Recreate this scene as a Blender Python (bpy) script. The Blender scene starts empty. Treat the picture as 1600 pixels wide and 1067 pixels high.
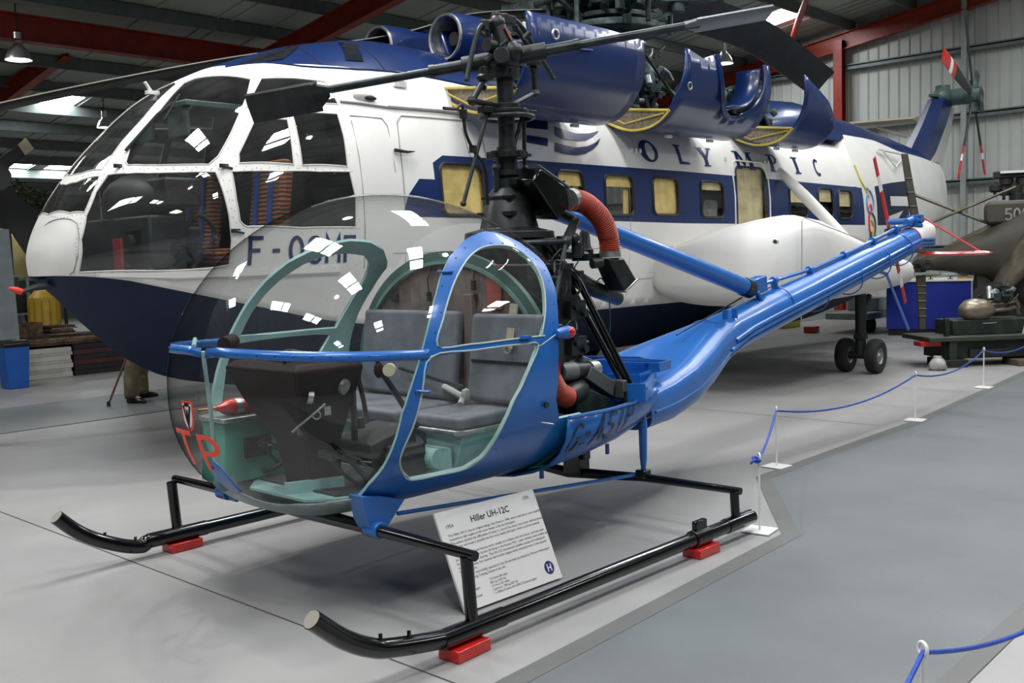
import bpy, bmesh, math, random
import numpy as np
from mathutils import Vector, Matrix
from mathutils.geometry import delaunay_2d_cdt
random.seed(7)
SC = bpy.context.scene
COL = SC.collection
PI = math.pi
# ------------------------------------------------------------------ camera solved from the skid track, rope stands and fuselage lines
# world: X runs along both aircraft towards their tails, Y away from the viewer, Z up; the eye stands at (0, 0, 1.56)
CF = 1600.0
CA = np.array([0.68122663, -0.02988430 * 0, 0.0])
RX = np.array([0.68122663, -0.08069216, 0.72761189])      # world X in camera (right, down, forward)
RY = np.array([-0.73146238, -0.03445234, 0.68101089])
RZ = np.array([-0.0298843, -0.99614347, -0.08249313])
EYE = np.array([0.0, 0.0, 1.56])
def _ray(x, y):
    r = np.array([x - 800.0, y - 533.5, CF]); return np.array([r @ RX, r @ RY, r @ RZ])
def pX(x, y, X): r = _ray(x, y); return Vector(r * (X / r[0]) + EYE)
def pY(x, y, Y): r = _ray(x, y); return Vector(r * (Y / r[1]) + EYE)
def pZ(x, y, Z): r = _ray(x, y); return Vector(r * ((Z - EYE[2]) / r[2]) + EYE)

# ------------------------------------------------------------------ materials
def _m(name):
    m = bpy.data.materials.new(name); m.use_nodes = True
    return m, m.node_tree, m.node_tree.nodes['Principled BSDF']
def paint(name, col, rough=.45, metal=0., var=.06, scale=6., coat=0., spec=.5, bump=0., col2=None, emit=None, es=0.):
    """plain coloured material with a little soft variation and optional bump"""
    m, t, b = _m(name)
    b.inputs['Roughness'].default_value = rough; b.inputs['Metallic'].default_value = metal
    b.inputs['Coat Weight'].default_value = coat; b.inputs['Coat Roughness'].default_value = .08
    b.inputs['Specular IOR Level'].default_value = spec
    tc = t.nodes.new('ShaderNodeTexCoord')
    no = t.nodes.new('ShaderNodeTexNoise'); no.inputs['Scale'].default_value = scale; no.inputs['Detail'].default_value = 5
    t.links.new(tc.outputs['Object'], no.inputs['Vector'])
    mx = t.nodes.new('ShaderNodeMix'); mx.data_type = 'RGBA'
    c2 = col2 or tuple(max(0, c * (1 - 2.2 * var)) for c in col)
    c1 = tuple(min(1, c * (1 + var)) for c in col)
    mr = t.nodes.new('ShaderNodeMapRange'); mr.inputs[1].default_value = .35; mr.inputs[2].default_value = .68
    t.links.new(no.outputs['Fac'], mr.inputs[0]); t.links.new(mr.outputs[0], mx.inputs['Factor'])
    mx.inputs['A'].default_value = (*c1, 1); mx.inputs['B'].default_value = (*c2, 1)
    t.links.new(mx.outputs['Result'], b.inputs['Base Color'])
    if bump:
        bp = t.nodes.new('ShaderNodeBump'); bp.inputs['Strength'].default_value = bump; bp.inputs['Distance'].default_value = .01
        t.links.new(no.outputs['Fac'], bp.inputs['Height']); t.links.new(bp.outputs['Normal'], b.inputs['Normal'])
    if emit:
        b.inputs['Emission Color'].default_value = (*emit, 1); b.inputs['Emission Strength'].default_value = es
    return m
def glass(name, tint=(1, 1, 1), refl=1.0, haze=0.0, rough=.02, dirt=None):
    """thin sheet of clear plastic: tinted see-through with a mirror-like film and a little haze"""
    m, t, b = _m(name)
    t.nodes.remove(b)
    out = t.nodes['Material Output']
    tr = t.nodes.new('ShaderNodeBsdfTransparent'); tr.inputs[0].default_value = (*tint, 1)
    gl = t.nodes.new('ShaderNodeBsdfGlossy'); gl.inputs['Roughness'].default_value = rough
    fr = t.nodes.new('ShaderNodeLayerWeight'); fr.inputs[0].default_value = .5
    pw = t.nodes.new('ShaderNodeMath'); pw.operation = 'POWER'; pw.inputs[1].default_value = 4.5; t.links.new(fr.outputs['Facing'], pw.inputs[0])
    mu = t.nodes.new('ShaderNodeMath'); mu.operation = 'MULTIPLY_ADD'; mu.inputs[1].default_value = .75; mu.inputs[2].default_value = .065 * refl; mu.use_clamp = True
    t.links.new(pw.outputs[0], mu.inputs[0])
    a = t.nodes.new('ShaderNodeMixShader'); t.links.new(mu.outputs[0], a.inputs[0])
    t.links.new(tr.outputs[0], a.inputs[1]); t.links.new(gl.outputs[0], a.inputs[2])
    last = a
    if haze:
        df = t.nodes.new('ShaderNodeBsdfDiffuse'); df.inputs[0].default_value = (.75, .76, .74, 1)
        no = t.nodes.new('ShaderNodeTexNoise'); no.inputs['Scale'].default_value = 4; no.inputs['Detail'].default_value = 8
        tc = t.nodes.new('ShaderNodeTexCoord'); t.links.new(tc.outputs['Object'], no.inputs['Vector'])
        mr = t.nodes.new('ShaderNodeMapRange'); mr.inputs[1].default_value = .3; mr.inputs[2].default_value = .75
        mr.inputs[3].default_value = haze * .4; mr.inputs[4].default_value = haze * 1.6
        t.links.new(no.outputs['Fac'], mr.inputs[0])
        a2 = t.nodes.new('ShaderNodeMixShader'); t.links.new(mr.outputs[0], a2.inputs[0])
        t.links.new(a.outputs[0], a2.inputs[1]); t.links.new(df.outputs[0], a2.inputs[2]); last = a2
    t.links.new(last.outputs[0], out.inputs[0])
    return m
def lamp_mat(name, col, s):
    m, t, b = _m(name); t.nodes.remove(b)
    e = t.nodes.new('ShaderNodeEmission'); e.inputs[0].default_value = (*col, 1); e.inputs[1].default_value = s
    t.links.new(e.outputs[0], t.nodes['Material Output'].inputs[0]); return m

# ------------------------------------------------------------------ mesh builder
def V(*a): return Vector(a)
def frame(d):
    d = Vector(d).normalized(); u = Vector((0, 0, 1)) if abs(d.z) < .95 else Vector((1, 0, 0))
    a = d.cross(u).normalized(); return a, a.cross(d).normalized() * -1 if False else d.cross(a).normalized() * -1
class MB:
    def __init__(s): s.v = []; s.f = []; s.m = []
    def add(s, vs, fs, m=0):
        o = len(s.v); s.v += [tuple(p) for p in vs]; s.f += [tuple(o + i for i in f) for f in fs]; s.m += [m] * len(fs); return s
    def box(s, c, d, m=0, rz=0, R=None):
        c = Vector(c); h = [x / 2 for x in d]; R = R or Matrix.Rotation(rz, 3, 'Z')
        vs = [c + R @ Vector((i * h[0], j * h[1], k * h[2])) for i in (-1, 1) for j in (-1, 1) for k in (-1, 1)]
        return s.add(vs, [(0, 1, 3, 2), (4, 6, 7, 5), (0, 4, 5, 1), (2, 3, 7, 6), (0, 2, 6, 4), (1, 5, 7, 3)], m)
    def bar(s, a, b, w, h, up=(0, 0, 1), m=0, w2=None, h2=None):
        a = Vector(a); b = Vector(b); d = (b - a).normalized(); x = d.cross(Vector(up)).normalized(); y = x.cross(d).normalized()
        w2 = w if w2 is None else w2; h2 = h if h2 is None else h2; vs = []
        for p, ww, hh in ((a, w, h), (b, w2, h2)):
            vs += [p + x * i * ww / 2 + y * j * hh / 2 for i, j in ((-1, -1), (1, -1), (1, 1), (-1, 1))]
        return s.add(vs, [(3, 2, 1, 0), (4, 5, 6, 7), (0, 1, 5, 4), (1, 2, 6, 5), (2, 3, 7, 6), (3, 0, 4, 7)], m)
    def tube(s, pts, r, n=12, caps=True, closed=False, m=0, sc=(1, 1), up0=None):
        pts = [Vector(p) for p in pts]; N = len(pts)
        rs = r if isinstance(r, (list, tuple)) else [r] * N
        T = []
        for i in range(N):
            if closed: d = pts[(i + 1) % N] - pts[i - 1]
            else: d = pts[min(i + 1, N - 1)] - pts[max(i - 1, 0)]
            T.append(d.normalized())
        u = Vector(up0) if up0 else (Vector((0, 0, 1)) if abs(T[0].z) < .9 else Vector((1, 0, 0)))
        u = (u - T[0] * u.dot(T[0])).normalized(); vs = []
        for i in range(N):
            u = (u - T[i] * u.dot(T[i])).normalized(); w = T[i].cross(u)
            for k in range(n):
                a = 2 * PI * k / n; vs.append(pts[i] + (u * math.cos(a) * sc[0] + w * math.sin(a) * sc[1]) * rs[i])
        fs = []
        for i in range(N if closed else N - 1):
            j = (i + 1) % N
            for k in range(n):
                l = (k + 1) % n; fs.append((i * n + k, j * n + k, j * n + l, i * n + l)[::-1])
        if caps and not closed: fs += [tuple(range(n)), tuple((N - 1) * n + k for k in range(n))[::-1]]
        return s.add(vs, fs, m)
    def lathe(s, prof, o, ax, n=24, m=0, a0=0, a1=2 * PI, up=None):
        """prof: list of (radius, distance along axis)"""
        o = Vector(o); ax = Vector(ax).normalized()
        u = Vector(up) if up else (Vector((0, 0, 1)) if abs(ax.z) < .9 else Vector((1, 0, 0)))
        u = (u - ax * u.dot(ax)).normalized(); w = ax.cross(u); full = abs(a1 - a0 - 2 * PI) < 1e-6
        k_ = n if full else n + 1; vs = []
        for r, t in prof:
            for k in range(k_):
                a = a0 + (a1 - a0) * k / n; vs.append(o + ax * t + (u * math.cos(a) + w * math.sin(a)) * r)
        fs = []
        for i in range(len(prof) - 1):
            for k in range(n):
                l = (k + 1) % k_; fs.append((i * k_ + k, i * k_ + l, (i + 1) * k_ + l, (i + 1) * k_ + k))
        return s.add(vs, fs, m)
    def cyl(s, a, b, r, n=20, m=0, r2=None):
        a = Vector(a); b = Vector(b); L = (b - a).length; r2 = r if r2 is None else r2
        return s.lathe([(0, 0), (r, 0), (r2, L), (0, L)], a, b - a, n, m)
    def ball(s, c, r, n=16, m=0, sc=(1, 1, 1), R=None):
        c = Vector(c); vs = []; fs = []; R = R or Matrix.Identity(3); q = n // 2
        for i in range(q + 1):
            for k in range(n):
                a = PI * i / q; b = 2 * PI * k / n
                vs.append(c + R @ Vector((math.sin(a) * math.cos(b) * r * sc[0], math.sin(a) * math.sin(b) * r * sc[1], math.cos(a) * r * sc[2])))
        for i in range(q):
            for k in range(n):
                l = (k + 1) % n; fs.append((i * n + k, (i + 1) * n + k, (i + 1) * n + l, i * n + l))
        return s.add(vs, fs, m)
    def ring(s, c, ax, R, r, n=28, k=10, m=0):
        a, b = frame(ax); c = Vector(c)
        return s.tube([c + (a * math.cos(t) + b * math.sin(t)) * R for t in [2 * PI * i / n for i in range(n)]], r, k, closed=True, m=m)
    def prism(s, poly, vec, m=0):
        n = len(poly); poly = [Vector(p) for p in poly]; vec = Vector(vec)
        vs = poly + [p + vec for p in poly]
        return s.add(vs, [tuple(range(n))[::-1], tuple(range(n, 2 * n))] + [(i, (i + 1) % n, n + (i + 1) % n, n + i) for i in range(n)], m)
    def loft(s, secs, caps=True, closed=True, m=0):
        n = len(secs[0]); vs = [p for q in secs for p in q]; fs = []
        for i in range(len(secs) - 1):
            for k in range(n if closed else n - 1):
                l = (k + 1) % n; fs.append((i * n + k, i * n + l, (i + 1) * n + l, (i + 1) * n + k))
        if caps and closed: fs += [tuple(range(n))[::-1], tuple((len(secs) - 1) * n + k for k in range(n))]
        return s.add(vs, fs, m)
    def build(s, name, mats, parent=None, smooth=35, bevel=0, solid=0, solid_mat=0, fixn=True, subsurf=0, normals=None):
        me = bpy.data.meshes.new(name)
        off = Vector((0, 0, 0)); p = parent
        while p is not None: off += p.location; p = p.parent
        me.from_pydata([(x - off.x, y - off.y, z - off.z) for x, y, z in s.v], [], s.f)
        mats = mats if isinstance(mats, (list, tuple)) else [mats]
        for mt in mats: me.materials.append(mt)
        me.polygons.foreach_set('material_index', s.m)
        if fixn:
            bm = bmesh.new(); bm.from_mesh(me); bmesh.ops.remove_doubles(bm, verts=bm.verts, dist=1e-5)
            bmesh.ops.recalc_face_normals(bm, faces=bm.faces); bm.to_mesh(me); bm.free()
        if smooth:
            me.polygons.foreach_set('use_smooth', [True] * len(me.polygons)); me.set_sharp_from_angle(angle=math.radians(smooth))
        me.update()
        if normals is not None: me.normals_split_custom_set_from_vertices(normals)
        o = bpy.data.objects.new(name, me); COL.objects.link(o); o.parent = parent
        if bevel:
            b = o.modifiers.new('bevel', 'BEVEL'); b.width = bevel; b.segments = 2; b.limit_method = 'ANGLE'; b.angle_limit = math.radians(40)
        if solid:
            b = o.modifiers.new('solid', 'SOLIDIFY'); b.thickness = solid; b.offset = -1; b.material_offset = solid_mat
        if subsurf:
            b = o.modifiers.new('sub', 'SUBSURF'); b.levels = b.render_levels = subsurf
        return o
def thing(name, label, cat, loc=(0, 0, 0), group=None):
    o = bpy.data.objects.new(name, None); COL.objects.link(o); o.location = loc; o.empty_display_size = .1
    return tag(o, label, cat, group)
def tag(o, label, cat, group=None, kind=None):
    o['label'] = label; o['category'] = cat
    if group: o['group'] = group
    if kind: o['kind'] = kind
    return o
def lab(o, label): o['label'] = label; return o
def struct(o): o['kind'] = 'structure'; return o
def dup(root, loc=None, rz=None, label=None, group=None):
    r = root.copy(); COL.objects.link(r)
    if loc is not None: r.location = loc
    if rz is not None: r.rotation_euler = (0, 0, rz)
    if label: r['label'] = label
    if group: r['group'] = group
    def kids(a, b):
        for ch in list(a.children):
            if ch is b: continue
            c = ch.copy(); COL.objects.link(c); c.parent = b; kids(ch, c)
    kids(root, r)
    return r
def bez(p0, p1, p2, p3, n=16):
    p0, p1, p2, p3 = map(Vector, (p0, p1, p2, p3))
    return [p0 * (1 - t) ** 3 + p1 * 3 * t * (1 - t) ** 2 + p2 * 3 * t * t * (1 - t) + p3 * t ** 3 for t in [i / n for i in range(n + 1)]]
def spline(P, n=8, closed=False):
    """smooth curve through the points"""
    P = [Vector(p) for p in P]; N = len(P); out = []
    for i in range(N if closed else N - 1):
        g = (lambda k: P[k % N]) if closed else (lambda k: P[min(max(k, 0), N - 1)])
        a, b, c, d = g(i - 1), g(i), g(i + 1), g(i + 2)
        for k in range(n):
            t = k / n; out.append(.5 * ((2 * b) + (c - a) * t + (2 * a - 5 * b + 4 * c - d) * t * t + (3 * b - a - 3 * c + d) * t ** 3))
    if not closed: out.append(P[-1])
    return out
def rrect(x0, x1, z0, z1, r, n=5):
    out = []
    for cx, cz, a in ((x1 - r, z1 - r, 0), (x0 + r, z1 - r, PI / 2), (x0 + r, z0 + r, PI), (x1 - r, z0 + r, 1.5 * PI)):
        out += [(cx + r * math.cos(a + PI / 2 * k / n), cz + r * math.sin(a + PI / 2 * k / n)) for k in range(n + 1)]
    return out
# ------------------------------------------------------------------ regions cut out of a curved skin
def inside(p, poly):
    x, y = p; c = False; j = len(poly) - 1
    for i in range(len(poly)):
        xi, yi = poly[i]; xj, yj = poly[j]
        if (yi > y) != (yj > y) and x < (xj - xi) * (y - yi) / (yj - yi) + xi: c = not c
        j = i
    return c
def densify(poly, du, dv):
    out = []
    for i in range(len(poly)):
        a = poly[i]; b = poly[(i + 1) % len(poly)]
        k = max(1, int(math.ceil(max(abs(a[0] - b[0]) / du, abs(a[1] - b[1]) / dv))))
        out += [(a[0] + (b[0] - a[0]) * t / k, a[1] + (b[1] - a[1]) * t / k) for t in range(k)]
    return out
def cut_skin(dom, regions, du, dv, us=None):
    """dom (u0,u1,v0,v1); regions [(key, polygon)], later ones win; returns verts2d, {key: [faces]}"""
    u0, u1, v0, v1 = dom; pts = []; edges = []
    polys = [[(u0, v0), (u1, v0), (u1, v1), (u0, v1)]] + [p for _, p in regions]
    polys = [densify([(min(max(a, u0), u1), min(max(b, v0), v1)) for a, b in p], du, dv) for p in polys]
    for p in polys:
        o = len(pts); pts += p; edges += [(o + i, o + (i + 1) % len(p)) for i in range(len(p))]
    us = us if us is not None else np.linspace(u0, u1, int((u1 - u0) / du) + 2)
    for a in us:
        for b in np.linspace(v0, v1, int((v1 - v0) / dv) + 2): pts.append((float(a), float(b)))
    r = delaunay_2d_cdt([Vector(p) for p in pts], edges, [], 0, 1e-6)
    vs = [(p.x, p.y) for p in r[0]]; out = {}
    keys = [k for k, _ in regions]
    for f in r[2]:
        c = (sum(vs[i][0] for i in f) / len(f), sum(vs[i][1] for i in f) / len(f)); key = 'skin'
        for k, p in zip(keys, polys[1:]):
            if inside(c, p): key = k
        out.setdefault(key, []).append(tuple(f))
    return vs, out
def grab(vs, faces, fn):
    """3D verts and faces for a list of faces in surface coordinates"""
    ids = sorted({i for f in faces for i in f}); mp = {a: b for b, a in enumerate(ids)}
    P = fn(np.array([vs[i][0] for i in ids]), np.array([vs[i][1] for i in ids]))
    return [tuple(map(float, p)) for p in P], [tuple(mp[i] for i in f) for f in faces]
def normals_of(fn, U, W, centre):
    e = 1e-4; P = fn(U, W); a = fn(U + e, W) - fn(U - e, W); c = fn(U, W + e) - fn(U, W - e); n = np.cross(a, c)
    L = np.linalg.norm(n, axis=-1, keepdims=True); d = P - centre(U, P); n = np.where(L > 1e-13, n / np.maximum(L, 1e-13), d / np.maximum(np.linalg.norm(d, axis=-1, keepdims=True), 1e-9))
    return P, n * np.where((n * d).sum(-1, keepdims=True) < 0, -1, 1)
def shell(vs, groups, fn, centre, ymid, t, eps=2e-3, lim=None):
    """outer skin (verts, faces, material ids, normals) and inner liner with rims, both halves"""
    faces = [(f, mi) for mi, g in enumerate(groups) for f in g]; ids = sorted({i for f, _ in faces for i in f}); mp = {a: b for b, a in enumerate(ids)}
    U = np.array([vs[i][0] for i in ids]); W = np.array([vs[i][1] for i in ids])
    if lim is not None: W2 = np.clip(W, lim[0] + eps, lim[1] - eps)
    else: W2 = W
    P = fn(U, W); _, N = normals_of(fn, np.clip(U, U.min() + 1e-3, U.max()), W2, centre)
    on = {}
    for f, _ in faces:
        for i in range(len(f)): k = (f[i], f[(i + 1) % len(f)]); on[tuple(sorted(k))] = on.get(tuple(sorted(k)), 0) + 1
    edge = [k for k, c in on.items() if c == 1 and not (lim is not None and all(abs(vs[i][1] - lim[0]) < 1e-5 or abs(vs[i][1] - lim[1]) < 1e-5 for i in k))]
    out = MB(); inn = MB(); nn = []
    for sg in (1, -1):
        A = P.copy(); M = N.copy(); B = P - N * t
        if sg < 0:
            for Q in (A, B): Q[:, 1] = 2 * ymid - Q[:, 1]
            M[:, 1] *= -1
        F = [(tuple(mp[i] for i in f), mi) for f, mi in faces]
        f0 = F[0][0]; g = np.cross(A[f0[1]] - A[f0[0]], A[f0[2]] - A[f0[0]]); flip = (g @ M[f0[0]]) < 0
        for q in (0,): pass
        o = len(out.v); out.v += [tuple(map(float, p)) for p in A]; nn += [tuple(map(float, p)) for p in M]
        for f, mi in F:
            f = f[::-1] if flip else f; out.f.append(tuple(o + i for i in f)); out.m.append(mi)
        o2 = len(inn.v); inn.v += [tuple(map(float, p)) for p in B] + [tuple(map(float, p)) for p in A]; n = len(ids)
        for f, mi in F: inn.f.append(tuple(o2 + i for i in (f if flip else f[::-1]))); inn.m.append(0)
        for a, c in edge: inn.f.append((o2 + mp[a], o2 + mp[c], o2 + n + mp[c], o2 + n + mp[a])); inn.m.append(0)
    return out, nn, inn
# ------------------------------------------------------------------ lettering
def strokes_mesh(lines, w):
    """2D polylines widened to w with mitred joints: (verts, faces)"""
    vs = []; fs = []
    for L in lines:
        L = [Vector((a, b)) for a, b in L]; n = len(L); o = len(vs); cl = (L[0] - L[-1]).length < 1e-6 and n > 3
        if cl: L = L[:-1]; n -= 1
        for i in range(n):
            a = L[i] - L[i - 1] if (i > 0 or cl) else L[1] - L[0]
            b = L[(i + 1) % n] - L[i] if (i < n - 1 or cl) else L[-1] - L[-2]
            a.normalize(); b.normalize(); na = Vector((-a.y, a.x)); nb = Vector((-b.y, b.x)); mv = (na + nb)
            mv = mv.normalized() if mv.length > .1 else na
            k = w / 2 / max(.35, mv.dot(na)); vs += [tuple(L[i] + mv * k), tuple(L[i] - mv * k)]
        for i in range(n if cl else n - 1):
            j = (i + 1) % n; fs.append((o + 2 * i, o + 2 * j, o + 2 * j + 1, o + 2 * i + 1))
    return vs, fs
def arc(cx, cy, rx, ry, a0, a1, n=10):
    return [(cx + rx * math.cos(math.radians(a0 + (a1 - a0) * i / n)), cy + ry * math.sin(math.radians(a0 + (a1 - a0) * i / n))) for i in range(n + 1)]
GL = {  # block letters in a 0..0.6 by 0..1 box
 'G': [arc(.3, .7, .25, .26, 20, 180, 8) + arc(.3, .3, .25, .26, 180, 360, 8) + [(.55, .46), (.32, .46)]],
 '-': [[(.12, .5), (.42, .5)]],
 'A': [[(.02, 0), (.3, .97), (.58, 0)], [(.12, .33), (.48, .33)]],
 'S': [arc(.3, .73, .24, .24, 10, 250, 9) + arc(.3, .27, .24, .24, 70, -170, 9)],
 'T': [[(.3, 0), (.3, .96)], [(0, .96), (.6, .96)]],
 'P': [[(.06, 0), (.06, .96), (.3, .96)] + arc(.3, .73, .25, .23, 85, -90, 8) + [(.06, .5)]],
 'F': [[(.06, 0), (.06, .96), (.56, .96)], [(.06, .52), (.45, .52)]],
 'O': [arc(.3, .5, .25, .46, 0, 360, 20)],
 'C': [arc(.3, .7, .25, .26, 20, 180, 8) + arc(.3, .3, .25, .26, 180, 340, 8)],
 'M': [[(.02, 0), (.02, .98), (.3, .4), (.58, .98), (.58, 0)]],
 '7': [[(.02, .95), (.55, .95), (.2, 0)]],
 '5': [[(.52, .96), (.12, .96), (.1, .56)] + arc(.28, .31, .25, .27, 110, -150, 9)],
 '0': [arc(.3, .5, .22, .46, 0, 360, 20)],
 'X': [[(.02, 0), (.58, .98)], [(.02, .98), (.58, 0)]],
}
def word(txt, h, w, adv=.78, slant=0., sx=1.):
    """returns 2D verts/faces for a stencil word, baseline at y=0"""
    vs = []; fs = []; x = 0
    for ch in txt:
        if ch in GL:
            v, f = strokes_mesh([[((a * sx + b * slant) * h + x, b * h) for a, b in L] for L in GL[ch]], w)
            o = len(vs); vs += v; fs += [tuple(o + i for i in q) for q in f]
        x += adv * sx * h
    return vs, fs
def font_mesh(txt, size, align='LEFT', bold=0.):
    cu = bpy.data.curves.new('lettering', 'FONT'); cu.body = txt; cu.size = size; cu.align_x = align; cu.offset = bold; cu.resolution_u = 3
    ob = bpy.data.objects.new('lettering', cu); COL.objects.link(ob)
    me = bpy.data.meshes.new_from_object(ob.evaluated_get(bpy.context.evaluated_depsgraph_get()))
    vs = [(v.co.x, v.co.y) for v in me.vertices]; fs = [tuple(p.vertices) for p in me.polygons]
    bpy.data.objects.remove(ob); bpy.data.curves.remove(cu); bpy.data.meshes.remove(me)
    return vs, fs
EXPO = 0.0; WORLD_S = .02; SKY_S = 31; ADDED_LAMP_P = 450
# ------------------------------------------------------------------ camera
cam = bpy.data.objects.new('camera', bpy.data.cameras.new('camera')); COL.objects.link(cam)
right = Vector((RX[0], RY[0], RZ[0])); down = Vector((RX[1], RY[1], RZ[1])); fwd = Vector((RX[2], RY[2], RZ[2]))
M3 = Matrix((right, -down, -fwd)).transposed()
cam.matrix_world = Matrix.Translation(EYE) @ M3.to_4x4()
cam.data.sensor_width = 36; cam.data.lens = 36.0; cam.data.clip_end = 200; cam.data.clip_start = .05
SC.camera = cam
SC.view_settings.view_transform = 'Standard'; SC.view_settings.look = 'None'; SC.view_settings.gamma = 1
SC.view_settings.exposure = EXPO
SC.cycles.use_denoising = True; SC.cycles.max_bounces = 8; SC.cycles.transparent_max_bounces = 24
SC.cycles.glossy_bounces = 4; SC.cycles.diffuse_bounces = 3; SC.cycles.caustics_reflective = False; SC.cycles.caustics_refractive = False
SC.cycles.sample_clamp_indirect = 4
w = bpy.data.worlds.new('hangar_air'); SC.world = w; w.use_nodes = True
w.node_tree.nodes['Background'].inputs[0].default_value = (.80, .90, 1, 1); w.node_tree.nodes['Background'].inputs[1].default_value = WORLD_S
HY = 4.02
# ------------------------------------------------------------------ the two curved skins
CABIN=(2.296,0.909,3.356,2.041,0.594,2.82,2.243,0.821,3.355,2.614,2.086,2.421,0.987,0.419)
def cabin(u,v):
    """u 0..1 nose to firewall, v -pi/2 (keel) .. pi/2 (crown), near side"""
    x0,Ht,x1t,pt,Hb,x1b,pb,W,x1w,pw,nt,nb,zm,dr=CABIN
    u=np.asarray(u,float);v=np.asarray(v,float)
    x=x0+(3.95-x0)*u*u
    def g(x1,p):
        t=np.clip((x1-x)/(x1-x0),0,1); return (1-t**p)**(1/p)
    ht=Ht*g(x1t,pt)-dr*np.clip(x-x1t,0,9)**2; hb=Hb*g(x1b,pb); w=W*g(x1w,pw)
    c=np.cos(v);s=np.sin(v);n=np.where(s>0,nt,nb)
    y=HY-w*np.abs(c)**(2/n)
    z=zm+np.where(s>0,ht,hb)*np.sign(s)*np.abs(s)**(2/n)
    return np.stack(np.broadcast_arrays(x,y,z),-1)
FY=7.7
FST=np.array([
#x    zk   zc   wc   W    zs   zt   n
[3.140,1.512,1.52,.001,.001,1.56,1.565,2.0],
[3.143,1.495,1.52,.08,.09,1.605,1.69,2.0],
[3.150,1.48,1.52,.15,.165,1.61,1.725,2.0],
[3.165,1.46,1.52,.22,.24,1.62,1.77,2.0],
[3.19,1.43,1.52,.28,.31,1.635,1.83,2.0],
[3.24,1.38,1.52,.36,.39,1.66,1.95,2.0],
[3.46,1.14,1.50,.58,.62,1.74,2.27,2.0],
[3.74,.88,1.43,.76,.84,1.80,2.58,2.0],
[4.1, .68, 1.34,.88,1.0,1.84,2.90,2.1],
[4.5, .58, 1.24,.96,1.08,1.88,3.13,2.2],
[5.0, .50, 1.12,1.01,1.13,1.9,3.33,2.3],
[5.5, .45, 1.05,1.04,1.15,1.9,3.48,2.3],
[6.3, .42, 1.0,1.05,1.15,1.9,3.60,2.2],
[7.2, .40, 1.0,1.05,1.15,1.9,3.56,2.2],
[7.25,.40, 1.0,1.05,1.15,1.9,3.20,3.0],
[10., .40, 1.0,1.05,1.15,1.9,3.20,3.0],
[14.5,.42, 1.0,1.03,1.13,1.9,3.20,3.0],
[14.6,.42, 1.0,1.03,1.13,1.9,3.66,2.2],
[16., .55, 1.05,.92,1.0,1.95,3.62,2.1],
[17.5,.85, 1.25,.68,.78,2.05,3.5,2.0],
[19., 1.35,1.6,.42,.52,2.2,3.36,2.0],
[20.3,1.9,2.0,.2,.3,2.4,3.2,2.0]])
def _slopes():
    X=FST[:,0];V=FST[:,1:];h=np.diff(X)[:,None];d=np.diff(V,axis=0)/h
    m=np.zeros_like(V);m[0]=d[0];m[-1]=d[-1]
    for i in range(1,len(X)-1):
        a=d[i-1];b=d[i];w1=2*h[i]+h[i-1];w2=h[i]+2*h[i-1]
        with np.errstate(divide='ignore',invalid='ignore'):
            m[i]=np.where(a*b>0,(w1+w2)/(w1/a+w2/b),0)
    return m
FSM=_slopes()
def fstat(x):
    X=FST[:,0];i=np.clip(np.searchsorted(X,x,side='right')-1,0,len(X)-2)
    h=(X[i+1]-X[i]);t=np.clip((x-X[i])/h,0,1)[...,None];h=h[...,None]
    a=FST[i,1:];b=FST[i+1,1:];ma=FSM[i];mb=FSM[i+1]
    return (2*t**3-3*t**2+1)*a+(t**3-2*t**2+t)*h*ma+(-2*t**3+3*t**2)*b+(t**3-t**2)*h*mb
def frelon(u,v):
    """u = x along the body, v 0 keel, 1 chine, 2 widest, 4 crown; near side"""
    u=np.asarray(u,float);v=np.asarray(v,float);u,v=np.broadcast_arrays(u,v)
    s=fstat(u);zk,zc,wc,W,zs,zt,n=[s[...,k] for k in range(7)]
    a=np.clip(v,0,1);b=np.clip(v-1,0,1);c=np.clip((v-2)/2,0,1)*np.pi/2
    wA=wc*a;zA=zk+(zc-zk)*(.75*a+.25*a**2)
    wB=wc+(W-wc)*np.sin(b*np.pi/2);zB=zc+(zs-zc)*b
    wC=W*np.abs(np.cos(c))**(2/n);zC=zs+(zt-zs)*np.abs(np.sin(c))**(2/n)
    w=np.where(v<=1,wA,np.where(v<=2,wB,wC));z=np.where(v<=1,zA,np.where(v<=2,zB,zC))
    return np.stack([u,FY-w,z],-1)
NOSE_POS = ((.20, .742), (-.015, .735), (.11, .903))
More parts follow.
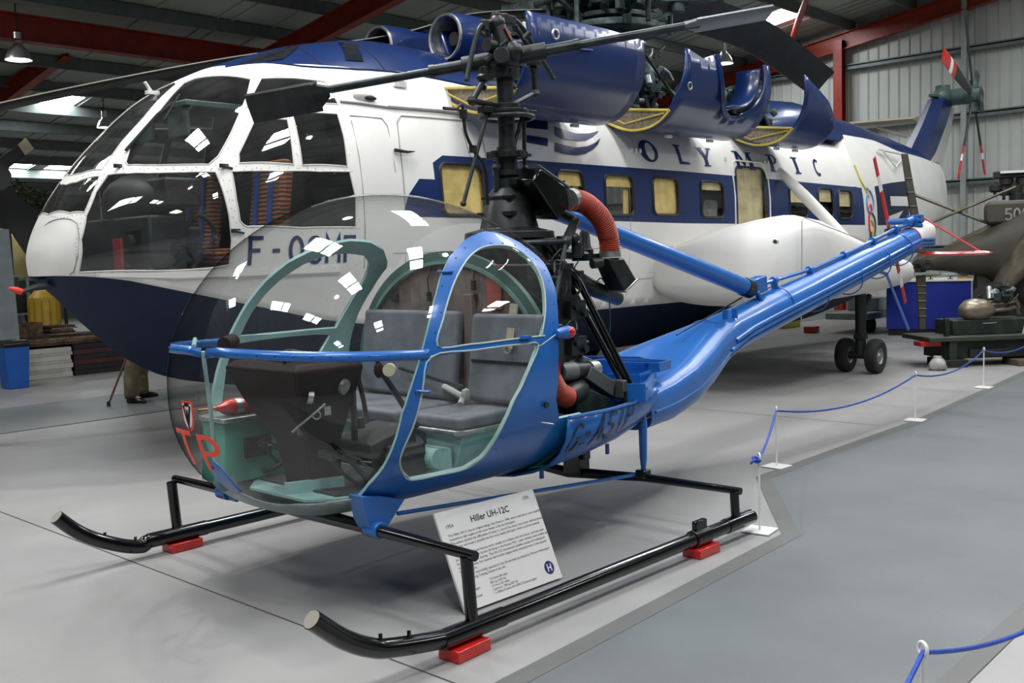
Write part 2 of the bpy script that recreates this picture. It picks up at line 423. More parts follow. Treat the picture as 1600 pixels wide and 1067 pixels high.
# ------------------------------------------------------------------ hangar shell
def zroof(Y): return 6.95 - .15 * (Y - 11.4) if Y > -1 else 6.95 - .15 * (-1 - 11.4) + .15 * (Y + 1)
X0, X1, YF, YN = -12.0, 24.4, 33.0, -14.0
def floor_mat(name, c1, c2, rough):
    m, t, b = _m(name); b.inputs['Roughness'].default_value = rough
    tc = t.nodes.new('ShaderNodeTexCoord')
    n1 = t.nodes.new('ShaderNodeTexNoise'); n1.inputs['Scale'].default_value = 1.1; n1.inputs['Detail'].default_value = 7
    n2 = t.nodes.new('ShaderNodeTexNoise'); n2.inputs['Scale'].default_value = 260; n2.inputs['Detail'].default_value = 3
    for n in (n1, n2): t.links.new(tc.outputs['Object'], n.inputs['Vector'])
    a = t.nodes.new('ShaderNodeMix'); a.data_type = 'RGBA'; a.inputs['A'].default_value = (*c1, 1); a.inputs['B'].default_value = (*c2, 1)
    mr = t.nodes.new('ShaderNodeMapRange'); mr.inputs[1].default_value = .35; mr.inputs[2].default_value = .65
    t.links.new(n1.outputs['Fac'], mr.inputs[0]); t.links.new(mr.outputs[0], a.inputs['Factor'])
    b2 = t.nodes.new('ShaderNodeMix'); b2.data_type = 'RGBA'; b2.blend_type = 'MULTIPLY'; b2.inputs['Factor'].default_value = .5
    cr = t.nodes.new('ShaderNodeMapRange'); cr.inputs[1].default_value = .3; cr.inputs[2].default_value = .7; cr.inputs[3].default_value = .75; cr.inputs[4].default_value = 1.15
    t.links.new(n2.outputs['Fac'], cr.inputs[0]); t.links.new(a.outputs['Result'], b2.inputs['A'])
    t.links.new(cr.outputs[0], b2.inputs['B']); t.links.new(b2.outputs['Result'], b.inputs['Base Color'])
    r = t.nodes.new('ShaderNodeMapRange'); r.inputs[3].default_value = rough - .06; r.inputs[4].default_value = rough + .1
    t.links.new(n1.outputs['Fac'], r.inputs[0]); t.links.new(r.outputs[0], b.inputs['Roughness'])
    return m
M_FLOOR = floor_mat('painted_concrete', (.335, .325, .318), (.275, .268, .262), .42)
M_WALK = floor_mat('grey_walkway_paint', (.142, .156, .160), (.118, .130, .134), .45)
M_DARKP = floor_mat('dark_edge_paint', (.135, .135, .13), (.11, .11, .105), .5)
M_STRIP = floor_mat('grey_lane_paint', (.19, .205, .205), (.16, .175, .175), .45)
M_CLAD = paint('wall_cladding', (.62, .64, .60), .5, var=.03, scale=1.2)
M_STEEL = paint('galvanised_steel', (.17, .20, .19), .5, .3)
M_RED = paint('red_oxide_paint', (.32, .035, .02), .42, var=.1)
M_ROOF = paint('roof_sheeting', (.42, .45, .41), .55, var=.08, scale=.6)
M_SEAM = paint('dark_seam', (.05, .05, .045), .8)
b = MB(); b.box(((X0 + 34) / 2, (YN + YF) / 2, -.1), (34 - X0, YF - YN, .2)); struct(b.build('floor', M_FLOOR))
# walkway between the aircraft and the next bay, with its dark painted edge
edge = [(-6, 2.42), (2.59, 2.56), (5.02, 2.70), (6.2, 3.53), (9.02, 3.56), (13, 3.86), (26, 4.7)]
low = [(26, 1.5), (4.3, 1.27), (-6, 1.05)]
b = MB(); b.prism([(x, y, .0) for x, y in edge[::-1] + low[::-1]], (0, 0, .003)); struct(b.build('floor_walkway', M_WALK, smooth=0))
def stripe(name, pts, wd, z, mat):
    b = MB(); v, f = strokes_mesh([pts], wd); n = len(v)
    b.add([(x, y, z) for x, y in v], f); return struct(b.build(name, mat, smooth=0, fixn=True))
stripe('trim_1', [(x, y - .045) for x, y in edge], .10, .0045, M_DARKP)
stripe('trim_2', [(x, y + .04) for x, y in low], .09, .0045, M_DARKP)
b = MB(); b.prism([(-12, 10.33, 0), (24, 10.33, 0), (24, 12.25, 0), (-12, 12.25, 0)], (0, 0, .003)); struct(b.build('floor_lane', M_STRIP, smooth=0))
stripe('trim_3', [(-12, 10.33), (24, 10.33)], .03, .0045, M_DARKP)
stripe('trim_4', [(2.5, 2.6), (2.5, 10.3)], .008, .0015, M_SEAM)
stripe('trim_5', [(8.6, 3.7), (8.6, 10.3)], .008, .0015, M_SEAM)
# profiled end wall
b = MB(); ys = []; y = YN
while y < YF:
    ys += [(y, 0), (y + .035, .03), (y + .07, 0)]; y += .25
vs = []
for yy, d in ys: vs += [(24.4 - d, yy, -.02), (24.4 - d, yy, zroof(yy) + .05)]
b.add(vs, [(2 * i, 2 * i + 2, 2 * i + 3, 2 * i + 1) for i in range(len(ys) - 1)]); struct(b.build('wall_right', M_CLAD, smooth=0))
b = MB(); b.box(((X0 + X1) / 2, YF + .1, 2), (X1 - X0, .2, 5.4)); struct(b.build('wall_back', paint('dark_cladding', (.12, .14, .125), .6), smooth=0))
for k, z in enumerate((5.89, 4.42, 2.93, 1.45)):
    g = MB(); g.box((24.25, (YN + 20) / 2 + 1, z), (.16, 34, .10)); g.box((24.18, (YN + 20) / 2 + 1, z + .05), (.02, 34, .06))
    struct(g.build('wall_rail', M_STEEL, smooth=0))
# roof sheets with real openings for the skylights, ribs and purlins
SKY = [(21.5, 22.5, 11.3, 12.45), (18.9, 19.8, 12.0, 13.1), (9.6, 10.4, 22.3, 23.3), (11.1, 11.65, 27.5, 28.8), (12.1, 12.75, 27.5, 28.8),
       (2.0, 3.0, 4.4, 6.6), (7.0, 8.0, 4.4, 6.6), (13.0, 14.0, 4.4, 6.6), (18.0, 19.0, 4.4, 6.6), (-3.5, -2.5, 4.4, 6.6),
       (-4, -3, -.4, 2.0), (1.0, 2.0, -.4, 2.0), (6.0, 7.0, -.4, 2.0), (12.0, 13.0, -.4, 2.0), (18.0, 19.0, -.4, 2.0),
       (-5, -4, -7.5, -5.5), (1.5, 2.5, -7.5, -5.5), (8, 9, -7.5, -5.5), (15, 16, -7.5, -5.5), (1, 2, 11.3, 12.45), (-2.6, -1.6, 11.3, 12.45), (4.3, 5.2, 17.2, 18.4), (16, 17, 22.3, 23.3)]
b = MB()
xs = sorted({X0, X1} | {s[0] for s in SKY} | {s[1] for s in SKY}); yv = sorted({YN, YF, -1.0} | {s[2] for s in SKY} | {s[3] for s in SKY})
for i in range(len(xs) - 1):
    for j in range(len(yv) - 1):
        cx, cy = (xs[i] + xs[i + 1]) / 2, (yv[j] + yv[j + 1]) / 2
        if any(s[0] < cx < s[1] and s[2] < cy < s[3] for s in SKY): continue
        q = [(xs[i], yv[j]), (xs[i + 1], yv[j]), (xs[i + 1], yv[j + 1]), (xs[i], yv[j + 1])]
        b.add([(x, y, zroof(y)) for x, y in q], [(0, 1, 2, 3)])
        
x = X0
while x < X1:
    for ya, yb in ((-1, YF), (YN, -1)):
        if any(s[0] - .05 < x < s[1] + .05 for s in SKY): continue
        b.bar((x, ya, zroof(ya) - .012), (x, yb, zroof(yb) - .012), .04, .024)
    x += .3
struct(b.build('ceiling', M_ROOF, smooth=0, fixn=False))
M_SKY = lamp_mat('daylit_rooflight', (.93, .97, 1.0), SKY_S)
for k, s in enumerate(SKY):
    b = MB(); b.add([(x, y, zroof(y) + .01) for x, y in ((s[0], s[2]), (s[1], s[2]), (s[1], s[3]), (s[0], s[3]))], [(0, 3, 2, 1)])
    struct(b.build('window_%d' % (k + 1), M_SKY, smooth=0, fixn=False))
y = -12.6
while y < YF:
    p = MB(); z = zroof(y) - .13
    p.box(((X0 + X1) / 2, y, z), (X1 - X0 - .1, .025, .22)); p.box(((X0 + X1) / 2, y + .03, z - .1), (X1 - X0 - .1, .07, .02)); p.box(((X0 + X1) / 2, y + .03, z + .1), (X1 - X0 - .1, .07, .02))
    struct(p.build('roof_purlin', M_STEEL, smooth=0)); y += 1.48
def ibeam(b, a, c, d, wd=.2, t=.02, up=(0, 0, 1)):
    """H-section from a to c, d deep measured below the line"""
    a = Vector(a); c = Vector(c); D = (c - a).normalized(); s = D.cross(Vector(up)).normalized(); u = s.cross(D).normalized()
    for off, w, h in ((0, wd, t), (-d, wd, t), (-d / 2, t, d)):
        b.bar(a + u * off, c + u * off, w, h, up=u)
for X in (24.15, 11.9, -.5):
    yl = 17.6
    b = MB(); ibeam(b, (X, -1, zroof(-1) - .26), (X, yl, zroof(yl) - .26), .38); ibeam(b, (X, YN, zroof(YN) - .26), (X, -1, zroof(-1) - .26), .38)
    struct(b.build('roof_rafter', M_RED, smooth=0))
b = MB(); ibeam(b, (X0, 17.75, zroof(17.75) - .2), (11.9, 17.75, zroof(17.75) - .2), .42, .25); struct(b.build('roof_valley_beam', M_RED, smooth=0))
b = MB(); ibeam(b, pX(100, 66, 8.9), pX(-30, 165, 8.2), .3, .2); struct(b.build('roof_brace', M_RED, smooth=0))
b = MB(); ibeam(b, (24.15, 11.35, 0), (24.15, 11.35, 6.55), .2, .22, up=(1, 0, 0)); struct(b.build('wall_column', M_RED, smooth=0))
b = MB(); b.box((24.2, 8.45, 3.6), (.16, .12, 7.2)); struct(b.build('wall_post', paint('light_steel', (.42, .45, .43), .5), smooth=0))
b = MB(); b.tube([pX(1233, 75, 23.9), pX(1262, -8, 20)], .07, 12); b.ball(pX(1233, 73, 23.9), .12, 10); struct(b.build('roof_strut', M_RED))
# high bay lamps on cords
M_LAMP = lamp_mat('lamp_glow', (1, .98, .95), 25)
M_LAMPB = paint('lamp_aluminium', (.75, .76, .78), .3, .7)
M_BLACK = paint('black_rubber', (.012, .012, .012), .5)
def bay_lamp(p, r, label):
    p = Vector(p); t = thing('bay_lamp', label, 'hanging lamp', p, 'high bay lamps hanging from the roof')
    b = MB(); b.lathe([(.0, r * .62), (r * .28, r * .6), (r * .34, r * .35), (r * .62, r * .1), (r * .86, -r * .35), (r, -r * .8), (r * 1.02, -r * .8), (r * 1.02, -r * .76), (r * .8, -r * .2), (r * .3, r * .3), (0, r * .35)], p, (0, 0, 1), 28)
    b.build('lamp_shade', M_LAMPB, t)
    b = MB(); b.cyl(p + V(0, 0, r * .6), p + V(0, 0, r * 1.35), r * .33, 16); b.build('gear_box', M_LAMPB, t)
    b = MB(); b.lathe([(0, -r * .62), (r * .82, -r * .62), (r * .86, -r * .68), (0, -r * .7)], p, (0, 0, 1), 24); b.build('lamp_glass', M_LAMP, t)
    b = MB(); b.tube([p + V(0, 0, r * 1.3), (p.x, p.y, zroof(p.y) - .02)], .012, 6); b.build('cord', M_BLACK, t)
    return t
def along(px, py, k): return Vector(_ray(px, py) * k / CF + EYE)
bay_lamp(along(28, 78, 17), .21, 'silver bell-shaped hanging lamp at the upper left, in front of the red brace')
bay_lamp(along(163, 190, 22), .165, 'small silver bell-shaped hanging lamp just left of the cockpit roof')
bay_lamp(along(1131, 88, 21), .19, 'white bell-shaped lamp glowing above the middle open engine cowling')
bay_lamp(along(61, 288, 30), .1, 'tiny distant bell-shaped lamp low at far left behind the olive netting')
def added_lamp(p, power, label):  # extra lamps outside the view, added to cast the shadows under the aircraft
    t = bay_lamp(V(*p), .21, label); L = bpy.data.lights.new('added_lamp_light', 'SPOT'); L.energy = power; L.spot_size = math.radians(150); L.spot_blend = .6; L.shadow_soft_size = .12; L.color = (1, .97, .92)
    o = bpy.data.objects.new('added_lamp_light', L); COL.objects.link(o); o.parent = t; o.location = (0, 0, -.17)
added_lamp((4.6, 6.3, 6.6), ADDED_LAMP_P, 'added out-of-view bell-shaped lamp hanging above the gap between the two helicopters')
added_lamp((0.5, 1.2, 7.2), ADDED_LAMP_P * .7, 'added out-of-view bell-shaped lamp hanging above the viewer at the left')
added_lamp((7.5, 1.5, 7.2), ADDED_LAMP_P * .8, 'added out-of-view bell-shaped lamp hanging above the grey walkway')
added_lamp((12.5, 3.6, 7.0), ADDED_LAMP_P * .8, 'added out-of-view bell-shaped lamp hanging above the far end of the rope barrier')
added_lamp((1.0, 10.5, 6.2), ADDED_LAMP_P * .7, 'added out-of-view bell-shaped lamp hanging above the grey floor lane, left of the nose')
# ------------------------------------------------------------------ rope stands, rope, sign board
M_WHITE = paint('white_paint', (.80, .79, .77), .4, var=.02)
M_ROPE = paint('blue_rope', (.02, .07, .42), .5, var=.15, scale=60)
ST = [((4.99, 2.83), 'white rope stand beside the rear end of the black skid, rope knotted on its ring'),
      ((6.57, 3.585), 'white rope stand just behind the first one, where the walkway edge turns'),
      ((9.02, 3.557), 'white rope stand halfway along the rope, in front of the twin wheels'),
      ((11.45, 3.78), 'farthest visible white rope stand, in front of the engine trolley'),
      ((2.835, 1.095), 'white rope stand at the bottom right edge, only its ring and top showing')]
M_STANDM = M_WHITE
def make_stand(p, label):
    t = thing('rope_stand', label, 'rope stand', (0, 0, 0), 'white rope barrier stands')
    b = MB(); b.box((0, 0, .006), (.16, .16, .006)); b.build('base_plate', M_WHITE, t, bevel=.001)
    b = MB(); b.cyl((0, 0, .006), (0, 0, .395), .0065, 12); b.build('post', M_WHITE, t)
    b = MB(); b.ring((0, 0, .417), (.65, -.75, 0), .019, .0055, 24, 10); b.build('ring', M_WHITE, t)
    return t
s0 = make_stand(None, ST[0][1])
rings = []
for k, ((x, y), l) in enumerate(ST):
    s = s0 if k == 0 else dup(s0, label=l)
    s.location = (x, y, .001 if k != 4 else .001); s['label'] = l; s.rotation_euler.z = (.15, -.05, .1, .0, .3)[k]
    rings.append(Vector((x, y, .408)))
def sag(a, b, d, n=22):
    a = Vector(a); b = Vector(b)
    return [a.lerp(b, i / n) - V(0, 0, 4 * d * (i / n) * (1 - i / n)) for i in range(n + 1)]
P5 = V(14.2, 3.95, .408)
rp = sag(rings[0], rings[1], .03, 12) + sag(rings[1], rings[2], .11)[1:] + sag(rings[2], rings[3], .10)[1:] + sag(rings[3], P5, .12)[1:]
b = MB(); b.tube(rp, .0075, 8)
kn = rings[0]; b.tube(spline([kn, kn + V(-.03, .02, .012), kn + V(-.035, .0, -.012), kn + V(-.005, -.01, -.01), kn + V(-.045, .0, .0), kn + V(-.06, .02, -.02)], 6), .0075, 8)
tag(b.build('barrier_rope', M_ROPE), 'blue rope running through the rings of the four white stands at the right', 'rope')
b = MB(); b.tube(sag(V(2.0, 1.0, .37), rings[4], .05, 12) + sag(rings[4], V(4.6, .88, .43), .13)[1:], .0075, 8)
tag(b.build('barrier_rope', M_ROPE), 'short blue rope length crossing the bottom right corner of the picture', 'rope')
# the leaning information board
t = thing('sign_board', 'white information board with printed text and blue H badge leaning behind the near skid', 'sign', (3.35, 3.2, 0))
A_, B_, T1, T2 = V(3.03, 3.165, .012), V(3.672, 3.15, .012), V(3.05, 3.35, .425), V(3.69, 3.335, .405)
ex = (B_ - A_).normalized(); ey = (T1 - A_); ey = (ey - ex * ey.dot(ex)).normalized(); nrm = ex.cross(ey)
if nrm.y > 0: nrm = -nrm
Wd = (B_ - A_).length; Ht = (T1 - A_).length
b = MB(); b.prism([A_, A_ + ex * Wd, A_ + ex * Wd + ey * Ht * .985, A_ + ey * Ht], -nrm * .012); b.build('panel', paint('white_board', (.72, .70, .69), .5, var=.01), t, smooth=0)
M_INK = paint('black_ink', (.02, .02, .025), .6); M_NAVY = paint('navy_badge', (.015, .02, .16), .5)
def on_board(v, f, x, y, name, mat, off=.0008, parent=t):
    b = MB(); b.add([A_ + ex * (x + p[0]) + ey * (y + p[1]) + nrm * off for p in v], f); return b.build(name, mat, parent, smooth=0, fixn=False)
def txt(s, x, y, size, al='LEFT', bold=0, name='lettering'):
    v, f = font_mesh(s, size, al, bold); return v, f, x, y
lines = [("Hiller UH-12C", Wd * .5, Ht * .82, .042, 'CENTER', .0008), ("USA", Wd * .93, Ht * .9, .024, 'RIGHT', 0), ("1954", Wd * .06, Ht * .82, .024, 'LEFT', 0)]
body = ["The Hiller UH-12 was an original design, first flown in 1948, which used servo rotor 'paddles'",
        "mounted at right angles to the rotor blades to fly the helicopter.",
        "This system avoided the difficulties of trying to control the heavy main rotor without power",
        "assistance, and made it possible the first truly stable helicopter which could be hovered",
        "'hands off'.",
        "The basic UH-12 found famous work, notably as a military and civil trainer, and was used",
        "for casualty evacuation by the US Army in the Korean War.  Later versions were widely used",
        "for training and crop dusting.  The UH-12C introduced a bubble canopy and redesigned",
        "rotor components, but retained the Franklin engine which powered most of the popular",
        "light helicopters.",
        "The example was initially operated in the US and later purchased by Bristow Helicopters",
        "for their Flying Training School in the UK."]
for i, s in enumerate(body): lines.append((s, Wd * .06, Ht * (.735 - .041 * i), .0162, 'LEFT', 0))
for i, (a, c) in enumerate((('Max Speed', '134 km/h (84 mph)'), ('Empty Weight', '801 kg (1643 lb)'), ('Distance', '315 km (135 miles)'), ('Capacity/Load', '3 persons / 390 kg (837 lb)'), ('Power', '1 x 200hp Franklin 6V4-200-C33 piston engine'))):
    lines += [(a, Wd * .06, Ht * (.205 - .036 * i), .015, 'LEFT', 0), (c, Wd * .3, Ht * (.215 - .036 * i), .015, 'LEFT', 0)]
allv = []; allf = []
for s, x, y, sz, al, bd in lines:
    v, f = font_mesh(s, sz, al, bd); o = len(allv); allv += [(p[0] + x, p[1] + y) for p in v]; allf += [tuple(o + i for i in q) for q in f]
on_board(allv, allf, 0, 0, 'lettering', M_INK)
c = [(math.cos(a) * .032, math.sin(a) * .032) for a in [2 * PI * i / 32 for i in range(32)]]
bd = on_board(c, [tuple(range(32))], Wd * .9, Ht * .14, 'badge', M_NAVY)
v, f = strokes_mesh([[(-.011, -.018), (-.011, .018)], [(.011, -.018), (.011, .018)], [(-.011, 0), (.011, 0)]], .0065)
on_board(v, f, Wd * .9, Ht * .14, 'badge_letter', M_WHITE, .0016, bd)
b = MB(); b.bar(A_ + ex * .32 + ey * .3 - nrm * .012, V(3.36, 3.42, .0), .02, .02); b.build('prop_strut', M_BLACK, t)
# ------------------------------------------------------------------ the small blue helicopter
HB = paint('helicopter_blue', (.014, .132, .46), .32, coat=.3, var=.05, scale=3)
HT = paint('teal_primer', (.30, .50, .48), .45, var=.08)
HTD = paint('green_primer', (.055, .30, .23), .5, var=.12)
HK = paint('gloss_black', (.003, .003, .0035), .16, coat=.3, var=.0)
HM = paint('dark_machine_paint', (.011, .0135, .014), .42, var=.35, scale=14)
HG = paint('gunmetal', (.035, .042, .045), .35, .5, var=.2, scale=12)
HA = paint('worn_aluminium', (.45, .46, .46), .35, .8, var=.15, scale=20)
HS = paint('belly_metal', (.30, .36, .36), .38, .5, var=.12)
HR = paint('red_paint', (.55, .015, .012), .3, coat=.4)
HO = paint('red_orange_hose', (.42, .055, .025), .55, var=.15, scale=20)
HW = M_WHITE
HC = paint('grey_leathercloth', (.15, .165, .19), .55, var=.12, scale=9, bump=.25)
HBR = paint('brown_quilting', (.21, .17, .155), .7, var=.2, scale=8)
HMR = paint('maroon_crackle', (.012, .0035, .0035), .6, var=.1, spec=.2)
HCL = glass('clear_canopy', (.965, .972, .962), 1.0, .014)
HL = thing('light_helicopter', 'small blue bubble-canopy helicopter on black skids, in front of the big airliner helicopter', 'helicopter', (4.3, HY, 0))
HPI = PI / 2
# outlines drawn in the skin's own coordinates (distance from the nose, angle from waist)
OUT = [(.5042, -.8028), (.507, -.64), (.5241, -.4704), (.5378, -.2688), (.5514, -.0764), (.5782, .0544), (.5938, .1291), (.6193, .2496), (.6596, .4256), (.7024, .5756), (.7464, .6891), (.8091, .80), (.875, .890), (.92, .915), (.955, .885), (.976, .80), (.982, .74)]
UPW = [(.6477, .2189), (.6757, .3562), (.7069, .469), (.7395, .5612), (.7879, .6667), (.8354, .7383), (.8813, .7748), (.9213, .7855), (.9422, .7328), (.9481, .6185), (.9419, .5057), (.925, .3542), (.9047, .2217), (.9021, .208), (.7949, .1996), (.7265, .2022)]
LOW = [(.6272, .1719), (.6002, .0184), (.5773, -.1705), (.5618, -.3117), (.5607, -.4224), (.5777, -.5281), (.6136, -.6454), (.6834, -.6497), (.7483, -.65), (.7778, -.5533), (.7908, -.4159), (.8024, -.2847), (.8238, -.1086), (.844, -.0264), (.866, .0535), (.8914, .1648), (.8499, .1718), (.7353, .1715)]
BEL = [(.255, -1.5708), (.2896, -1.54), (.3208, -1.4173), (.3471, -1.2917), (.3825, -1.0649), (.4504, -.8789), (.5042, -.8028), (.56, -.95), (.56, -1.5708)]
KEEL = [(.17, -1.5708), (.19, -1.50), (.24, -1.45), (.285, -1.46), (.30, -1.5708)]
FRM = OUT + [(.970, .52), (.952, .32), (.940, .15), (.932, 0), (.930, -.15), (.945, -.31), (1.0, -.31), (1.0, -1.5708), (.5042, -1.5708)]
CUTR = [(.984, .74), (.970, .52), (.952, .32), (.940, .15), (.932, 0), (.930, -.15), (.945, -.31), (1.0, -.31), (1.0, .74)]
regs = [('cut', CUTR), ('frame', FRM), ('belly', BEL), ('keel', KEEL), ('up', UPW), ('low', LOW)]
us = np.concatenate([np.linspace(0.0, 1, 46)])
v2, fr = cut_skin((0.0, 1.0, -HPI, HPI), regs, .03, .06, us)
parts = {}
for key in ('skin', 'frame', 'belly', 'keel', 'up', 'low'):
    vs, fs = grab(v2, fr[key], cabin)
    far = [(x, 2 * HY - y, z) for x, y, z in vs]
    parts[key] = (vs, fs, far, [f[::-1] for f in fs])
def both(key, name, mats, **k):
    vs, fs, far, ff = parts[key]; b = MB(); b.add(vs, fs); b.add(far, ff); return b.build(name, mats, HL, **k)
CC = lambda U, P: np.array([3.2, HY, .987])
def nshell(keys, nm, mats, liner=None, lm=None, t=.018):
    o_, n_, i_ = shell(v2, [fr[k] for k in keys], cabin, CC, HY, t, 2e-3, (-HPI, HPI))
    o = o_.build(nm, mats, HL, smooth=180, fixn=False, normals=n_)
    if liner: i_.build(liner, lm, HL, smooth=40, fixn=False)
    return o
nshell(['skin'], 'bubble_canopy', HCL)
nshell(['frame'], 'cabin_frame', HB, 'cabin_frame_lining', HT)
both('belly', 'belly_pan', HS, smooth=50, solid=.004)
both('keel', 'keel_skid_plate', HB, smooth=50, solid=.006)
for side in (0, 1):
    for key in ('up', 'low'):
        vs, fs, far, ff = parts[key]; b = MB(); b.add(vs if side == 0 else far, fs if side == 0 else ff)
        b.build('door_window', HCL, HL, smooth=80)
# normals of the cabin skin, to lay strips and rivets on it
def cab_n(u, v, far=False):
    e = 1e-3; p = cabin(u, v); a = cabin(u + e, v) - p; c = cabin(u, v + e) - p; n = np.cross(c, a); n = n / max(1e-12, np.linalg.norm(n))
    if n[1] > 0 and abs(v) < 1.3: n = -n
    p = Vector(p); n = Vector(n)
    if far: p.y = 2 * HY - p.y; n.y = -n.y
    return p, n
def v_of_z(u, z):
    lo, hi = 0.0, 1.5
    for _ in range(40):
        m = (lo + hi) / 2
        if cabin(u, m)[2] < z: lo = m
        else: hi = m
    return lo
def beltpt(u, dz=0.0, far=False, off=.003):
    z = 1.192 - .035 * min(1, max(0, (u - .1) / .5)) + dz; p, n = cab_n(u, v_of_z(u, z), far); return p + n * off, n
us_b = [.105 + (.625 - .105) * (i / 40) ** 1.0 for i in range(41)]
rows = []
for far, seq in ((True, us_b[::-1]), (False, us_b)):
    for u in seq: rows.append([beltpt(u, .021, far)[0], beltpt(u, -.021, far)[0]])
# close the nose with an arc between the two innermost points
pa, pb = rows[40], rows[41]
mid = []
for k in range(1, 8):
    t = k / 8; bulge = math.sin(PI * t) * .012
    mid.append([pa[j].lerp(pb[j], t) + V(-bulge, 0, 0) for j in (0, 1)])
rows = rows[:41] + mid + rows[41:]
b = MB(); b.add([p for r in rows for p in r], [(2 * i, 2 * i + 2, 2 * i + 3, 2 * i + 1) for i in range(len(rows) - 1)])
b.build('belt_strip', HB, HL, smooth=25, solid=.006)
b = MB()
for far in (0, 1):
    for i in range(12):
        p, n = beltpt(.12 + .5 * i / 11, 0, far, .006); b.ball(p, .0045, 6)
for poly, nn in ((UPW, 26), (LOW, 30)):
    cu = sum(p[0] for p in poly) / len(poly); cv = sum(p[1] for p in poly) / len(poly)
    L = [densify([p], 1, 1)[0] for p in poly]
    pts = spline([(p[0], p[1], 0) for p in poly], 4, True)
    for i in range(0, len(pts), 3):
        u, v = pts[i].x, pts[i].y; u2 = u + (.018 if u > cu else -.018); v2_ = v + (.03 if v > cv else -.03)
        if u2 < .97 and not (abs(v2_ - .19) < .04):
            for far in (0, 1):
                p, n = cab_n(u2, v2_, far); b.ball(p + n * .001, .004, 6)
o = b.build('rivets', HB, HL); o['kind'] = 'stuff'
# door seal lines, hinges, handles
for far in (False, True):
    b = MB()
    for poly in (UPW, LOW):
        b.tube([cab_n(p.x, p.y, far)[0] for p in spline([(q[0], q[1], 0) for q in poly], 4, True)], .0045, 6, closed=True)
    b.build('window_seal', paint('pale_seal', (.42, .50, .47), .5), HL)
for (u, v) in ((.70, .60), (.585, .02)):
    b = MB(); p, n = cab_n(u, v); q, _ = cab_n(u + .03, v - .01); b.tube([p + n * .006, q + n * .007], .006, 8); b.ball(p + n * .006, .009, 8); b.ball(q + n * .007, .009, 8); b.build('door_hinge', HB, HL)
b = MB(); p, n = cab_n(.86, .205); b.box(p + n * .012, (.07, .014, .016)); b.build('door_handle', HB, HL, bevel=.002)
b = MB(); b.tube([pY(835, 545, 3.17), pY(848, 538, 3.16), pY(868, 523, 3.16)], .003, 6); b.build('door_stay', HA, HL)
# crest and letters on the nose glass
def nose_xyz(s, z, off):
    x0, Ht_, x1t, pt, Hb, x1b, pb, W_, x1w, pw, nt, nb, zm, dr = CABIN
    lo, hi = x0, 3.3
    for _ in range(40):   # smallest x whose section contains (s, z)
        x = (lo + hi) / 2; g = lambda a, p: (1 - max(0, min(1, (a - x) / (a - x0))) ** p) ** (1 / p)
        h = (Ht_ * g(x1t, pt)) if z > zm else (Hb * g(x1b, pb)); w_ = W_ * g(x1w, pw); n_ = nt if z > zm else nb
        f = (abs(s) / max(w_, 1e-6)) ** n_ + (abs(z - zm) / max(h, 1e-6)) ** n_
        if f < 1: hi = x
        else: lo = x
    return V(hi - off, HY + s, z)
def nose_patch(v, f, name, mat, parent=HL, off=.004):
    b = MB(); b.add([nose_xyz(s, z, off) for s, z in v], f); return b.build(name, mat, parent, smooth=0, fixn=False, solid=.0015)
M_REDL = paint('red_film', (.92, .045, .012), .4, var=.0)
def dens(v, f, n=3):
    bm = bmesh.new(); vv = [bm.verts.new((a, b_, 0)) for a, b_ in v]
    for q in f: bm.faces.new([vv[i] for i in q])
    bmesh.ops.triangulate(bm, faces=bm.faces); bmesh.ops.subdivide_edges(bm, edges=bm.edges, cuts=n, use_grid_fill=True); bmesh.ops.triangulate(bm, faces=bm.faces)
    V2 = [(q.co.x, q.co.y) for q in bm.verts]; bm.verts.index_update(); F2 = [tuple(q.index for q in f_.verts) for f_ in bm.faces]; bm.free(); return V2, F2
def flat(v, sx, sz, cx, cz, rot=0): 
    c, s = math.cos(rot), math.sin(rot); return [(cx + (x * c - y * s) * sx, cz + (x * s + y * c) * sz) for x, y in v]
NOSE_T, NOSE_P, NOSE_B = NOSE_POS
for ch, (cx, cz) in (('T', NOSE_T), ('P', NOSE_P)):
    v, f = word(ch, 1.0, .13); v, f = dens(v, f, 2)
    v = [(x - .3, y - .5) for x, y in v]
    nose_patch(flat(v, -.27, .165, cx, cz), f, 'nose_letter', M_REDL)
sh = [(-.5, .5), (.5, .5), (.5, -.02)] + [(.5 * math.cos(a), -.02 - .55 * math.sin(a) ** 1.0) for a in [PI * i / 12 for i in range(1, 12)]] + [(-.5, -.02)]
v, f = dens(sh, [tuple(range(len(sh)))], 2); cr = nose_patch(flat(v, .10, .125, *NOSE_B), f, 'crest', M_REDL)
v, f = dens([(x * .78, y * .80) for x, y in sh], [tuple(range(len(sh)))], 2); nose_patch(flat(v, .10, .125, *NOSE_B), f, 'crest_field', HW, cr, .006)
v, f = strokes_mesh([[(-.30, .34), (0, -.38), (.30, .34)], [(0, .2), (0, -.3)], [(-.2, .38), (.2, .38)]], .13); v, f = dens(v, f, 1); nose_patch(flat(v, .10, .125, *NOSE_B), f, 'crest_device', HMR, cr, .0075)
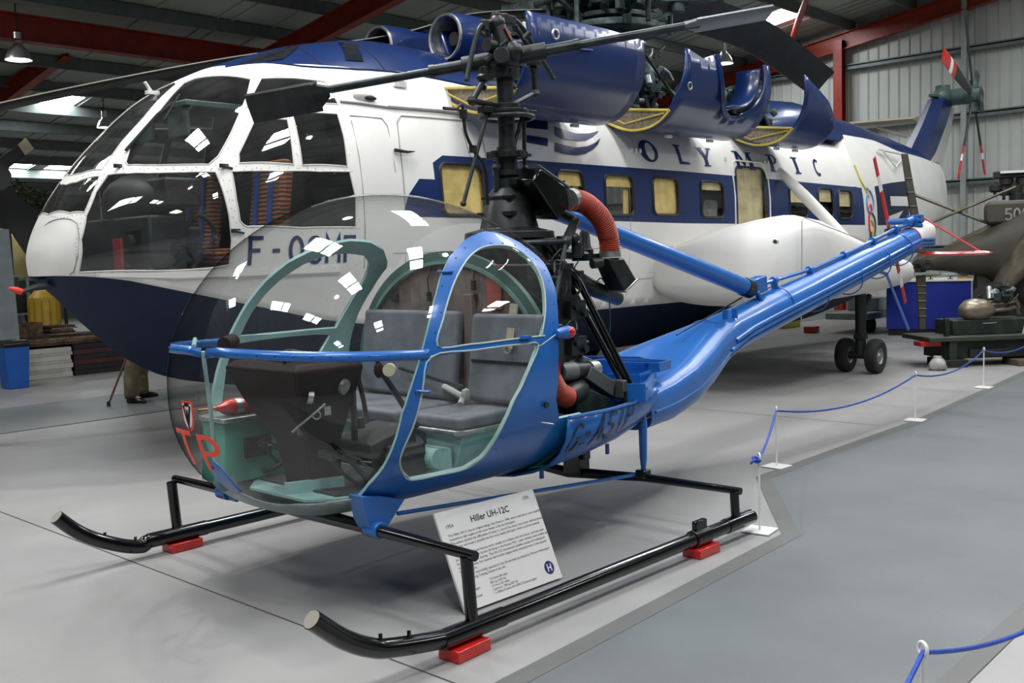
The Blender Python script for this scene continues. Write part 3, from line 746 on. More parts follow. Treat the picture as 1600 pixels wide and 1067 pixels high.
# ---- cabin floor, bulkhead, seats
b = MB()
fl = [(2.66, .22), (2.75, .32), (3.0, .43), (3.3, .48), (3.72, .48)]
b.prism([(x, HY - w_, .485) for x, w_ in fl] + [(x, HY + w_, .485) for x, w_ in fl[::-1]], (0, 0, .012)); b.build('cabin_floor', HT, HL, smooth=0)
b = MB(); b.prism([(2.78, HY - .30, .498), (3.24, HY - .46, .498), (3.24, HY + .46, .498), (2.78, HY + .32, .498)], (0, 0, .008)); b.build('floor_mat', paint('grey_carpet', (.045, .045, .045), .9, var=.2, scale=40), HL, smooth=0)
b = MB(); b.prism([(2.66, 3.95, .495), (2.92, 3.84, .495), (2.94, 3.87, .495), (2.68, 3.98, .495)], (0, 0, .055)); b.build('floor_channel', HT, HL, smooth=0)
def arch(sc, n=40, zb=.5):
    c, hw, zt, z0 = 3.955, .745, 1.60, .93
    pts = [(c + hw * sc * math.cos(a), z0 + (zt - z0 - (1 - sc) * hw) * math.sin(a) ** .93) for a in [PI * i / n for i in range(n + 1)]]
    return pts
XB = 3.74
def bulk(XB):
    b = MB(); ys_ = [3.27 + (4.64 - 3.27) * i / 72 for i in range(73)]; vs = []
    def top(y):
        q = min(1, abs((y - 3.955) / .72)); return .93 + .625 * (1 - q ** 2.0) ** .5 * (1 - .0 * q)
    for y in ys_:
        k = (y * 12.5) % 1; d = -.010 if k < .2 else 0
        for z in (.987 - .594 * max(0, 1 - (min(.80, abs(y - HY)) / .80) ** 2.42) ** (1 / 2.42) + .02, top(y) - .02): vs.append((XB + d, y, z))
    b.add(vs, [(2 * i, 2 * i + 1, 2 * i + 3, 2 * i + 2) for i in range(72)]); return b
bulk(XB).build('rear_bulkhead', HBR, HL, smooth=0, fixn=False, solid=.01)
for nm, r0, r1, th_, mt, xx in (('bulkhead_arch', .935, 1.0, .03, paint('dark_green_arch', (.07, .14, .125), .4), XB - .02), ('arch_beading', .91, .935, .02, paint('green_grey_beading', (.16, .27, .25), .4), XB - .03)):
    b = MB(); A0 = arch(r0); A1 = arch(r1); s_ = []
    for (y0, z0), (y1, z1) in zip(A0, A1): s_.append([V(xx, y0, z0), V(xx, y1, z1), V(xx + th_, y1, z1), V(xx + th_, y0, z0)])
    b.loft(s_); b.build(nm, mt, HL, smooth=50)
b = MB(); b.box((XB - .012, 3.60, 1.41), (.012, .10, .22)); b.build('red_panel', paint('faded_red', (.42, .09, .07), .6), HL, smooth=0)
b = MB(); b.box((XB - .03, 3.765, 1.0), (.035, .06, .75)); b.build('bulkhead_channel', paint('brown_channel', (.17, .13, .12), .5), HL, bevel=.005)
b = MB()
for y in (4.38, 3.98, 3.76): b.box((XB - .015, y, 1.36), (.02, .07, .028)) if y != 3.98 else None
b.tube([V(XB - .02, 4.05, 1.52), V(XB - .03, 4.08, 1.45), V(XB - .03, 4.07, 1.38)], .004, 6); b.box((XB - .03, 4.07, 1.36), (.02, .02, .05))
b.tube([V(XB - .02, 3.72, 1.52), V(XB - .03, 3.73, 1.45)], .004, 6); b.box((XB - .03, 3.73, 1.42), (.02, .02, .05))
b.build('headset_socket', M_BLACK, HL, smooth=0)
def cushion(c, d, r=.025, tiltY=0):
    b = MB(); b.box((0, 0, 0), d); return b
def pad(name, c, d, R=None, mat=HC, lab_=None, bev=.022):
    b = MB(); b.box(c, d, R=R); o = b.build(name, mat, HL, bevel=bev); o.modifiers['bevel'].segments = 4; return o
b = MB(); b.loft([[V(3.27 + (.0 if z > .6 else .0), HY - w_, z), V(3.25, HY - w_ + .3, z), V(3.24, HY + w_ - .03, z), V(3.72, HY + w_, z), V(3.72, HY - w_, z)] for z, w_ in ((.50, .48), (.60, .58), (.75, .635))]); b.build('seat_box', HT, HL, bevel=.008)
b = MB(); b.tube([V(3.72, 3.365, .752), V(3.27, 3.365, .752), V(3.235, 3.40, .752), V(3.225, 4.64, .752)], .014, 8); b.build('seat_edge_tube', HA, HL)
pad('seat_cushion', (3.47, 3.57, .79), (.46, .38, .07))
pad('seat_cushion', (3.46, 4.23, .79), (.50, .84, .07))
Rt = Matrix.Rotation(math.radians(8), 3, 'Y')
pad('seat_back', (3.655, 3.47, 1.06), (.06, .46, .44), Rt)
pad('seat_back', (3.655, 4.18, 1.06), (.06, .76, .46), Rt)
b = MB(); b.box((3.62, 3.47, 1.045), (.012, .40, .012)); b.box((3.62, 4.25, 1.045), (.012, .5, .012)); b.build('seat_seam', M_BLACK, HL, smooth=0)
b = MB(); b.prism([pX(797, 474, 3.70), pX(809, 475, 3.70), pX(800, 545, 3.60), pX(789, 545, 3.60)], (.004, 0, 0)); b.ring(pX(793, 547, 3.595), (1, 0, 0), .018, .005)
hb = b.build('shoulder_strap', paint('webbing', (.30, .27, .20), .8), HL)
b = MB(); b.tube([V(3.60, 3.86, .90), V(3.58, 3.70, .86), V(3.52, 3.66, .83)], .018, 8); b.ball((3.58, 3.68, .87), .032, 8, sc=(1, .7, 1.2)); b.build('lap_belt', paint('pale_cloth', (.5, .5, .48), .8), HL)
b = MB(); b.tube([pX(625, 575, 3.55), pX(690, 595, 3.5), pX(725, 605, 3.45)], .010, 8); b.build('collective_lever', HM, HL)
# sticks
b = MB(); b.tube(spline([V(3.29, 3.62, .60), V(3.26, 3.64, .70), V(3.20, 3.68, .82), V(3.13, 3.72, .96), V(3.09, 3.74, 1.03)], 6), [.014] * 25, 10)
st_ = b.build('cyclic_stick', HM, HL)
b = MB(); b.ball((3.08, 3.75, 1.045), .03, 12, sc=(.8, .8, 1.3)); b.cyl((3.08, 3.75, 1.07), (3.075, 3.755, 1.10), .01, 8); b.build('stick_grip', HMR, st_)
b = MB(); b.cyl((3.10, 3.69, 1.05), (3.07, 3.665, 1.05), .03, 16); b.build('grip_knob', paint('ivory_plastic', (.62, .58, .42), .4), st_)
b = MB(); b.cyl((3.235, 3.52, .62), (3.235, 3.66, .62), .05, 16); b.bar((3.235, 3.66, .60), (3.235, 3.70, .72), .03, .035); b.box((3.24, 3.53, .6), (.02, .17, .16)); b.build('stick_bracket', HT, HL, bevel=.004)
# instrument console, pedals, extinguisher, battery
b = MB()
def rect(x0, x1, y0, y1, z): return [V(x0, y0, z), V(x1, y0, z), V(x1, y1, z), V(x0, y1, z)]
b.loft([rect(2.80, 2.97, 3.92, 4.14, .50), rect(2.76, 2.96, 3.90, 4.16, .72), rect(2.66, 2.97, 3.80, 4.26, .92), rect(2.60, 2.99, 3.74, 4.32, 1.08), rect(2.64, 2.96, 3.77, 4.29, 1.11)])
cn = b.build('instrument_console', HMR, HL, bevel=.012)
b = MB(); b.box((2.80, 4.0, 1.12), (.22, .16, .02)); b.tube(spline([V(2.66, 3.9, 1.11), V(2.64, 3.86, 1.17), V(2.74, 3.84, 1.15), V(2.86, 3.86, 1.11)], 5), .008, 8); b.build('console_top_tray', HM, cn)
for (y, z) in ((3.85, 1.0), (4.0, 1.0), (4.16, 1.0), (3.92, .87), (4.1, .87)):
    b = MB(); b.cyl((2.975, y, z), (2.995, y, z), .048, 20); b.build('dial', HK, cn)
b = MB(); b.box((2.76, 3.895, .81), (.10, .012, .075)); o = b.build('console_placard', paint('tan_placard', (.20, .16, .13), .6), cn, smooth=0)
b = MB(); b.cyl((2.70, 3.792, .96), (2.72, 3.78, .955), .03, 16); b.cyl((2.88, 3.77, .99), (2.885, 3.755, .985), .036, 16); b.build('side_gauge', HA, cn)
b = MB(); b.tube([V(2.655, 3.86, .80), V(2.70, 3.80, .86), V(2.78, 3.775, .92)], .006, 6); b.ring((2.75, 3.80, .87), (.3, 1, 0), .018, .004, 14, 6); b.box((2.80, 3.79, .885), (.035, .012, .04)); b.build('console_catch', HA, cn)
b = MB(); b.box((2.96, 3.80, .87), (.015, .03, .30)); b.box((3.0, 3.80, .80), (.03, .02, .05)); b.build('throttle_quadrant', HK, HL)
b = MB(); b.tube([V(3.03, 3.86, 1.05), V(3.06, 3.85, .90), V(3.07, 3.84, .79)], .012, 8); lv = b.build('mixture_lever', HK, HL)
b = MB(); b.ball(pY(533, 625, 3.84), .014, 10); lab(b.build('lever_knob', HR, lv), 'red lever knob')
b = MB(); b.bar((2.95, 3.80, .66), (3.22, 3.80, .72), .28, .12); b.bar((3.02, 3.62, .62), (3.20, 3.62, .62), .1, .16); b.build('control_box', paint('near_black', (.010, .010, .010), .6), HL, bevel=.01)
for k, y in enumerate((3.62, 3.80, 4.18, 4.34)):
    b = MB(); b.tube([V(2.98, y, .50), V(2.88, y, .58), V(2.80, y, .67)], .009, 8); b.bar((2.80, y - .05, .67), (2.80, y + .05, .685), .03, .03); b.tube([V(2.80, y - .06, .675), V(2.83, y - .10, .67)], .005, 6); b.build('rudder_pedal', HG, HL)
b = MB(); b.tube([V(2.80, 3.52, .66), V(2.82, 3.75, .70), V(2.84, 3.86, .66), V(2.86, 4.0, .68)], .007, 8); b.tube([V(2.84, 3.74, .69), V(2.95, 3.72, .56), V(2.97, 3.72, .5)], .012, 8); b.build('pedal_linkage', HG, HL)
b = MB(); b.loft([rect(2.60, 2.95, 4.36, 4.58, .50), rect(2.62, 2.94, 4.38, 4.57, .80)]); bt = b.build('battery_box', HTD, HL, bevel=.008)
b = MB(); b.box((2.78, 4.47, .81), (.35, .24, .022)); b.build('battery_lid', HA, bt, bevel=.004)
b = MB(); b.box((2.79, 4.355, .665), (.15, .012, .10)); b.build('data_plate', HK, bt, smooth=0)
b = MB(); b.tube(spline([V(2.86, 4.36, .79), V(2.93, 4.33, .74), V(2.95, 4.31, .64), V(2.88, 4.31, .56), V(2.80, 4.33, .54)], 6), .012, 8); b.build('battery_cable', M_BLACK, bt)
ext = thing('fire_extinguisher', 'red fire extinguisher bottle with copper nozzle lying inside the bubble canopy', 'fire extinguisher', (2.75, 4.46, .86))
b = MB(); b.lathe([(0, 0), (.012, 0), (.016, .02), (.036, .055), (.042, .09), (.042, .26), (.034, .275), (0, .28)], (2.62, 4.45, .865), (1, -.05, -.03), 24); b.build('bottle', HR, ext)
b = MB(); b.lathe([(0, -.09), (.008, -.09), (.007, -.03), (.012, .0), (.0, .0)], (2.62, 4.45, .865), (1, -.05, -.03), 12); b.build('nozzle', paint('copper', (.5, .2, .1), .3, .9), ext)
b = MB(); b.lathe([(.0432, .10), (.0437, .102), (.0437, .135), (.0432, .137)], (2.62, 4.45, .865), (1, -.05, -.03), 24); b.build('clamp', HA, ext)
b = MB(); b.lathe([(.0434, .15), (.0434, .24)], (2.62, 4.45, .865), (1, -.05, -.03), 8, a0=-.5, a1=.6); b.build('paper_label', HW, ext)
# compass post and inner tubes in the nose
b = MB(); b.tube([V(2.52, 4.30, .62), V(2.50, 4.28, .85), V(2.44, 4.22, 1.17)], .010, 8); b.tube([V(2.44, 4.3, 1.19), V(2.62, 4.60, 1.20)], .011, 8); b.build('nose_brace', HT, HL)
b = MB(); b.cyl((2.43, 4.02, 1.21), (2.50, 4.06, 1.22), .034, 16); b.tube([V(2.40, 4.05, 1.18), V(2.40, 3.92, 1.185)], .006, 8); b.build('compass', HMR, HL)
# ---- open engine bay, rear fuselage and boom
def sec(X, w_, zb, zt, n=14, e=2.6):
    """open trough: port sill, round the bottom, starboard sill"""
    pts = []
    for i in range(n + 1):
        a = -PI * i / n; c, s = math.cos(a), math.sin(a)
        pts.append(V(X, HY - w_ * math.copysign(abs(c) ** (2 / e), c), zt + (zt - zb) * -abs(s) ** (2 / e)))
    return pts
TR = [(3.80, .80, .40, .80), (3.82, .815, .392, .765), (4.2, .765, .415, .75), (4.5, .70, .44, .745), (4.80, .605, .48, .745), (4.95, .55, .50, .75)]
secs = [sec(*t_) for t_ in TR[1:]]
b = MB(); b.loft(secs, caps=False, closed=False); b.build('rear_fuselage_tub', [HB, HTD], HL, smooth=40, solid=.012, solid_mat=1)
b = MB(); b.prism([(3.96, HY - .76, .60), (4.9, HY - .55, .60), (4.9, HY + .55, .60), (3.96, HY + .76, .60)], (0, 0, .01)); b.build('engine_deck', HM, HL, smooth=0)
b = MB(); b.tube([s_[0] for s_ in secs], .009, 8); b.tube([s_[-1] for s_ in secs], .009, 8); b.build('sill_edge', HB, HL)
# fairing and boom
def bsec(X, w_, zb, zt, e, n=28):
    cz = (zb + zt) / 2; h = (zt - zb) / 2; out = []
    for i in range(n):
        a = 2 * PI * i / n + PI / n; c, s = math.cos(a), math.sin(a)
        out.append(V(X, HY - w_ * math.copysign(abs(c) ** (2 / e), c), cz + h * math.copysign(abs(s) ** (2 / e), s)))
    return out
BO = [(4.90, .54, .50, .755, 5), (5.25, .49, .50, .80, 4.5), (5.6, .43, .55, .86, 4.2), (5.95, .34, .625, .945, 3.6), (6.3, .235, .72, 1.03, 2.8), (6.6, .17, .785, 1.10, 2.1), (7.2, .158, .90, 1.215, 2), (8.0, .148, 1.055, 1.355, 2), (9.0, .135, 1.25, 1.54, 2), (9.75, .125, 1.41, 1.675, 2), (10.02, .12, 1.47, 1.72, 2)]
b = MB(); b.loft([bsec(*s_) for s_ in BO]); boom = b.build('tail_boom', HB, HL, smooth=40)
b = MB(); b.loft([bsec(10.02, .122, 1.468, 1.722, 2), bsec(10.42, .112, 1.555, 1.795, 2)]); b.build('boom_tail_cone', HW, boom)
b = MB(); b.tube([p for p in bsec(10.02, .124, 1.466, 1.724, 2)], .006, 6, closed=True); b.build('boom_red_band', HR, boom)
# raised flutes along the boom sides
def flute(off_a, off_b, x0, x1, r, y_sg=-1):
    pts = []
    for i in range(13):
        x = x0 + (x1 - x0) * i / 12; k = 0
        while k < len(BO) - 2 and BO[k + 1][0] < x: k += 1
        A1, B1 = BO[k], BO[k + 1]; t = max(0, min(1.02, (x - A1[0]) / (B1[0] - A1[0])))
        w_ = A1[1] + (B1[1] - A1[1]) * t; zb = A1[2] + (B1[2] - A1[2]) * t; zt = A1[3] + (B1[3] - A1[3]) * t
        a = off_a + (off_b - off_a) * i / 12; pts.append(V(x, HY + y_sg * w_ * math.cos(a), (zb + zt) / 2 + (zt - zb) / 2 * math.sin(a)))
    return pts
for sg in (-1, 1):
    for a in (-.42, -.18, .08): b = MB(); b.tube(flute(a, a, 6.32 + (.1 if a > 0 else 0), 10.36, 0, sg), .016, 8); b.build('boom_stiffener', HB, boom)
    for a, c, r_ in ((-.5, -.62, .012), (-.1, -.25, .010)): b = MB(); b.tube(flute(a, c, 4.95, 6.4, 0, sg), r_, 8); b.build('boom_stiffener', HB, boom)
b = MB(); b.tube(bsec(6.36, .183, .735, 1.06, 2.3), .005, 6, closed=True); b.build('boom_joint', HB, boom)
# tail rotor drive shaft on its pylons
sh_ = [pY(1180, 447, HY), pY(1273, 419, HY), pY(1345, 386, HY), pY(1400, 357, HY), pY(1425, 350, HY)]
b = MB(); b.tube(sh_, .017, 10); b.build('drive_shaft', HB, boom)
for X in (7.35, 7.95, 8.6, 9.2, 9.7):
    b = MB()
    k = min(range(len(sh_) - 1), key=lambda j: 0 if sh_[j].x <= X <= sh_[j + 1].x else 1); p = sh_[k].lerp(sh_[k + 1], (X - sh_[k].x) / (sh_[k + 1].x - sh_[k].x))
    b.cyl(p - V(.02, 0, .004), p + V(.02, 0, .004), .033, 14); b.bar(p, p - V(-.03, 0, .14), .05, .02); b.ring((X + .04, HY, p.z - .20), (1, 0, .18), .155, .006, 24, 6)
    b.build('shaft_bearing', HB, boom)
# long blue tube from engine to boom
b = MB(); b.tube([pY(868, 330, HY + .06), pY(905, 343, HY + .02), pY(1168, 450, HY)], [.055, .058, .066], 18); b.build('upper_tube', HB, HL)
e1 = pY(1168, 450, HY)
b = MB(); b.cyl(e1 - V(.06, 0, -.015), e1 + V(.03, 0, -.01), .072, 18); b.build('tube_end_collar', HK, HL)
b = MB(); b.bar(e1 + V(.02, 0, .0), e1 + V(.22, 0, .03), .10, .12); b.bar(e1 + V(.05, -.05, -.03), e1 + V(.12, -.06, -.13), .04, .03); b.build('tube_clamp', HB, HL, bevel=.01)
b = MB(); b.tube([e1 + V(-.05, .02, -.07), V(6.3, HY, 1.06), V(5.9, HY - .05, .99)], .006, 6); b.build('control_cable', HM, HL)
for X in (6.42, 6.55): b = MB(); b.box((X, HY - .12, 1.10), (.015, .04, .07)); b.build('cable_guide', HB, HL)
# blue trays behind the engine
def tray(name, pts, h, z, m=HB, t=.012):
    P = [pZ(x, y, z) for x, y in pts]; n = len(P); b = MB()
    for i in range(n):
        b.bar(P[i] - V(0, 0, h / 2), P[(i + 1) % n] - V(0, 0, h / 2), t, h)
    return b.build(name, m, HL, smooth=0)
tray('engine_tray', [(909, 556), (1000, 557), (1012, 560), (925, 562)], .015, .93)
tray('engine_tray', [(905, 564), (1029, 567), (1047, 562), (960, 559)], .055, .90)
tray('engine_tray', [(905, 583), (998, 585), (1024, 575), (930, 571)], .06, .86)
tray('engine_tray', [(925, 597), (1007, 600), (1024, 577), (935, 578)], .10, .84)
b = MB(); b.prism([pZ(920, 606, .80), pZ(1012, 609, .80), pZ(1024, 582, .80), pZ(930, 584, .80)], (0, 0, .008)); b.build('tray_floor', HB, HL, smooth=0)
# registration on the side
def on_tub(v, f, X0_, z0, kx, kz, slope, off):
    out = []
    for x, y in v:
        X = X0_ + x * kx; z = z0 + y * kz + x * slope
        k = 1
        while k < len(TR) - 2 and TR[k + 1][0] < X: k += 1
        A1, B1 = TR[k], TR[k + 1]; t = (X - A1[0]) / (B1[0] - A1[0]); w_ = A1[1] + (B1[1] - A1[1]) * t; zb = A1[2] + (B1[2] - A1[2]) * t; zt = A1[3] + (B1[3] - A1[3]) * t
        q = max(0, min(.999, (zt - z) / (zt - zb))); out.append(V(X, HY - w_ * (1 - q ** 2.6) ** (1 / 2.6) - off, z))
    return out
v, f = word('G-ASTP', 1.0, .11, .74, .30); v, f = dens(v, f, 2)
b = MB(); b.add(on_tub(v, f, 3.83, .565, .155, .15, .010, .004), f); b.build('registration_letters', paint('black_film', (.01, .01, .02), .4), HL, smooth=0, fixn=False)
# ---- landing gear
NY, FYY = 2.86, 5.17
ZS = .088
near = [V(4.90, NY, ZS)] + [V(x, NY, ZS) for x in (4.4, 3.6, 2.9, 2.65)] + [pY(612, 1012, NY), pY(575, 1011, NY), pY(540, 1000, NY), pY(512, 984, NY), pY(487, 968, NY)]
for k, (pp, yy) in enumerate(((near, NY), ([V(p.x + (.03 if i else 0), FYY, p.z) for i, p in enumerate(near)], FYY))):
    if k == 1: pp = [V(4.90, FYY, ZS), V(4.4, FYY, ZS), V(3.6, FYY, ZS), V(2.9, FYY, ZS), V(2.6, FYY, ZS)] + [pY(225, 853, FYY), pY(195, 853, FYY), pY(150, 843, FYY), pY(118, 829, FYY), pY(88, 808, FYY)]
    sk_pts = spline(pp, 6); b = MB(); b.tube(sk_pts, .037, 20); sk = b.build('skid', HK, HL, smooth=50)
    e_ = sk_pts[-1]; d_ = (sk_pts[-1] - sk_pts[-2]).normalized(); b = MB(); b.cyl(e_ - d_ * .002, e_ + d_ * .003, .034, 20); lab(b.build('end_cap', paint('bare_cap', (.30, .28, .24), .6), sk), 'bare grey end cap')
    for x in (2.30, 2.45) if k == 0 else (2.36, 2.52):
        q = min(sk_pts, key=lambda p: abs(p.x - x)); b = MB(); b.cyl(q + V(0, 0, .02), q + V(0, 0, .055), .008, 8); b.build('skid_bolt', HK, sk)
    for x0_, x1_ in ((2.60, 2.95), (4.68, 4.95)): b = MB(); b.cyl((x0_, yy, ZS), (x1_, yy, ZS), .041, 18); b.build('skid_collar', HK, sk, bevel=.002)
    b = MB(); b.cyl((4.36, yy, ZS), (4.50, yy, ZS), .046, 16); b.box((4.43, yy, ZS + .06), (.10, .03, .06)); b.build('wheel_lug', HK, sk, bevel=.004)
    b = MB(); b.tube([V(2.775, yy, ZS), V(2.755, yy, .385)], .029, 14, sc=(1, .8)); b.build('skid_post', HK, HL)
    b = MB(); b.tube([V(4.79, yy, ZS), V(4.775, yy, .262)], .029, 14, sc=(1, .8)); b.build('skid_post', HK, HL)
b = MB(); b.tube([V(2.76, NY - .045, .392), V(2.76, HY - .55, .40), V(2.78, HY, .395), V(2.78, HY + .55, .40), V(2.80, FYY + .045, .388)], [.021, .027, .036, .027, .021], 16); b.build('cross_tube', HK, HL)
b = MB(); b.tube([V(4.775, NY - .04, .268), V(4.775, HY - .55, .262), V(4.775, HY, .225), V(4.775, HY + .55, .262), V(4.775, FYY + .04, .268)], [.020, .025, .034, .025, .020], 16); b.build('cross_tube', HK, HL)
b = MB(); b.box((4.775, HY - .06, .30), (.10, .13, .16)); b.box((4.775, HY, .38), (.06, .3, .12)); b.build('rear_gear_mount', HK, HL, bevel=.005)
for sg in (-1, 1):
    b = MB()
    yb = HY + sg * .60
    b.prism([(2.69, yb, .56), (2.80, yb, .54), (2.93, yb, .50), (2.81, yb, .385), (2.76, yb, .36), (2.715, yb, .44)], (0, .10 * -sg, 0)); b.cyl((2.762, yb - .03, .40), (2.762, yb + .06, .40), .038, 16)
    b.build('gear_bracket', HB, HL, bevel=.006)
    b = MB(); b.tube([V(4.78, HY + sg * .56, .70), V(4.78, HY + sg * .56, .66), V(4.78, HY + sg * .56, .58), V(4.78, HY + sg * .56, .38), V(4.78, HY + sg * .56, .29)], [.016, .016, .026, .022, .012], 12); b.ball((4.78, HY + sg * .56, .70), .03, 10); b.build('oleo_strut', HB, HL)
    b = MB(); b.box((4.775, HY + sg * .56, .285), (.07, .07, .05)); b.build('strut_foot', HK, HL, bevel=.01)
    b = MB(); b.tube([V(2.95, HY + sg * .52, .42), V(4.77, HY + sg * .52, .275)], .010, 8); b.build('drag_rod', HB, HL)
for (x, y) in ((3.98, HY - .48), (4.3, HY - .30), (4.7, HY - .36)): b = MB(); b.box((x, y, .42), (.02, .015, .06)); b.build('drain_tube', HB, HL)
b = MB(); b.tube([pY(845, 660, 3.185), pY(865, 663, 3.17)], .004, 6); b.build('tie_down_pin', HA, HL)
b = MB(); p = pY(853, 633, 3.2); b.cyl(p, p + V(0, -.008, 0), .016, 12); b.build('access_plug', HK, HL)
# ---- engine
def hose(name, pts, r, mat, n=12, ribs=None):
    P = spline(pts, n); L = len(P); q = []; rr = []
    for i in range(L - 1):
        for t in range(4):
            q.append(P[i].lerp(P[i + 1], t / 4)); rr.append(r * (1 + .055 * math.cos((i * 4 + t) * PI / 2)))
    b = MB(); b.tube(q, rr, 18); return b.build(name, mat, HL, smooth=70)
eng = MB()
eng.cyl((4.33, HY, .62), (4.33, HY, 1.50), .17, 20); eng.cyl((4.33, HY, 1.50), (4.33, HY, 1.66), .26, 24); eng.cyl((4.33, HY, 1.36), (4.33, HY, 1.42), .30, 24)
eng.box((4.25, HY, 1.0), (.36, .62, .62)); eng.box((4.05, HY, 1.35), (.14, .85, .34)); eng.box((4.06, HY - .1, 1.0), (.1, .9, .4))
en = eng.build('engine', HM, HL, bevel=.01)
for z in (.86, 1.06, 1.26):
    for sg in (-1, 1):
        b = MB()
        for k in range(9): b.cyl((4.36, HY + sg * (.17 + .028 * k), z), (4.36, HY + sg * (.178 + .028 * k), z), .082, 18)
        b.cyl((4.36, HY + sg * .15, z), (4.36, HY + sg * .42, z), .06, 14); b.box((4.36, HY + sg * .43, z), (.13, .035, .10)); b.cyl((4.33, HY + sg * .44, z + .02), (4.33, HY + sg * .47, z + .02), .022, 10); b.cyl((4.40, HY + sg * .44, z - .02), (4.40, HY + sg * .47, z - .02), .022, 10); b.build('cylinder_barrel', HG, en)
for sg in (-1, 1):
    b = MB(); b.box((4.22, HY + sg * .40, 1.24), (.26, .02, .52)); b.box((4.13, HY + sg * .36, .95), (.18, .10, .22)); b.box((4.2, HY + sg * .36, 1.5), (.3, .14, .03))
    for i in range(7):
        for x in (4.11, 4.33): b.ball((x, HY + sg * .413, 1.02 + i * .07), .006, 6)
    b.build('cooling_shroud', HM, en, bevel=.004)
b = MB()
for i in range(40):
    random.seed(i + 3); x, y, z = random.uniform(3.98, 4.36), HY - random.uniform(.3, .50), random.uniform(.72, 1.5)
    b.tube(spline([V(x, y, z), V(x + random.uniform(-.05, .05), y + random.uniform(-.05, .05), z + .06), V(x + random.uniform(-.07, .07), y, z + random.uniform(.06, .16))], 5), random.uniform(.004, .008), 6)
o = b.build('engine_wiring', HG, en); o['kind'] = 'stuff'
for x, y, z in ((4.5, HY - .33, 1.58), (4.52, HY - .2, 1.62), (4.4, HY - .42, .80), (4.55, HY - .3, 1.42), (4.48, HY - .38, .72)): b = MB(); b.cyl((x, y, z - .04), (x, y, z + .05), .03, 12); b.box((x + .02, y, z), (.05, .04, .05)); b.build('accessory', HG, en, bevel=.004)
# mounting frame: bar, knuckle, struts
J = pY(884, 378, 3.66)
b = MB(); b.tube([pY(815, 380, 3.70), J], .017, 10); b.ball(J, .034, 12); b.ball(pY(898, 372, 3.68), .030, 12); b.tube([J, pY(899, 345, 3.78), pY(880, 335, 3.9)], .028, 10); b.build('frame_joint', HG, HL)
b = MB(); b.tube([J, pY(866, 472, 3.50), pY(858, 560, 3.42)], .014, 10); b.build('frame_strut', HG, HL)
FOOT = pY(988, 609, 3.42)
b = MB(); b.tube([pY(850, 378, 3.75), pY(905, 440, 3.66), FOOT], .021, 12); b.build('frame_strut', HK, HL)
b = MB(); b.tube([pY(866, 400, 3.9), pY(905, 473, 3.74), FOOT + V(-.03, .02, 0)], .019, 12); b.build('frame_strut', HK, HL)
b = MB(); b.tube([FOOT, V(4.36, HY + .6, 1.62)], .001, 3) if 0 else b.tube([V(4.9, HY + .52, .76), V(4.5, HY + .3, 1.6)], .019, 10); b.build('frame_strut', HK, HL)
b = MB(); b.box(FOOT + V(0, 0, -.01), (.10, .05, .05)); b.tube([FOOT, FOOT + V(.12, -.02, .0)], .012, 8); b.tube([FOOT + V(-.1, -.02, .01), FOOT + V(-.1, -.02, -.07)], .014, 8); b.build('strut_fitting', HK, HL, bevel=.008)
# air cleaner box with pale lid, hoses, ducts
a0, a1, a2, a3 = pY(832, 282, 3.75), pY(845, 262, 3.75), pY(905, 305, 3.75), pY(872, 345, 3.75)
b = MB(); b.prism([a0, a1, a2, a3], (.10, .34, .03)); ac = b.build('air_cleaner', HK, HL, bevel=.012)
up_ = (a1 - a0).cross(V(.10, .34, .03)).normalized()
b = MB(); b.prism([a1 + V(0, 0, .004), a2 + V(0, 0, .004), a2 + V(.05, .15, .03), a1 + V(.05, .15, .03)], V(-.006, 0, .012)); b.build('cleaner_lid', paint('brushed_lid', (.16, .19, .21), .35, .3), ac, bevel=.003)
b = MB(); b.box(a1.lerp(a2, .62) + V(.03, .06, .02), (.05, .03, .02)); b.build('latch', HK, ac)
hose('upper_hose', [pY(893, 312, 3.74), pY(915, 318, 3.72), pY(938, 340, 3.70), pY(950, 368, 3.70), pY(953, 395, 3.70)], .060, HO, 9)
for p, d in ((pY(893, 312, 3.74), V(.8, 0, .15)), (pY(953, 397, 3.70), V(.03, 0, -1))):
    b = MB(); b.cyl(p - d.normalized() * .018, p + d.normalized() * .018, .064, 20); b.build('hose_clamp', HA, HL)
b = MB(); q = pY(953, 403, 3.70); R_ = [q + V(-.075, -.05, 0), q + V(.075, -.05, 0), q + V(.075, .07, 0), q + V(-.075, .07, 0)]; q2 = pY(973, 447, 3.70)
R2 = [q2 + V(-.055, -.06, -.03), q2 + V(.065, -.06, .035), q2 + V(.065, .08, .035), q2 + V(-.055, .08, -.03)]
b.loft([R_, R2]); b.build('intake_duct', HM, HL, bevel=.015)
b = MB(); b.tube([R2[0], R2[1], R2[2], R2[3]], .007, 6, closed=True); b.build('duct_rim', HA, HL)
b = MB(); b.tube([pY(885, 428, 3.85), pY(930, 452, 3.8), pY(966, 467, 3.8)], [.05, .05, .042], 16, caps=False); b.build('exhaust_pipe', HM, HL, solid=.004)
b = MB(); b.lathe([(.02, 0), (.048, .0), (.05, .03), (.035, .05), (.030, .13), (.02, .15), (0, .15)], pY(915, 398, 3.9), (-.05, 0, 1), 16); b.cyl(pY(925, 412, 3.72), pY(940, 410, 3.70), .03, 14); b.box(pY(916, 402, 3.8), (.12, .12, .04)); b.tube([pY(870, 395, 3.85), pY(915, 400, 3.85)], .03, 10); b.build('magneto', HM, HL)
b = MB(); b.tube(spline([pY(933, 440, 3.7), pY(940, 435, 3.7), pY(950, 455, 3.72), pY(953, 500, 3.8), pY(948, 560, 3.9)], 5), .004, 6); b.build('earth_wire', HK, HL)
hose('lower_hose', [pY(858, 565, 3.42), pY(860, 590, 3.40), pY(872, 612, 3.40), pY(888, 622, 3.40)], .055, HO, 9)
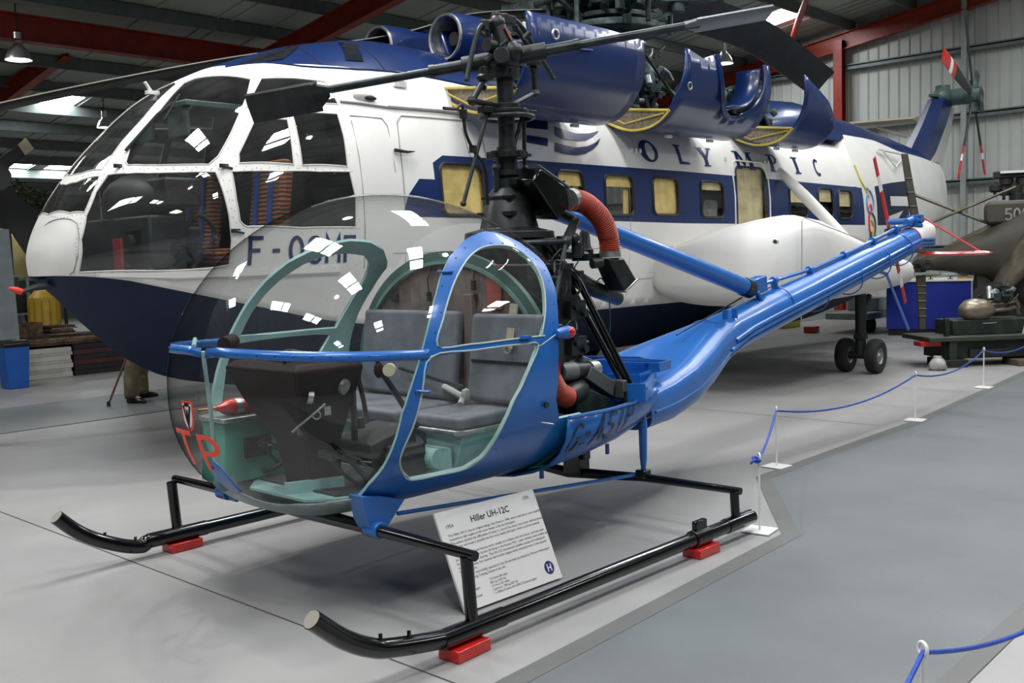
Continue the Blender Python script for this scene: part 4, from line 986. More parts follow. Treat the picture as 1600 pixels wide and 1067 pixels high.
b = MB(); b.tube([pY(888, 620, 3.42), pY(902, 612, 3.48), pY(905, 590, 3.62), pY(905, 575, 3.75)], [.055, .065, .07, .07], 16); b.build('elbow_duct', HM, HL)
b = MB(); b.cyl(pY(873, 582, 3.50), pY(895, 580, 3.50), .052, 16); b.tube([pY(873, 582, 3.5), pY(862, 570, 3.52), pY(865, 560, 3.54)], .028, 10); b.build('starter_motor', paint('cast_grey', (.16, .17, .175), .45, .4), HL)
b = MB(); b.cyl(pY(895, 580, 3.50), pY(918, 578, 3.50), .046, 16); b.build('rubber_coupling', HM, HL)
b = MB(); b.cyl(pY(918, 578, 3.50), pY(930, 577, 3.50), .052, 16); b.build('coupling_flange', HA, HL)
b = MB(); b.prism([pY(925, 572, 3.44), pY(962, 596, 3.44), pY(958, 620, 3.44), pY(918, 592, 3.44)], (.03, .10, 0)); b.box(pY(965, 607, 3.45), (.035, .11, .10)); b.build('carburettor', paint('cast_grey_dark', (.12, .125, .12), .45, .5), HL, bevel=.005)
b = MB(); b.prism([pY(905, 600, 3.44), pY(955, 622, 3.44), pY(950, 640, 3.44), pY(900, 650, 3.44)], (.03, .25, 0)); b.build('heat_box', HM, HL, bevel=.01)
b = MB(); b.tube([pY(893, 585, 3.85), pY(910, 535, 3.72)], .030, 12, caps=False); b.build('breather_pipe', HM, HL, solid=.004)
b = MB(); b.ring(pY(910, 533, 3.72), (.2, 0, 1), .030, .007, 18, 8); b.build('pipe_rim', HA, HL)
for i, (pts, r) in enumerate((([(868, 480), (880, 540), (878, 600)], .035), ([(862, 545), (872, 560), (868, 580)], .012), ([(900, 480), (880, 560)], .02))):
    b = MB(); b.tube([pY(x, y, 3.72) for x, y in pts], r, 10); b.build('oil_line', HM, HL)
nv = MB(); c_ = pY(887, 519, 3.20); nv.lathe([(0, -.09), (.018, -.085), (.028, -.05), (.034, 0), (.026, .03), (0, .045)], c_, (1, 0, 0), 16, up=(0, 0, 1)); nvo = nv.build('navigation_light', HB, HL)
b = MB(); b.ball(c_ + V(.0, -.015, .0), .029, 14); lab(b.build('light_lens', paint('red_lens', (.5, .01, .01), .08, coat=1), nvo), 'red glass lens')
# ---- mast and rotor head
def mz(x, y): return pY(x, y, HY)
MX = 4.30
b = MB(); b.lathe([(.0, 1.66), (.26, 1.66), (.255, 1.70), (.17, 1.72), (.14, 1.84), (.12, 1.88), (.125, 1.90), (.10, 1.93), (.085, 1.95), (0, 1.95)], (MX, HY, 0), (0, 0, 1), 28)
b.box((MX, HY, 1.80), (.26, .26, .03)); b.box((MX, HY, 1.895), (.22, .22, .02))
for i in range(8):
    a = 2 * PI * i / 8; b.cyl((MX + .13 * math.cos(a), HY + .13 * math.sin(a), 1.7), (MX + .09 * math.cos(a), HY + .09 * math.sin(a), 1.9), .014, 8)
b.build('mast_base', HM, HL, bevel=.004)
b = MB(); b.cyl((MX, HY, 1.93), (MX, HY, 2.18), .058, 20); b.cyl((MX, HY, 1.90), (MX, HY, 2.0), .085, 20); b.cyl((MX, HY, 2.12), (MX, HY, 2.15), .11, 16); b.cyl((MX, HY, 2.02), (MX, HY, 2.05), .085, 16); b.cyl((MX, HY, 2.15), (MX, HY, 2.62), .048, 20); b.build('mast', HM, HL, smooth=50)
b = MB()
for a in (0, .8, 1.57, 2.4, 3.14, 3.9, 4.7, 5.5): b.box((MX + .10 * math.cos(a), HY + .10 * math.sin(a), 2.135), (.035, .035, .04), rz=a)
b.box((MX - .02, HY - .09, 1.98), (.08, .05, .04)); b.box((MX + .1, HY - .04, 2.14), (.10, .03, .02)); b.build('mast_clamp', HM, HL, bevel=.003)
b = MB(); b.cyl((MX, HY, 2.365), (MX, HY, 2.385), .13, 24); b.ring((MX + .01, HY, 2.345), (0, 0, 1), .15, .014, 32, 8); b.cyl((MX, HY, 2.385), (MX, HY, 2.42), .085, 20); b.box((MX + .1, HY - .02, 2.38), (.22, .06, .035)); b.box((MX - .1, HY, 2.375), (.20, .06, .035)); b.build('swashplate', HM, HL, bevel=.003)
def rods(name, lst, mat=HM):
    for pts, r in lst:
        b = MB(); P = [Vector(p) for p in pts]; b.tube(P, r, 10)
        for p in (P[0], P[-1]): b.ball(p, r * 1.6, 8)
        b.build(name, mat, HL)
Lh, Rh = V(3.36, 5.18, 2.48), V(5.24, 2.86, 2.87)
C_ = (Lh + Rh) / 2; D = (Rh - Lh).normalized()
rods('scissor_link', [((mz(737, 157), mz(786, 168)), .017), ((mz(738, 158), mz(757, 122)), .017), ((mz(835, 147), mz(795, 168)), .017), ((mz(836, 146), mz(833, 108)), .017)])
rods('control_rod', [((mz(763, 170), mz(724, 318)), .011), ((mz(818, 172), mz(820, 262)), .012), ((mz(818, 175), mz(801, 235)), .012), ((mz(776, 262), mz(778, 345)), .018)])
b = MB(); b.tube(spline([mz(693, 169), mz(712, 170), mz(718, 165), mz(723, 168), mz(727, 205), mz(740, 235), mz(757, 262), mz(762, 320)], 5), .009, 8); b.build('pitot_pipe', HM, HL)
b = MB(); b.box(mz(724, 178), (.03, .03, .05)); b.box(mz(739, 233), (.03, .03, .04)); b.tube([mz(722, 200), mz(733, 240), mz(755, 290)], .002, 4); b.build('pipe_bracket', HM, HL)
# head: central yoke, tilted gimbal, arms
b = MB(); b.cyl((MX, HY, 2.56), (MX, HY, 2.62), .085, 20); b.ball((MX, HY, 2.665), .095, 16, sc=(1, 1, .9)); b.cyl(C_ - D * .24, C_ + D * .24, .050, 16); b.cyl((MX - .14, HY - .11, 2.66), (MX + .14, HY + .11, 2.66), .045, 14)
b.ball((MX + .0, HY - .06, 2.70), .065, 14); b.cyl((MX - .02, HY - .03, 2.70), (MX - .05, HY - .0, 2.87), .055, 16, r2=.04); b.ball((MX - .05, HY, 2.86), .05, 12); b.cyl((MX - .14, HY, 2.73), (MX - .08, HY, 2.73), .04, 12)
hb_ = b.build('rotor_head', HM, HL, bevel=.003)
b = MB(); b.bar((MX - .01, HY - .07, 2.76), (MX - .04, HY - .05, 2.83), .035, .012); b.build('head_label_plate', paint('copper_tab', (.35, .13, .07), .5), hb_, smooth=0)
b = MB()
for i in range(22):
    random.seed(50 + i); a = random.uniform(0, 6.28); r_ = random.uniform(.06, .17); z = random.uniform(2.52, 2.84); c = (MX + r_ * math.cos(a), HY + r_ * math.sin(a), z)
    b.cyl(c, (c[0] + random.uniform(-.03, .03), c[1] + random.uniform(-.03, .03), z + .03), random.uniform(.008, .02), 8)
o = b.build('head_bolts', HG, hb_); o['kind'] = 'stuff'
for pts in ([mz(770, 33), mz(752, 40), mz(743, 62), mz(735, 95), mz(729, 124)], [mz(803, 30), mz(815, 42), mz(828, 62), mz(848, 95), mz(864, 122)], [mz(800, 36), mz(812, 52), mz(822, 68), mz(830, 78)]):
    b = MB(); b.tube(spline(pts, 6), .014, 10); b.ball(pts[-1], .016, 8); b.build('damper_horn', HG, HL)
b = MB(); b.box(mz(787, 30), (.16, .05, .05)); b.box(mz(757, 40), (.04, .04, .06)); b.cyl(mz(787, 38), mz(787, 22), .03, 10); b.build('horn_mount', HM, HL, bevel=.006)
for p in ((833, 98), (757, 120)):
    b = MB(); b.lathe([(0, -.03), (.045, -.02), (.05, 0), (.03, .015), (.03, .05), (0, .06)], mz(*p), (0, 0, 1), 14); b.build('link_bearing', HM, HL)
# servo rotor: two tapering arms with paddles
HPD = paint('paddle_grey', (.16, .18, .185), .45)
for sg, cv, kc in ((-1, V(.55, 0, -.83), .66), (1, V(.68, .73, -.10), .95)):
    d = D * sg; b = MB(); b.tube([C_ + d * .08, C_ + d * .42], .034, 16); b.cyl(C_ + d * .40, C_ + d * .43, .037, 16); b.tube([C_ + d * .42, C_ + d * 1.10], .0235, 16); b.build('servo_arm', HG, HL)
    ch = (cv - d * cv.dot(d)).normalized()
    th_ = d.cross(ch).normalized(); P0 = C_ + d * 1.08; Ls = .42; c0 = .075; b = MB()
    prof = [(-.09, 0), (-.075, .013), (-.02, .02), (.04, .017), (.12, .006), (.18, .0), (.12, -.005), (.04, -.012), (-.02, -.015), (-.075, -.011)]
    b.loft([[P0 + d * s_ + ch * x * kc + th_ * y for x, y in prof] for s_ in (0, Ls)]); b.build('servo_paddle', HM if sg < 0 else HPD, HL, bevel=.003)
    b = MB(); b.loft([[P0 + d * s_ + ch * x * k * kc + th_ * y * 1.25 for x, y in prof] for s_, k in ((-.06, .35), (.03, 1.0))]); b.build('paddle_root', HM if sg < 0 else HPD, HL)
# ---- tail rotor, gearbox, stabiliser, skid
G = pY(1425, 345, HY)
b = MB(); b.cyl(G - V(.14, 0, .02), G + V(.02, 0, .01), .04, 14); b.box(G + V(.06, 0, .0), (.12, .11, .11)); b.cyl(G + V(.06, -.08, 0), G + V(.06, .26, 0), .03, 12)
for i in range(6): b.box(G + V(.06 + .05 * math.cos(i), -.06, .05 * math.sin(i)), (.03, .03, .03))
b.cyl(G + V(.1, 0, 0), G + V(.16, 0, .02), .045, 12); b.build('tail_gearbox', HB, HL, bevel=.005)
H_ = V(G.x + .0, HY + .30, G.z)
T1_, T2_ = pY(1366, 246, H_.y), None
hubp = pY(1391, 362, H_.y)
dt = (T1_ - hubp); T2_ = hubp - dt * 1.02
for dd in (dt, -dt * 1.02):
    L = dd.length; dn = dd.normalized(); segs = [(0.08, .56, HR), (.56, .76, HW), (.76, 1, HR)]
    ax = dn.cross(V(0, 1, 0)).normalized(); bl = None
    for k, (s0_, s1_, mt) in enumerate(segs):
        b = MB(); w0, w1 = .038, .036
        b.loft([[hubp + dd * s_ + ax * x * (1.0 - .25 * s_) + V(0, y, 0) for x, y in ((-.045, 0), (-.02, .01), (.03, .006), (.05, 0), (.03, -.006), (-.02, -.01))] for s_ in (s0_, s1_)])
        o = b.build('tail_rotor_blade' if bl is None else 'blade_band', mt, HL if bl is None else bl); bl = bl or o
b = MB(); b.cyl(hubp - V(0, .10, 0), hubp + V(0, .05, 0), .035, 14); b.ball(hubp, .06, 12, sc=(1, .6, 1)); b.box(hubp + V(.03, -.05, .03), (.16, .03, .03)); b.box(hubp + V(-.05, -.05, -.05), (.05, .03, .12)); b.build('tail_rotor_hub', HM, HL)
b = MB(); b.loft([[pY(1449, 397, HY - .1) + V(x, y0, z * k) for x, z in ((-.06, 0), (-.03, .022), (.05, .018), (.10, 0), (.05, -.018), (-.03, -.022))] for y0, k in ((.05, 1), (-.55, .9), (-.60, .3))]); sb = b.build('stabiliser', HR, HL)
b = MB(); b.tube([G + V(.14, -.02, .05), pY(1449, 397, HY - .1) + V(0.02, -.50, .01)], .009, 8); b.build('stabiliser_brace', HR, HL)
b = MB(); b.bar(pY(1385, 428, HY), pY(1420, 515, HY), .03, .012, up=(0, 1, 0)); b.bar(pY(1372, 424, HY), pY(1385, 428, HY), .03, .012, up=(0, 1, 0)); b.build('tail_bumper', HB, HL)
# red wooden blocks under the skids
blk = []
for k, (x, y, l) in enumerate(((2.72, 2.85, 'red wooden block under the front of the near skid'), (4.43, 2.85, 'red wooden block under the rear of the near skid'), (2.80, 5.17, 'red wooden block under the front of the far skid'), (4.40, 5.17, 'red wooden block under the rear of the far skid'))):
    if k == 0:
        b = MB(); b.box((0, 0, .024), (.19, .11, .048)); o0 = b.build('wooden_block', HR, None, bevel=.004); tag(o0, l, 'block', 'red blocks under the skids'); o = o0
    else: o = dup(o0, label=l)
    o.location = (x, y, .001); o.rotation_euler.z = (.05, .0, .04, 0)[k]
# ------------------------------------------------------------------ the big blue and white airliner helicopter
SW = paint('aircraft_white', (.76, .745, .71), .48, coat=0, spec=.35, var=.025, scale=2)
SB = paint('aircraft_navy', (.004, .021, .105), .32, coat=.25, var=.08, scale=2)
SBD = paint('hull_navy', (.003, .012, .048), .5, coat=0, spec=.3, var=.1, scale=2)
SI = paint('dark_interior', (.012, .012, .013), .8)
SG = glass('cabin_glazing', (.86, .88, .87), 1.3, .02); SGW = glass('window_glazing', (.97, .97, .95), .9, .0)
SCU = paint('cream_blind', (.88, .66, .24), .8, var=.1, scale=5)
SYE = paint('yellow_primer', (.55, .42, .08), .6, var=.15)
SGR = paint('grey_green_gear', (.10, .14, .135), .5, .3, var=.3, scale=10)
SGD = paint('dark_green_metal', (.02, .035, .028), .5, .3, var=.4, scale=8)
SF = thing('transport_helicopter', 'large white and navy airliner helicopter with open engine cowlings standing behind the small blue one', 'helicopter', (10.0, FY, 0))
def frelw(x, z):
    """half width offset of the side at height z above the chine"""
    zk, zc, wc, W_, zs, zt, n = [float(q) for q in fstat(np.array([x]))[0]]
    return zk, zc, wc, W_, zs, zt, n
def v_side(x, z):
    zk, zc, wc, W_, zs, zt, n = frelw(x, z)
    if z <= zs: return 1 + max(0, (z - zc) / (zs - zc))
    return 2 + 2 / (PI / 2) * math.asin(min(1, ((z - zs) / (zt - zs))) ** (n / 2))
def sk(x, z, off=.004):
    v = v_side(x, z); e = 1e-3; p = frelon(x, v); a = frelon(x + e, v) - p; c = frelon(x, v + e) - p; n = np.cross(c, a); n /= np.linalg.norm(n)
    if n[1] > 0: n = -n
    return Vector(p) + Vector(n) * off
def uvp(u, v, off=.004):
    e = 1e-3; p = frelon(u, v); a = frelon(u + e, v) - p; c = frelon(u, min(v + e, 4)) - p; n = np.cross(c, a); n /= max(1e-9, np.linalg.norm(n))
    if n[1] > 0 and v < 3.8: n = -n
    return Vector(p) + Vector(n) * off
def xz(poly): return [(x, v_side(x, z)) for x, z in poly]
PA = [(3.46, 4.01), (3.47, 3.78), (3.53, 3.39), (3.71, 3.545), (3.90, 3.62), (4.27, 3.86), (4.33, 4.01)]
PC = [(3.40, 4.01), (3.42, 3.70), (3.50, 3.31), (3.417, 3.106), (3.345, 2.88), (3.29, 3.2), (3.25, 4.01)]
PB = [(3.64, 3.17), (3.728, 3.384), (3.953, 3.495), (4.29, 3.775), (4.373, 3.747), (4.641, 3.289), (4.5235, 3.093), (4.275, 2.765), (4.143, 2.610), (4.064, 2.570), (3.9633, 2.6426), (3.8731, 2.7247), (3.7885, 2.8226), (3.7098, 2.9447), (3.64, 3.099)]
PD = [(3.5307, 3.2), (3.4379, 3.0891), (3.3445, 2.7902), (3.2874, 2.3305), (3.2686, 1.13), (3.5211, 1.1967), (4.013, 1.3839), (4.145, 1.4505), (4.1535, 1.8045), (4.1421, 2.0793), (4.1212, 2.2825), (4.0958, 2.4769), (4.0069, 2.5295), (3.9117, 2.5974), (3.8396, 2.6606), (3.7707, 2.733), (3.7048, 2.8167), (3.6157, 2.9792)]
PE = [(4.7122, 3.2501), (5.2029, 3.0195), (5.2106, 2.9319), (5.2271, 2.7819), (4.7877, 2.8624), (4.4658, 2.9711)]
PF = [(4.4958, 2.8286), (4.7356, 2.7285), (4.6945, 2.359), (4.2742, 2.481), (4.2875, 2.5642)]
PG = [(4.7906, 2.7752), (5.1877, 2.697), (5.1911, 2.4932), (5.1754, 2.2982), (4.7637, 2.3422)]
PH = [(4.2064, 2.4327), (4.205, 2.1979), (4.2187, 2.0282), (4.2691, 1.9695), (4.7046, 1.9124), (5.2112, 1.9183), (5.2238, 2.0922), (5.1874, 2.2638), (4.9122, 2.2779), (4.5854, 2.3291), (4.3844, 2.3777)]
WIN = [rrect(6.17, 6.70, 1.94, 2.39, .08), rrect(7.72, 8.13, 1.97, 2.39, .08), rrect(8.48, 8.97, 1.96, 2.38, .08), rrect(9.33, 9.82, 1.97, 2.38, .08), rrect(10.29, 10.78, 1.95, 2.37, .08),
       rrect(12.44, 12.94, 1.96, 2.38, .08), rrect(13.26, 13.72, 1.97, 2.37, .08), rrect(13.88, 14.32, 1.96, 2.36, .08)]
DOORW = rrect(11.12, 11.84, 1.50, 2.58, .10)
BAND = [(6.23, 2.46), (7.3, 2.47), (9.9, 2.47), (12.3, 2.45), (14.72, 2.42), (14.76, 1.87), (12, 1.875), (9.88, 1.88), (8.17, 1.905), (5.7, 1.92), (5.78, 2.10), (5.92, 2.245), (6.1, 2.245), (6.1, 2.39)]
COWL = [(4.66, 3.69), (4.85, 3.5), (5.014, 3.361), (5.3, 3.22), (5.60, 3.123), (6.3, 3.07), (6.93, 3.0355), (7.22, 3.02), (7.22, 4.01), (4.62, 4.01)]
SPINE = [(14.62, 3.05), (16.2, 3.12), (17.6, 3.10), (18.9, 3.2), (20.28, 3.3), (20.28, 4.01), (14.62, 4.01)]
NAVY = xz([(15.28, 2.46), (17.1, 2.62), (17.1, 1.92), (15.3, 1.87)])
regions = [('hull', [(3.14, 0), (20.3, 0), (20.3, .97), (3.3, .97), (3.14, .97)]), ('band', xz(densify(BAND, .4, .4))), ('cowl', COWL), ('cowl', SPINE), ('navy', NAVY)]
panes = {'A': PA, 'C': PC, 'B': PB, 'D': PD, 'E': PE, 'F': PF, 'G': PG, 'H': PH}
regions += list(panes.items())
for i, w_ in enumerate(WIN): regions.append(('W%d' % i, xz(w_)))
regions.append(('WD', xz(DOORW)))
usf = np.concatenate([3.14 + .16 * np.linspace(0, 1, 14) ** 2, np.linspace(3.34, 5.6, 66), np.linspace(5.7, 7.2, 12), [7.22, 7.25], np.linspace(7.5, 14.5, 28), [14.55, 14.6], np.linspace(14.8, 20.3, 24)])
v2, fr = cut_skin((3.14, 20.3, 0, 4), regions, .12, .07, usf)
def region(keys, mirror=True, near=True):
    b = MB()
    for mi, k in enumerate(keys):
        vs, fs = grab(v2, fr[k], frelon)
        if near: b.add(vs, fs, mi)
        if mirror: b.add([(x, 2 * FY - y, z) for x, y, z in vs], [f[::-1] for f in fs], mi)
    return b
def FC(U, P): return np.stack([U + np.where(U < 4, .35, 0), np.full_like(U, FY), np.full_like(U, 2.0)], -1)
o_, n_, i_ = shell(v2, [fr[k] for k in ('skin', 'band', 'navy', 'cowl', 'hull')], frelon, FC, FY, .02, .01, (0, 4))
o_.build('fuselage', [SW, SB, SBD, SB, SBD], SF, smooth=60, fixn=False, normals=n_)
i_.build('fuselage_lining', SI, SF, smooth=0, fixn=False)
b = region(['A', 'C']); b.build('windscreen', SG, SF, smooth=60)
for k in 'BDEFGH':
    for near in (True, False):
        b = region([k], mirror=not near, near=near); b.build('cockpit_window', SG, SF, smooth=60)
# riveted white edging round the cockpit panes
b = MB(); r_ = MB()
for k, poly in panes.items():
    loop = [uvp(p[0], min(p[1], 4), 0.0) for p in densify(poly, .03, .03) if p[1] <= 4]
    b.tube(loop, .006, 6, closed=(k not in 'AC'))
    far = [V(p.x, 2 * FY - p.y, p.z) for p in loop]; b.tube(far, .006, 6, closed=(k not in 'AC'))
o = b.build('pane_edging', paint('edging_white', (.60, .58, .55), .5), SF); o['kind'] = 'stuff'
cuv = {k: (sum(p[0] for p in q) / len(q), sum(p[1] for p in q) / len(q)) for k, q in panes.items()}
for k, poly in panes.items():
    pts = densify(poly, .075, .10)
    for p in pts:
        if p[1] > 3.9: continue
        du, dv = p[0] - cuv[k][0], p[1] - cuv[k][1]; L = math.hypot(du, dv * .5) + 1e-6
        r_.ball(uvp(p[0] + du / L * .028, min(3.95, p[1] + dv / L * .028), .001), .0045, 5)
for z in (1.53, 1.47):
    for i in range(30): r_.ball(sk(3.35 + i * .085, z, .001), .004, 5)
o = r_.build('frame_rivets', paint('rivet_grey', (.35, .33, .32), .5), SF, smooth=0); o['kind'] = 'stuff'
# cabin windows: seal, pane, blind
blind = [1.0, .35, .3, .96, .25, .5, .45, .55]
SEAL = paint('black_seal', (.01, .01, .012), .5)
def inset(poly, x, zf=None, off=-.05): return [sk(a, c, off) for a, c in poly]
for i, w_ in enumerate(WIN + [DOORW]):
    big = i == len(WIN); key = 'WD' if big else 'W%d' % i
    pane = region([key], mirror=False).build('cabin_window' if not big else 'door_window', SGW, SF, smooth=60)
    b = MB(); b.tube([sk(a, c, .002) for a, c in w_], .016 if not big else .014, 8, closed=True); b.build('window_seal', SEAL, pane)
    x0, x1 = min(p[0] for p in w_), max(p[0] for p in w_); z0, z1 = min(p[1] for p in w_), max(p[1] for p in w_)
    fr_ = 1.0 if big else blind[i]; b = MB(); zb = z1 + .02 - (z1 - z0 + .04) * fr_
    n = 10; vs = []
    for k in range(n + 1):
        x = x0 - .02 + (x1 - x0 + .04) * k / n; d = -.028 + .005 * math.cos(k * 2.2)
        vs += [sk(x, zb, d), sk(x, z1 + .02, d)]
    b.add(vs, [(2 * k, 2 * k + 2, 2 * k + 3, 2 * k + 1) for k in range(n)])
    bm_ = SCU if i in (0, 1, 2, 3) else paint('buff_blind_%d' % i, (.62, .53, .30), .8, var=.12)
    b.build('window_blind', bm_, pane, smooth=0, solid=.004)
    if i in (1, 2): b = MB(); b.bar(sk(x1 - .07, z0 - .0, -.06), sk(x1 - .04, z1, -.06), .09, .01, up=(0, 1, 0)); b.build('window_blind', bm_, pane, smooth=0)
    if i in (1, 2, 4, 6, 7):
        b = MB(); b.bar(sk(x0 + .12, z0 + .02, -.30), sk(x0 + .14, z0 + .22, -.30), .22, .10, up=(0, 1, 0)); b.build('cabin_seat', paint('seat_grey_%d' % i, (.16, .16, .15), .7), SF, bevel=.02)
for (x0, x1) in ((11.05, 11.91),):
    b = MB(); b.tube([sk(x0, 1.5, .003)] + [sk(x0, z, .003) for z in (1.8, 2.2, 2.5)] + [sk(x0 + .05, 2.62, .003), sk(x0 + .12, 2.65, .012), sk(x1 - .12, 2.65, .012), sk(x1 - .05, 2.62, .003)] + [sk(x1, z, .003) for z in (2.5, 2.2, 1.8, 1.5)], .011, 6); b.build('door_frame', SW, SF)
# panel lines, doors, rails, small fittings
LINE = paint('panel_line', (.30, .29, .27), .6)
def seam(pts, r=.0035, m=LINE, name='panel_seam', off=.0): b = MB(); b.tube(pts, r, 5); return b.build(name, m, SF)
seam([sk(5.735, 1.5), sk(5.735, 2.1), sk(5.74, 2.34), sk(5.745, 2.5), sk(5.778, 2.725), sk(5.84, 2.78), sk(6.2, 2.79), sk(6.70, 2.797), sk(6.775, 2.71), sk(6.775, 2.47)], .005)
seam([sk(5.30, z) for z in (1.5, 1.8, 2.1, 2.4, 2.7)]); seam([sk(5.30, 2.74), sk(5.62, 2.74), sk(5.66, 2.68), sk(5.66, 2.3)])
for x in (7.1, 8.9): seam([sk(x, z) for z in (1.1, 1.4, 1.8, 2.2, 2.6, 2.9)], .002)
for z in (1.62, 1.28): seam([sk(5.6 + i * .5, z) for i in range(18)], .002)
seam([uvp(u, v, .002) for u, v in ((3.214, 3.98), (3.225, 3.75), (3.2362, 3.5538), (3.26, 3.25), (3.2822, 2.991), (3.2953, 2.777), (3.2833, 2.43), (3.2643, 1.913), (3.252, 1.5), (3.2448, 1.203), (3.228, 1.06))], .004)
seam([sk(6.0 - .28, 2.845, .012), sk(6.3, 2.86, .014), sk(6.7, 2.86, .014), sk(7.3, 2.84, .014)], .014, paint('rail_grey', (.42, .42, .40), .5), 'door_rail')
seam([uvp(5.25, 2.80, .01), uvp(5.45, 2.76, .012), uvp(5.72, 2.72, .01)], .010, paint('rail_grey2', (.42, .42, .40), .5), 'rain_gutter')
b = MB(); b.loft([[sk(3.2 + .18 + i * .42, z, o) for z, o in ((1.505, .0), (1.53, .022), (1.485, .026), (1.465, .0))] for i in range(0, 5)]); b.build('chine_rail', SW, SF)
p = uvp(5.50, 2.83, .01)
b = MB(); b.ball(p + V(0, -.0, .0), .11, 14, sc=(1, .35, .38)); o = b.build('air_scoop', SW, SF); b = MB(); b.ball(p + V(.05, -.025, -.02), .07, 12, sc=(1, .35, .28)); b.build('scoop_mouth', SI, o)
for u, v in ((5.95, 2.93), (6.62, 2.90)):
    p = uvp(u, v, .02); b = MB(); b.box(p, (.14, .03, .06)); b.box(p + V(0, -.01, .04), (.07, .03, .02)); b.build('lamp_housing', SW, SF, bevel=.008)
p = sk(5.74, 2.47, .02); b = MB(); b.tube([p - V(.07, 0, .0), p + V(.06, -.01, -.01), p + V(.15, 0, 0)], [.016, .012, .004], 8); b.build('door_handle', HG, SF)
for u, v in ((3.60, 3.17), (4.16, 2.50), (4.18, 1.93)):
    p = uvp(u, v, .012); b = MB(); b.box(p, (.08, .02, .03), rz=.2); b.cyl(p, p + V(.06, -.02, -.02), .010, 8); b.build('window_latch', HG, SF, bevel=.004)
b = MB(); b.tube([pY(236, 143, FY), pY(226, 128, FY)], .014, 8); b.box(pY(238, 145, FY), (.1, .05, .03)); b.build('roof_probe', SW, SF)
b = MB(); b.tube([uvp(3.68, 3.30, .02), uvp(3.95, 3.42, .03), uvp(4.08, 3.45, .02)], .012, 6); b.tube([uvp(3.95, 3.28, .03), uvp(4.15, 3.5, .03)], .007, 6); b.build('windscreen_wiper', SI, SF)
for xx in (9.05, 9.12, 9.2, 10.95, 11.9, 12.0): 
    p = sk(xx, 2.66, .012); b = MB(); b.box(p, (.03, .02, .045)); b.build('footstep', SW, SF, bevel=.004)
# roof glazing on the blue cowl
SDK = paint('smoked_panel', (.012, .014, .022), .12, coat=1)
b = MB(); gl_ = [(4.70, 3.66), (4.86, 3.52), (5.02, 3.46), (5.2, 3.58), (5.41, 3.79), (5.08, 3.74)]
v_, f_ = dens(gl_, [tuple(range(len(gl_)))], 2); b.add([uvp(x, y, .006) for x, y in v_], f_); b.build('cowl_window', SDK, SF, smooth=0, fixn=False)
b = MB(); gl_ = [(5.731, 3.674), (5.853, 3.56), (5.71, 3.215), (5.536, 3.25)]
v_, f_ = dens(gl_, [tuple(range(4))], 2); b.add([uvp(x, y, .006) for x, y in v_], f_); b.build('cowl_hatch', SDK, SF, smooth=0, fixn=False)
seam([uvp(5.88, 3.10 + .15 * i, .003) for i in range(7)], .006, SI, 'cowl_seam'); seam([uvp(5.28, 3.24 + .12 * i, .003) for i in range(6)], .004, SI, 'cowl_seam')
seam([uvp(4.62 + .12 * i, [3.70, 3.60, 3.50, 3.37, 3.27, 3.21, 3.17, 3.14, 3.115, 3.105, 3.09, 3.08, 3.07, 3.06, 3.055, 3.05, 3.045, 3.04, 3.035, 3.03, 3.028][i], .004) for i in range(21)], .008, SB, 'cowl_lip')
# lettering on the flank
def flank(v, f, name, mat, off=.006, m=2):
    v, f = dens(v, f, m) if m else (v, f); b = MB(); b.add([sk(x, z, off) for x, z in v], f); return b.build(name, mat, SF, smooth=0, fixn=False)
def serif(ch):
    T = .16
    if ch == 'O':
        o = arc(.5, .5, .40, .5, 0, 360, 28)[:-1]; i_ = arc(.56, .5, .20, .40, 0, 360, 28)[:-1]; return o + i_, [(k, (k + 1) % 28, 28 + (k + 1) % 28, 28 + k) for k in range(28)]
    P = {'L': [[(.18, 1), (.42, 1), (.38, .14), (.85, .14), (.92, 0), (.2, 0)], [(.05, 1), (.55, 1), (.55, .92), (.05, .92)]],
         'Y': [[(.10, 1), (.34, 1), (.58, .42), (.58, 0), (.38, 0), (.38, .42)], [(.58, .42), (.50, .5), (.80, 1), (.93, 1)], [(.0, 1), (.42, 1), (.42, .93), (.0, .93)], [(.68, 1), (1, 1), (1, .93), (.68, .93)], [(.28, .07), (.7, .07), (.7, 0), (.28, 0)]],
         'M': [[(.06, 0), (.22, 0), (.24, 1), (.12, 1)], [(.12, 1), (.28, 1), (.54, .35), (.48, .12)], [(.48, .12), (.56, .38), (.74, 1), (.84, 1)], [(.72, 1), (.88, 1), (.98, 0), (.74, 0)], [(0, .07), (.3, .07), (.3, 0), (0, 0)], [(.66, .07), (1.04, .07), (1.04, 0), (.66, 0)], [(.0, 1), (.28, 1), (.28, .93), (.0, .93)], [(.72, 1), (1, 1), (1, .93), (.72, .93)]],
         'P': [[(.16, 0), (.44, 0), (.42, 1), (.20, 1)], [(.40, 1), (.72, .98), (.88, .78), (.70, .5), (.42, .44), (.42, .52), (.60, .58), (.68, .77), (.58, .90), (.40, .93)], [(.02, 1), (.42, 1), (.42, .92), (.02, .92)], [(.06, .07), (.56, .07), (.56, 0), (.06, 0)]],
         'I': [[(.38, 0), (.66, 0), (.60, 1), (.34, 1)], [(.18, 1), (.78, 1), (.78, .92), (.18, .92)], [(.22, .08), (.82, .08), (.82, 0), (.22, 0)]],
         'C': [[(.90, .98), (.60, 1), (.30, .86), (.22, .5), (.36, .16), (.62, 0), (.92, .04), (.95, .2), (.80, .12), (.62, .12), (.46, .3), (.42, .55), (.50, .76), (.70, .80), (.86, .74)]]}[ch]
    vs = []; fs = []
    for q in P: o = len(vs); vs += q; fs.append(tuple(range(o, o + len(q))))
    return vs, fs
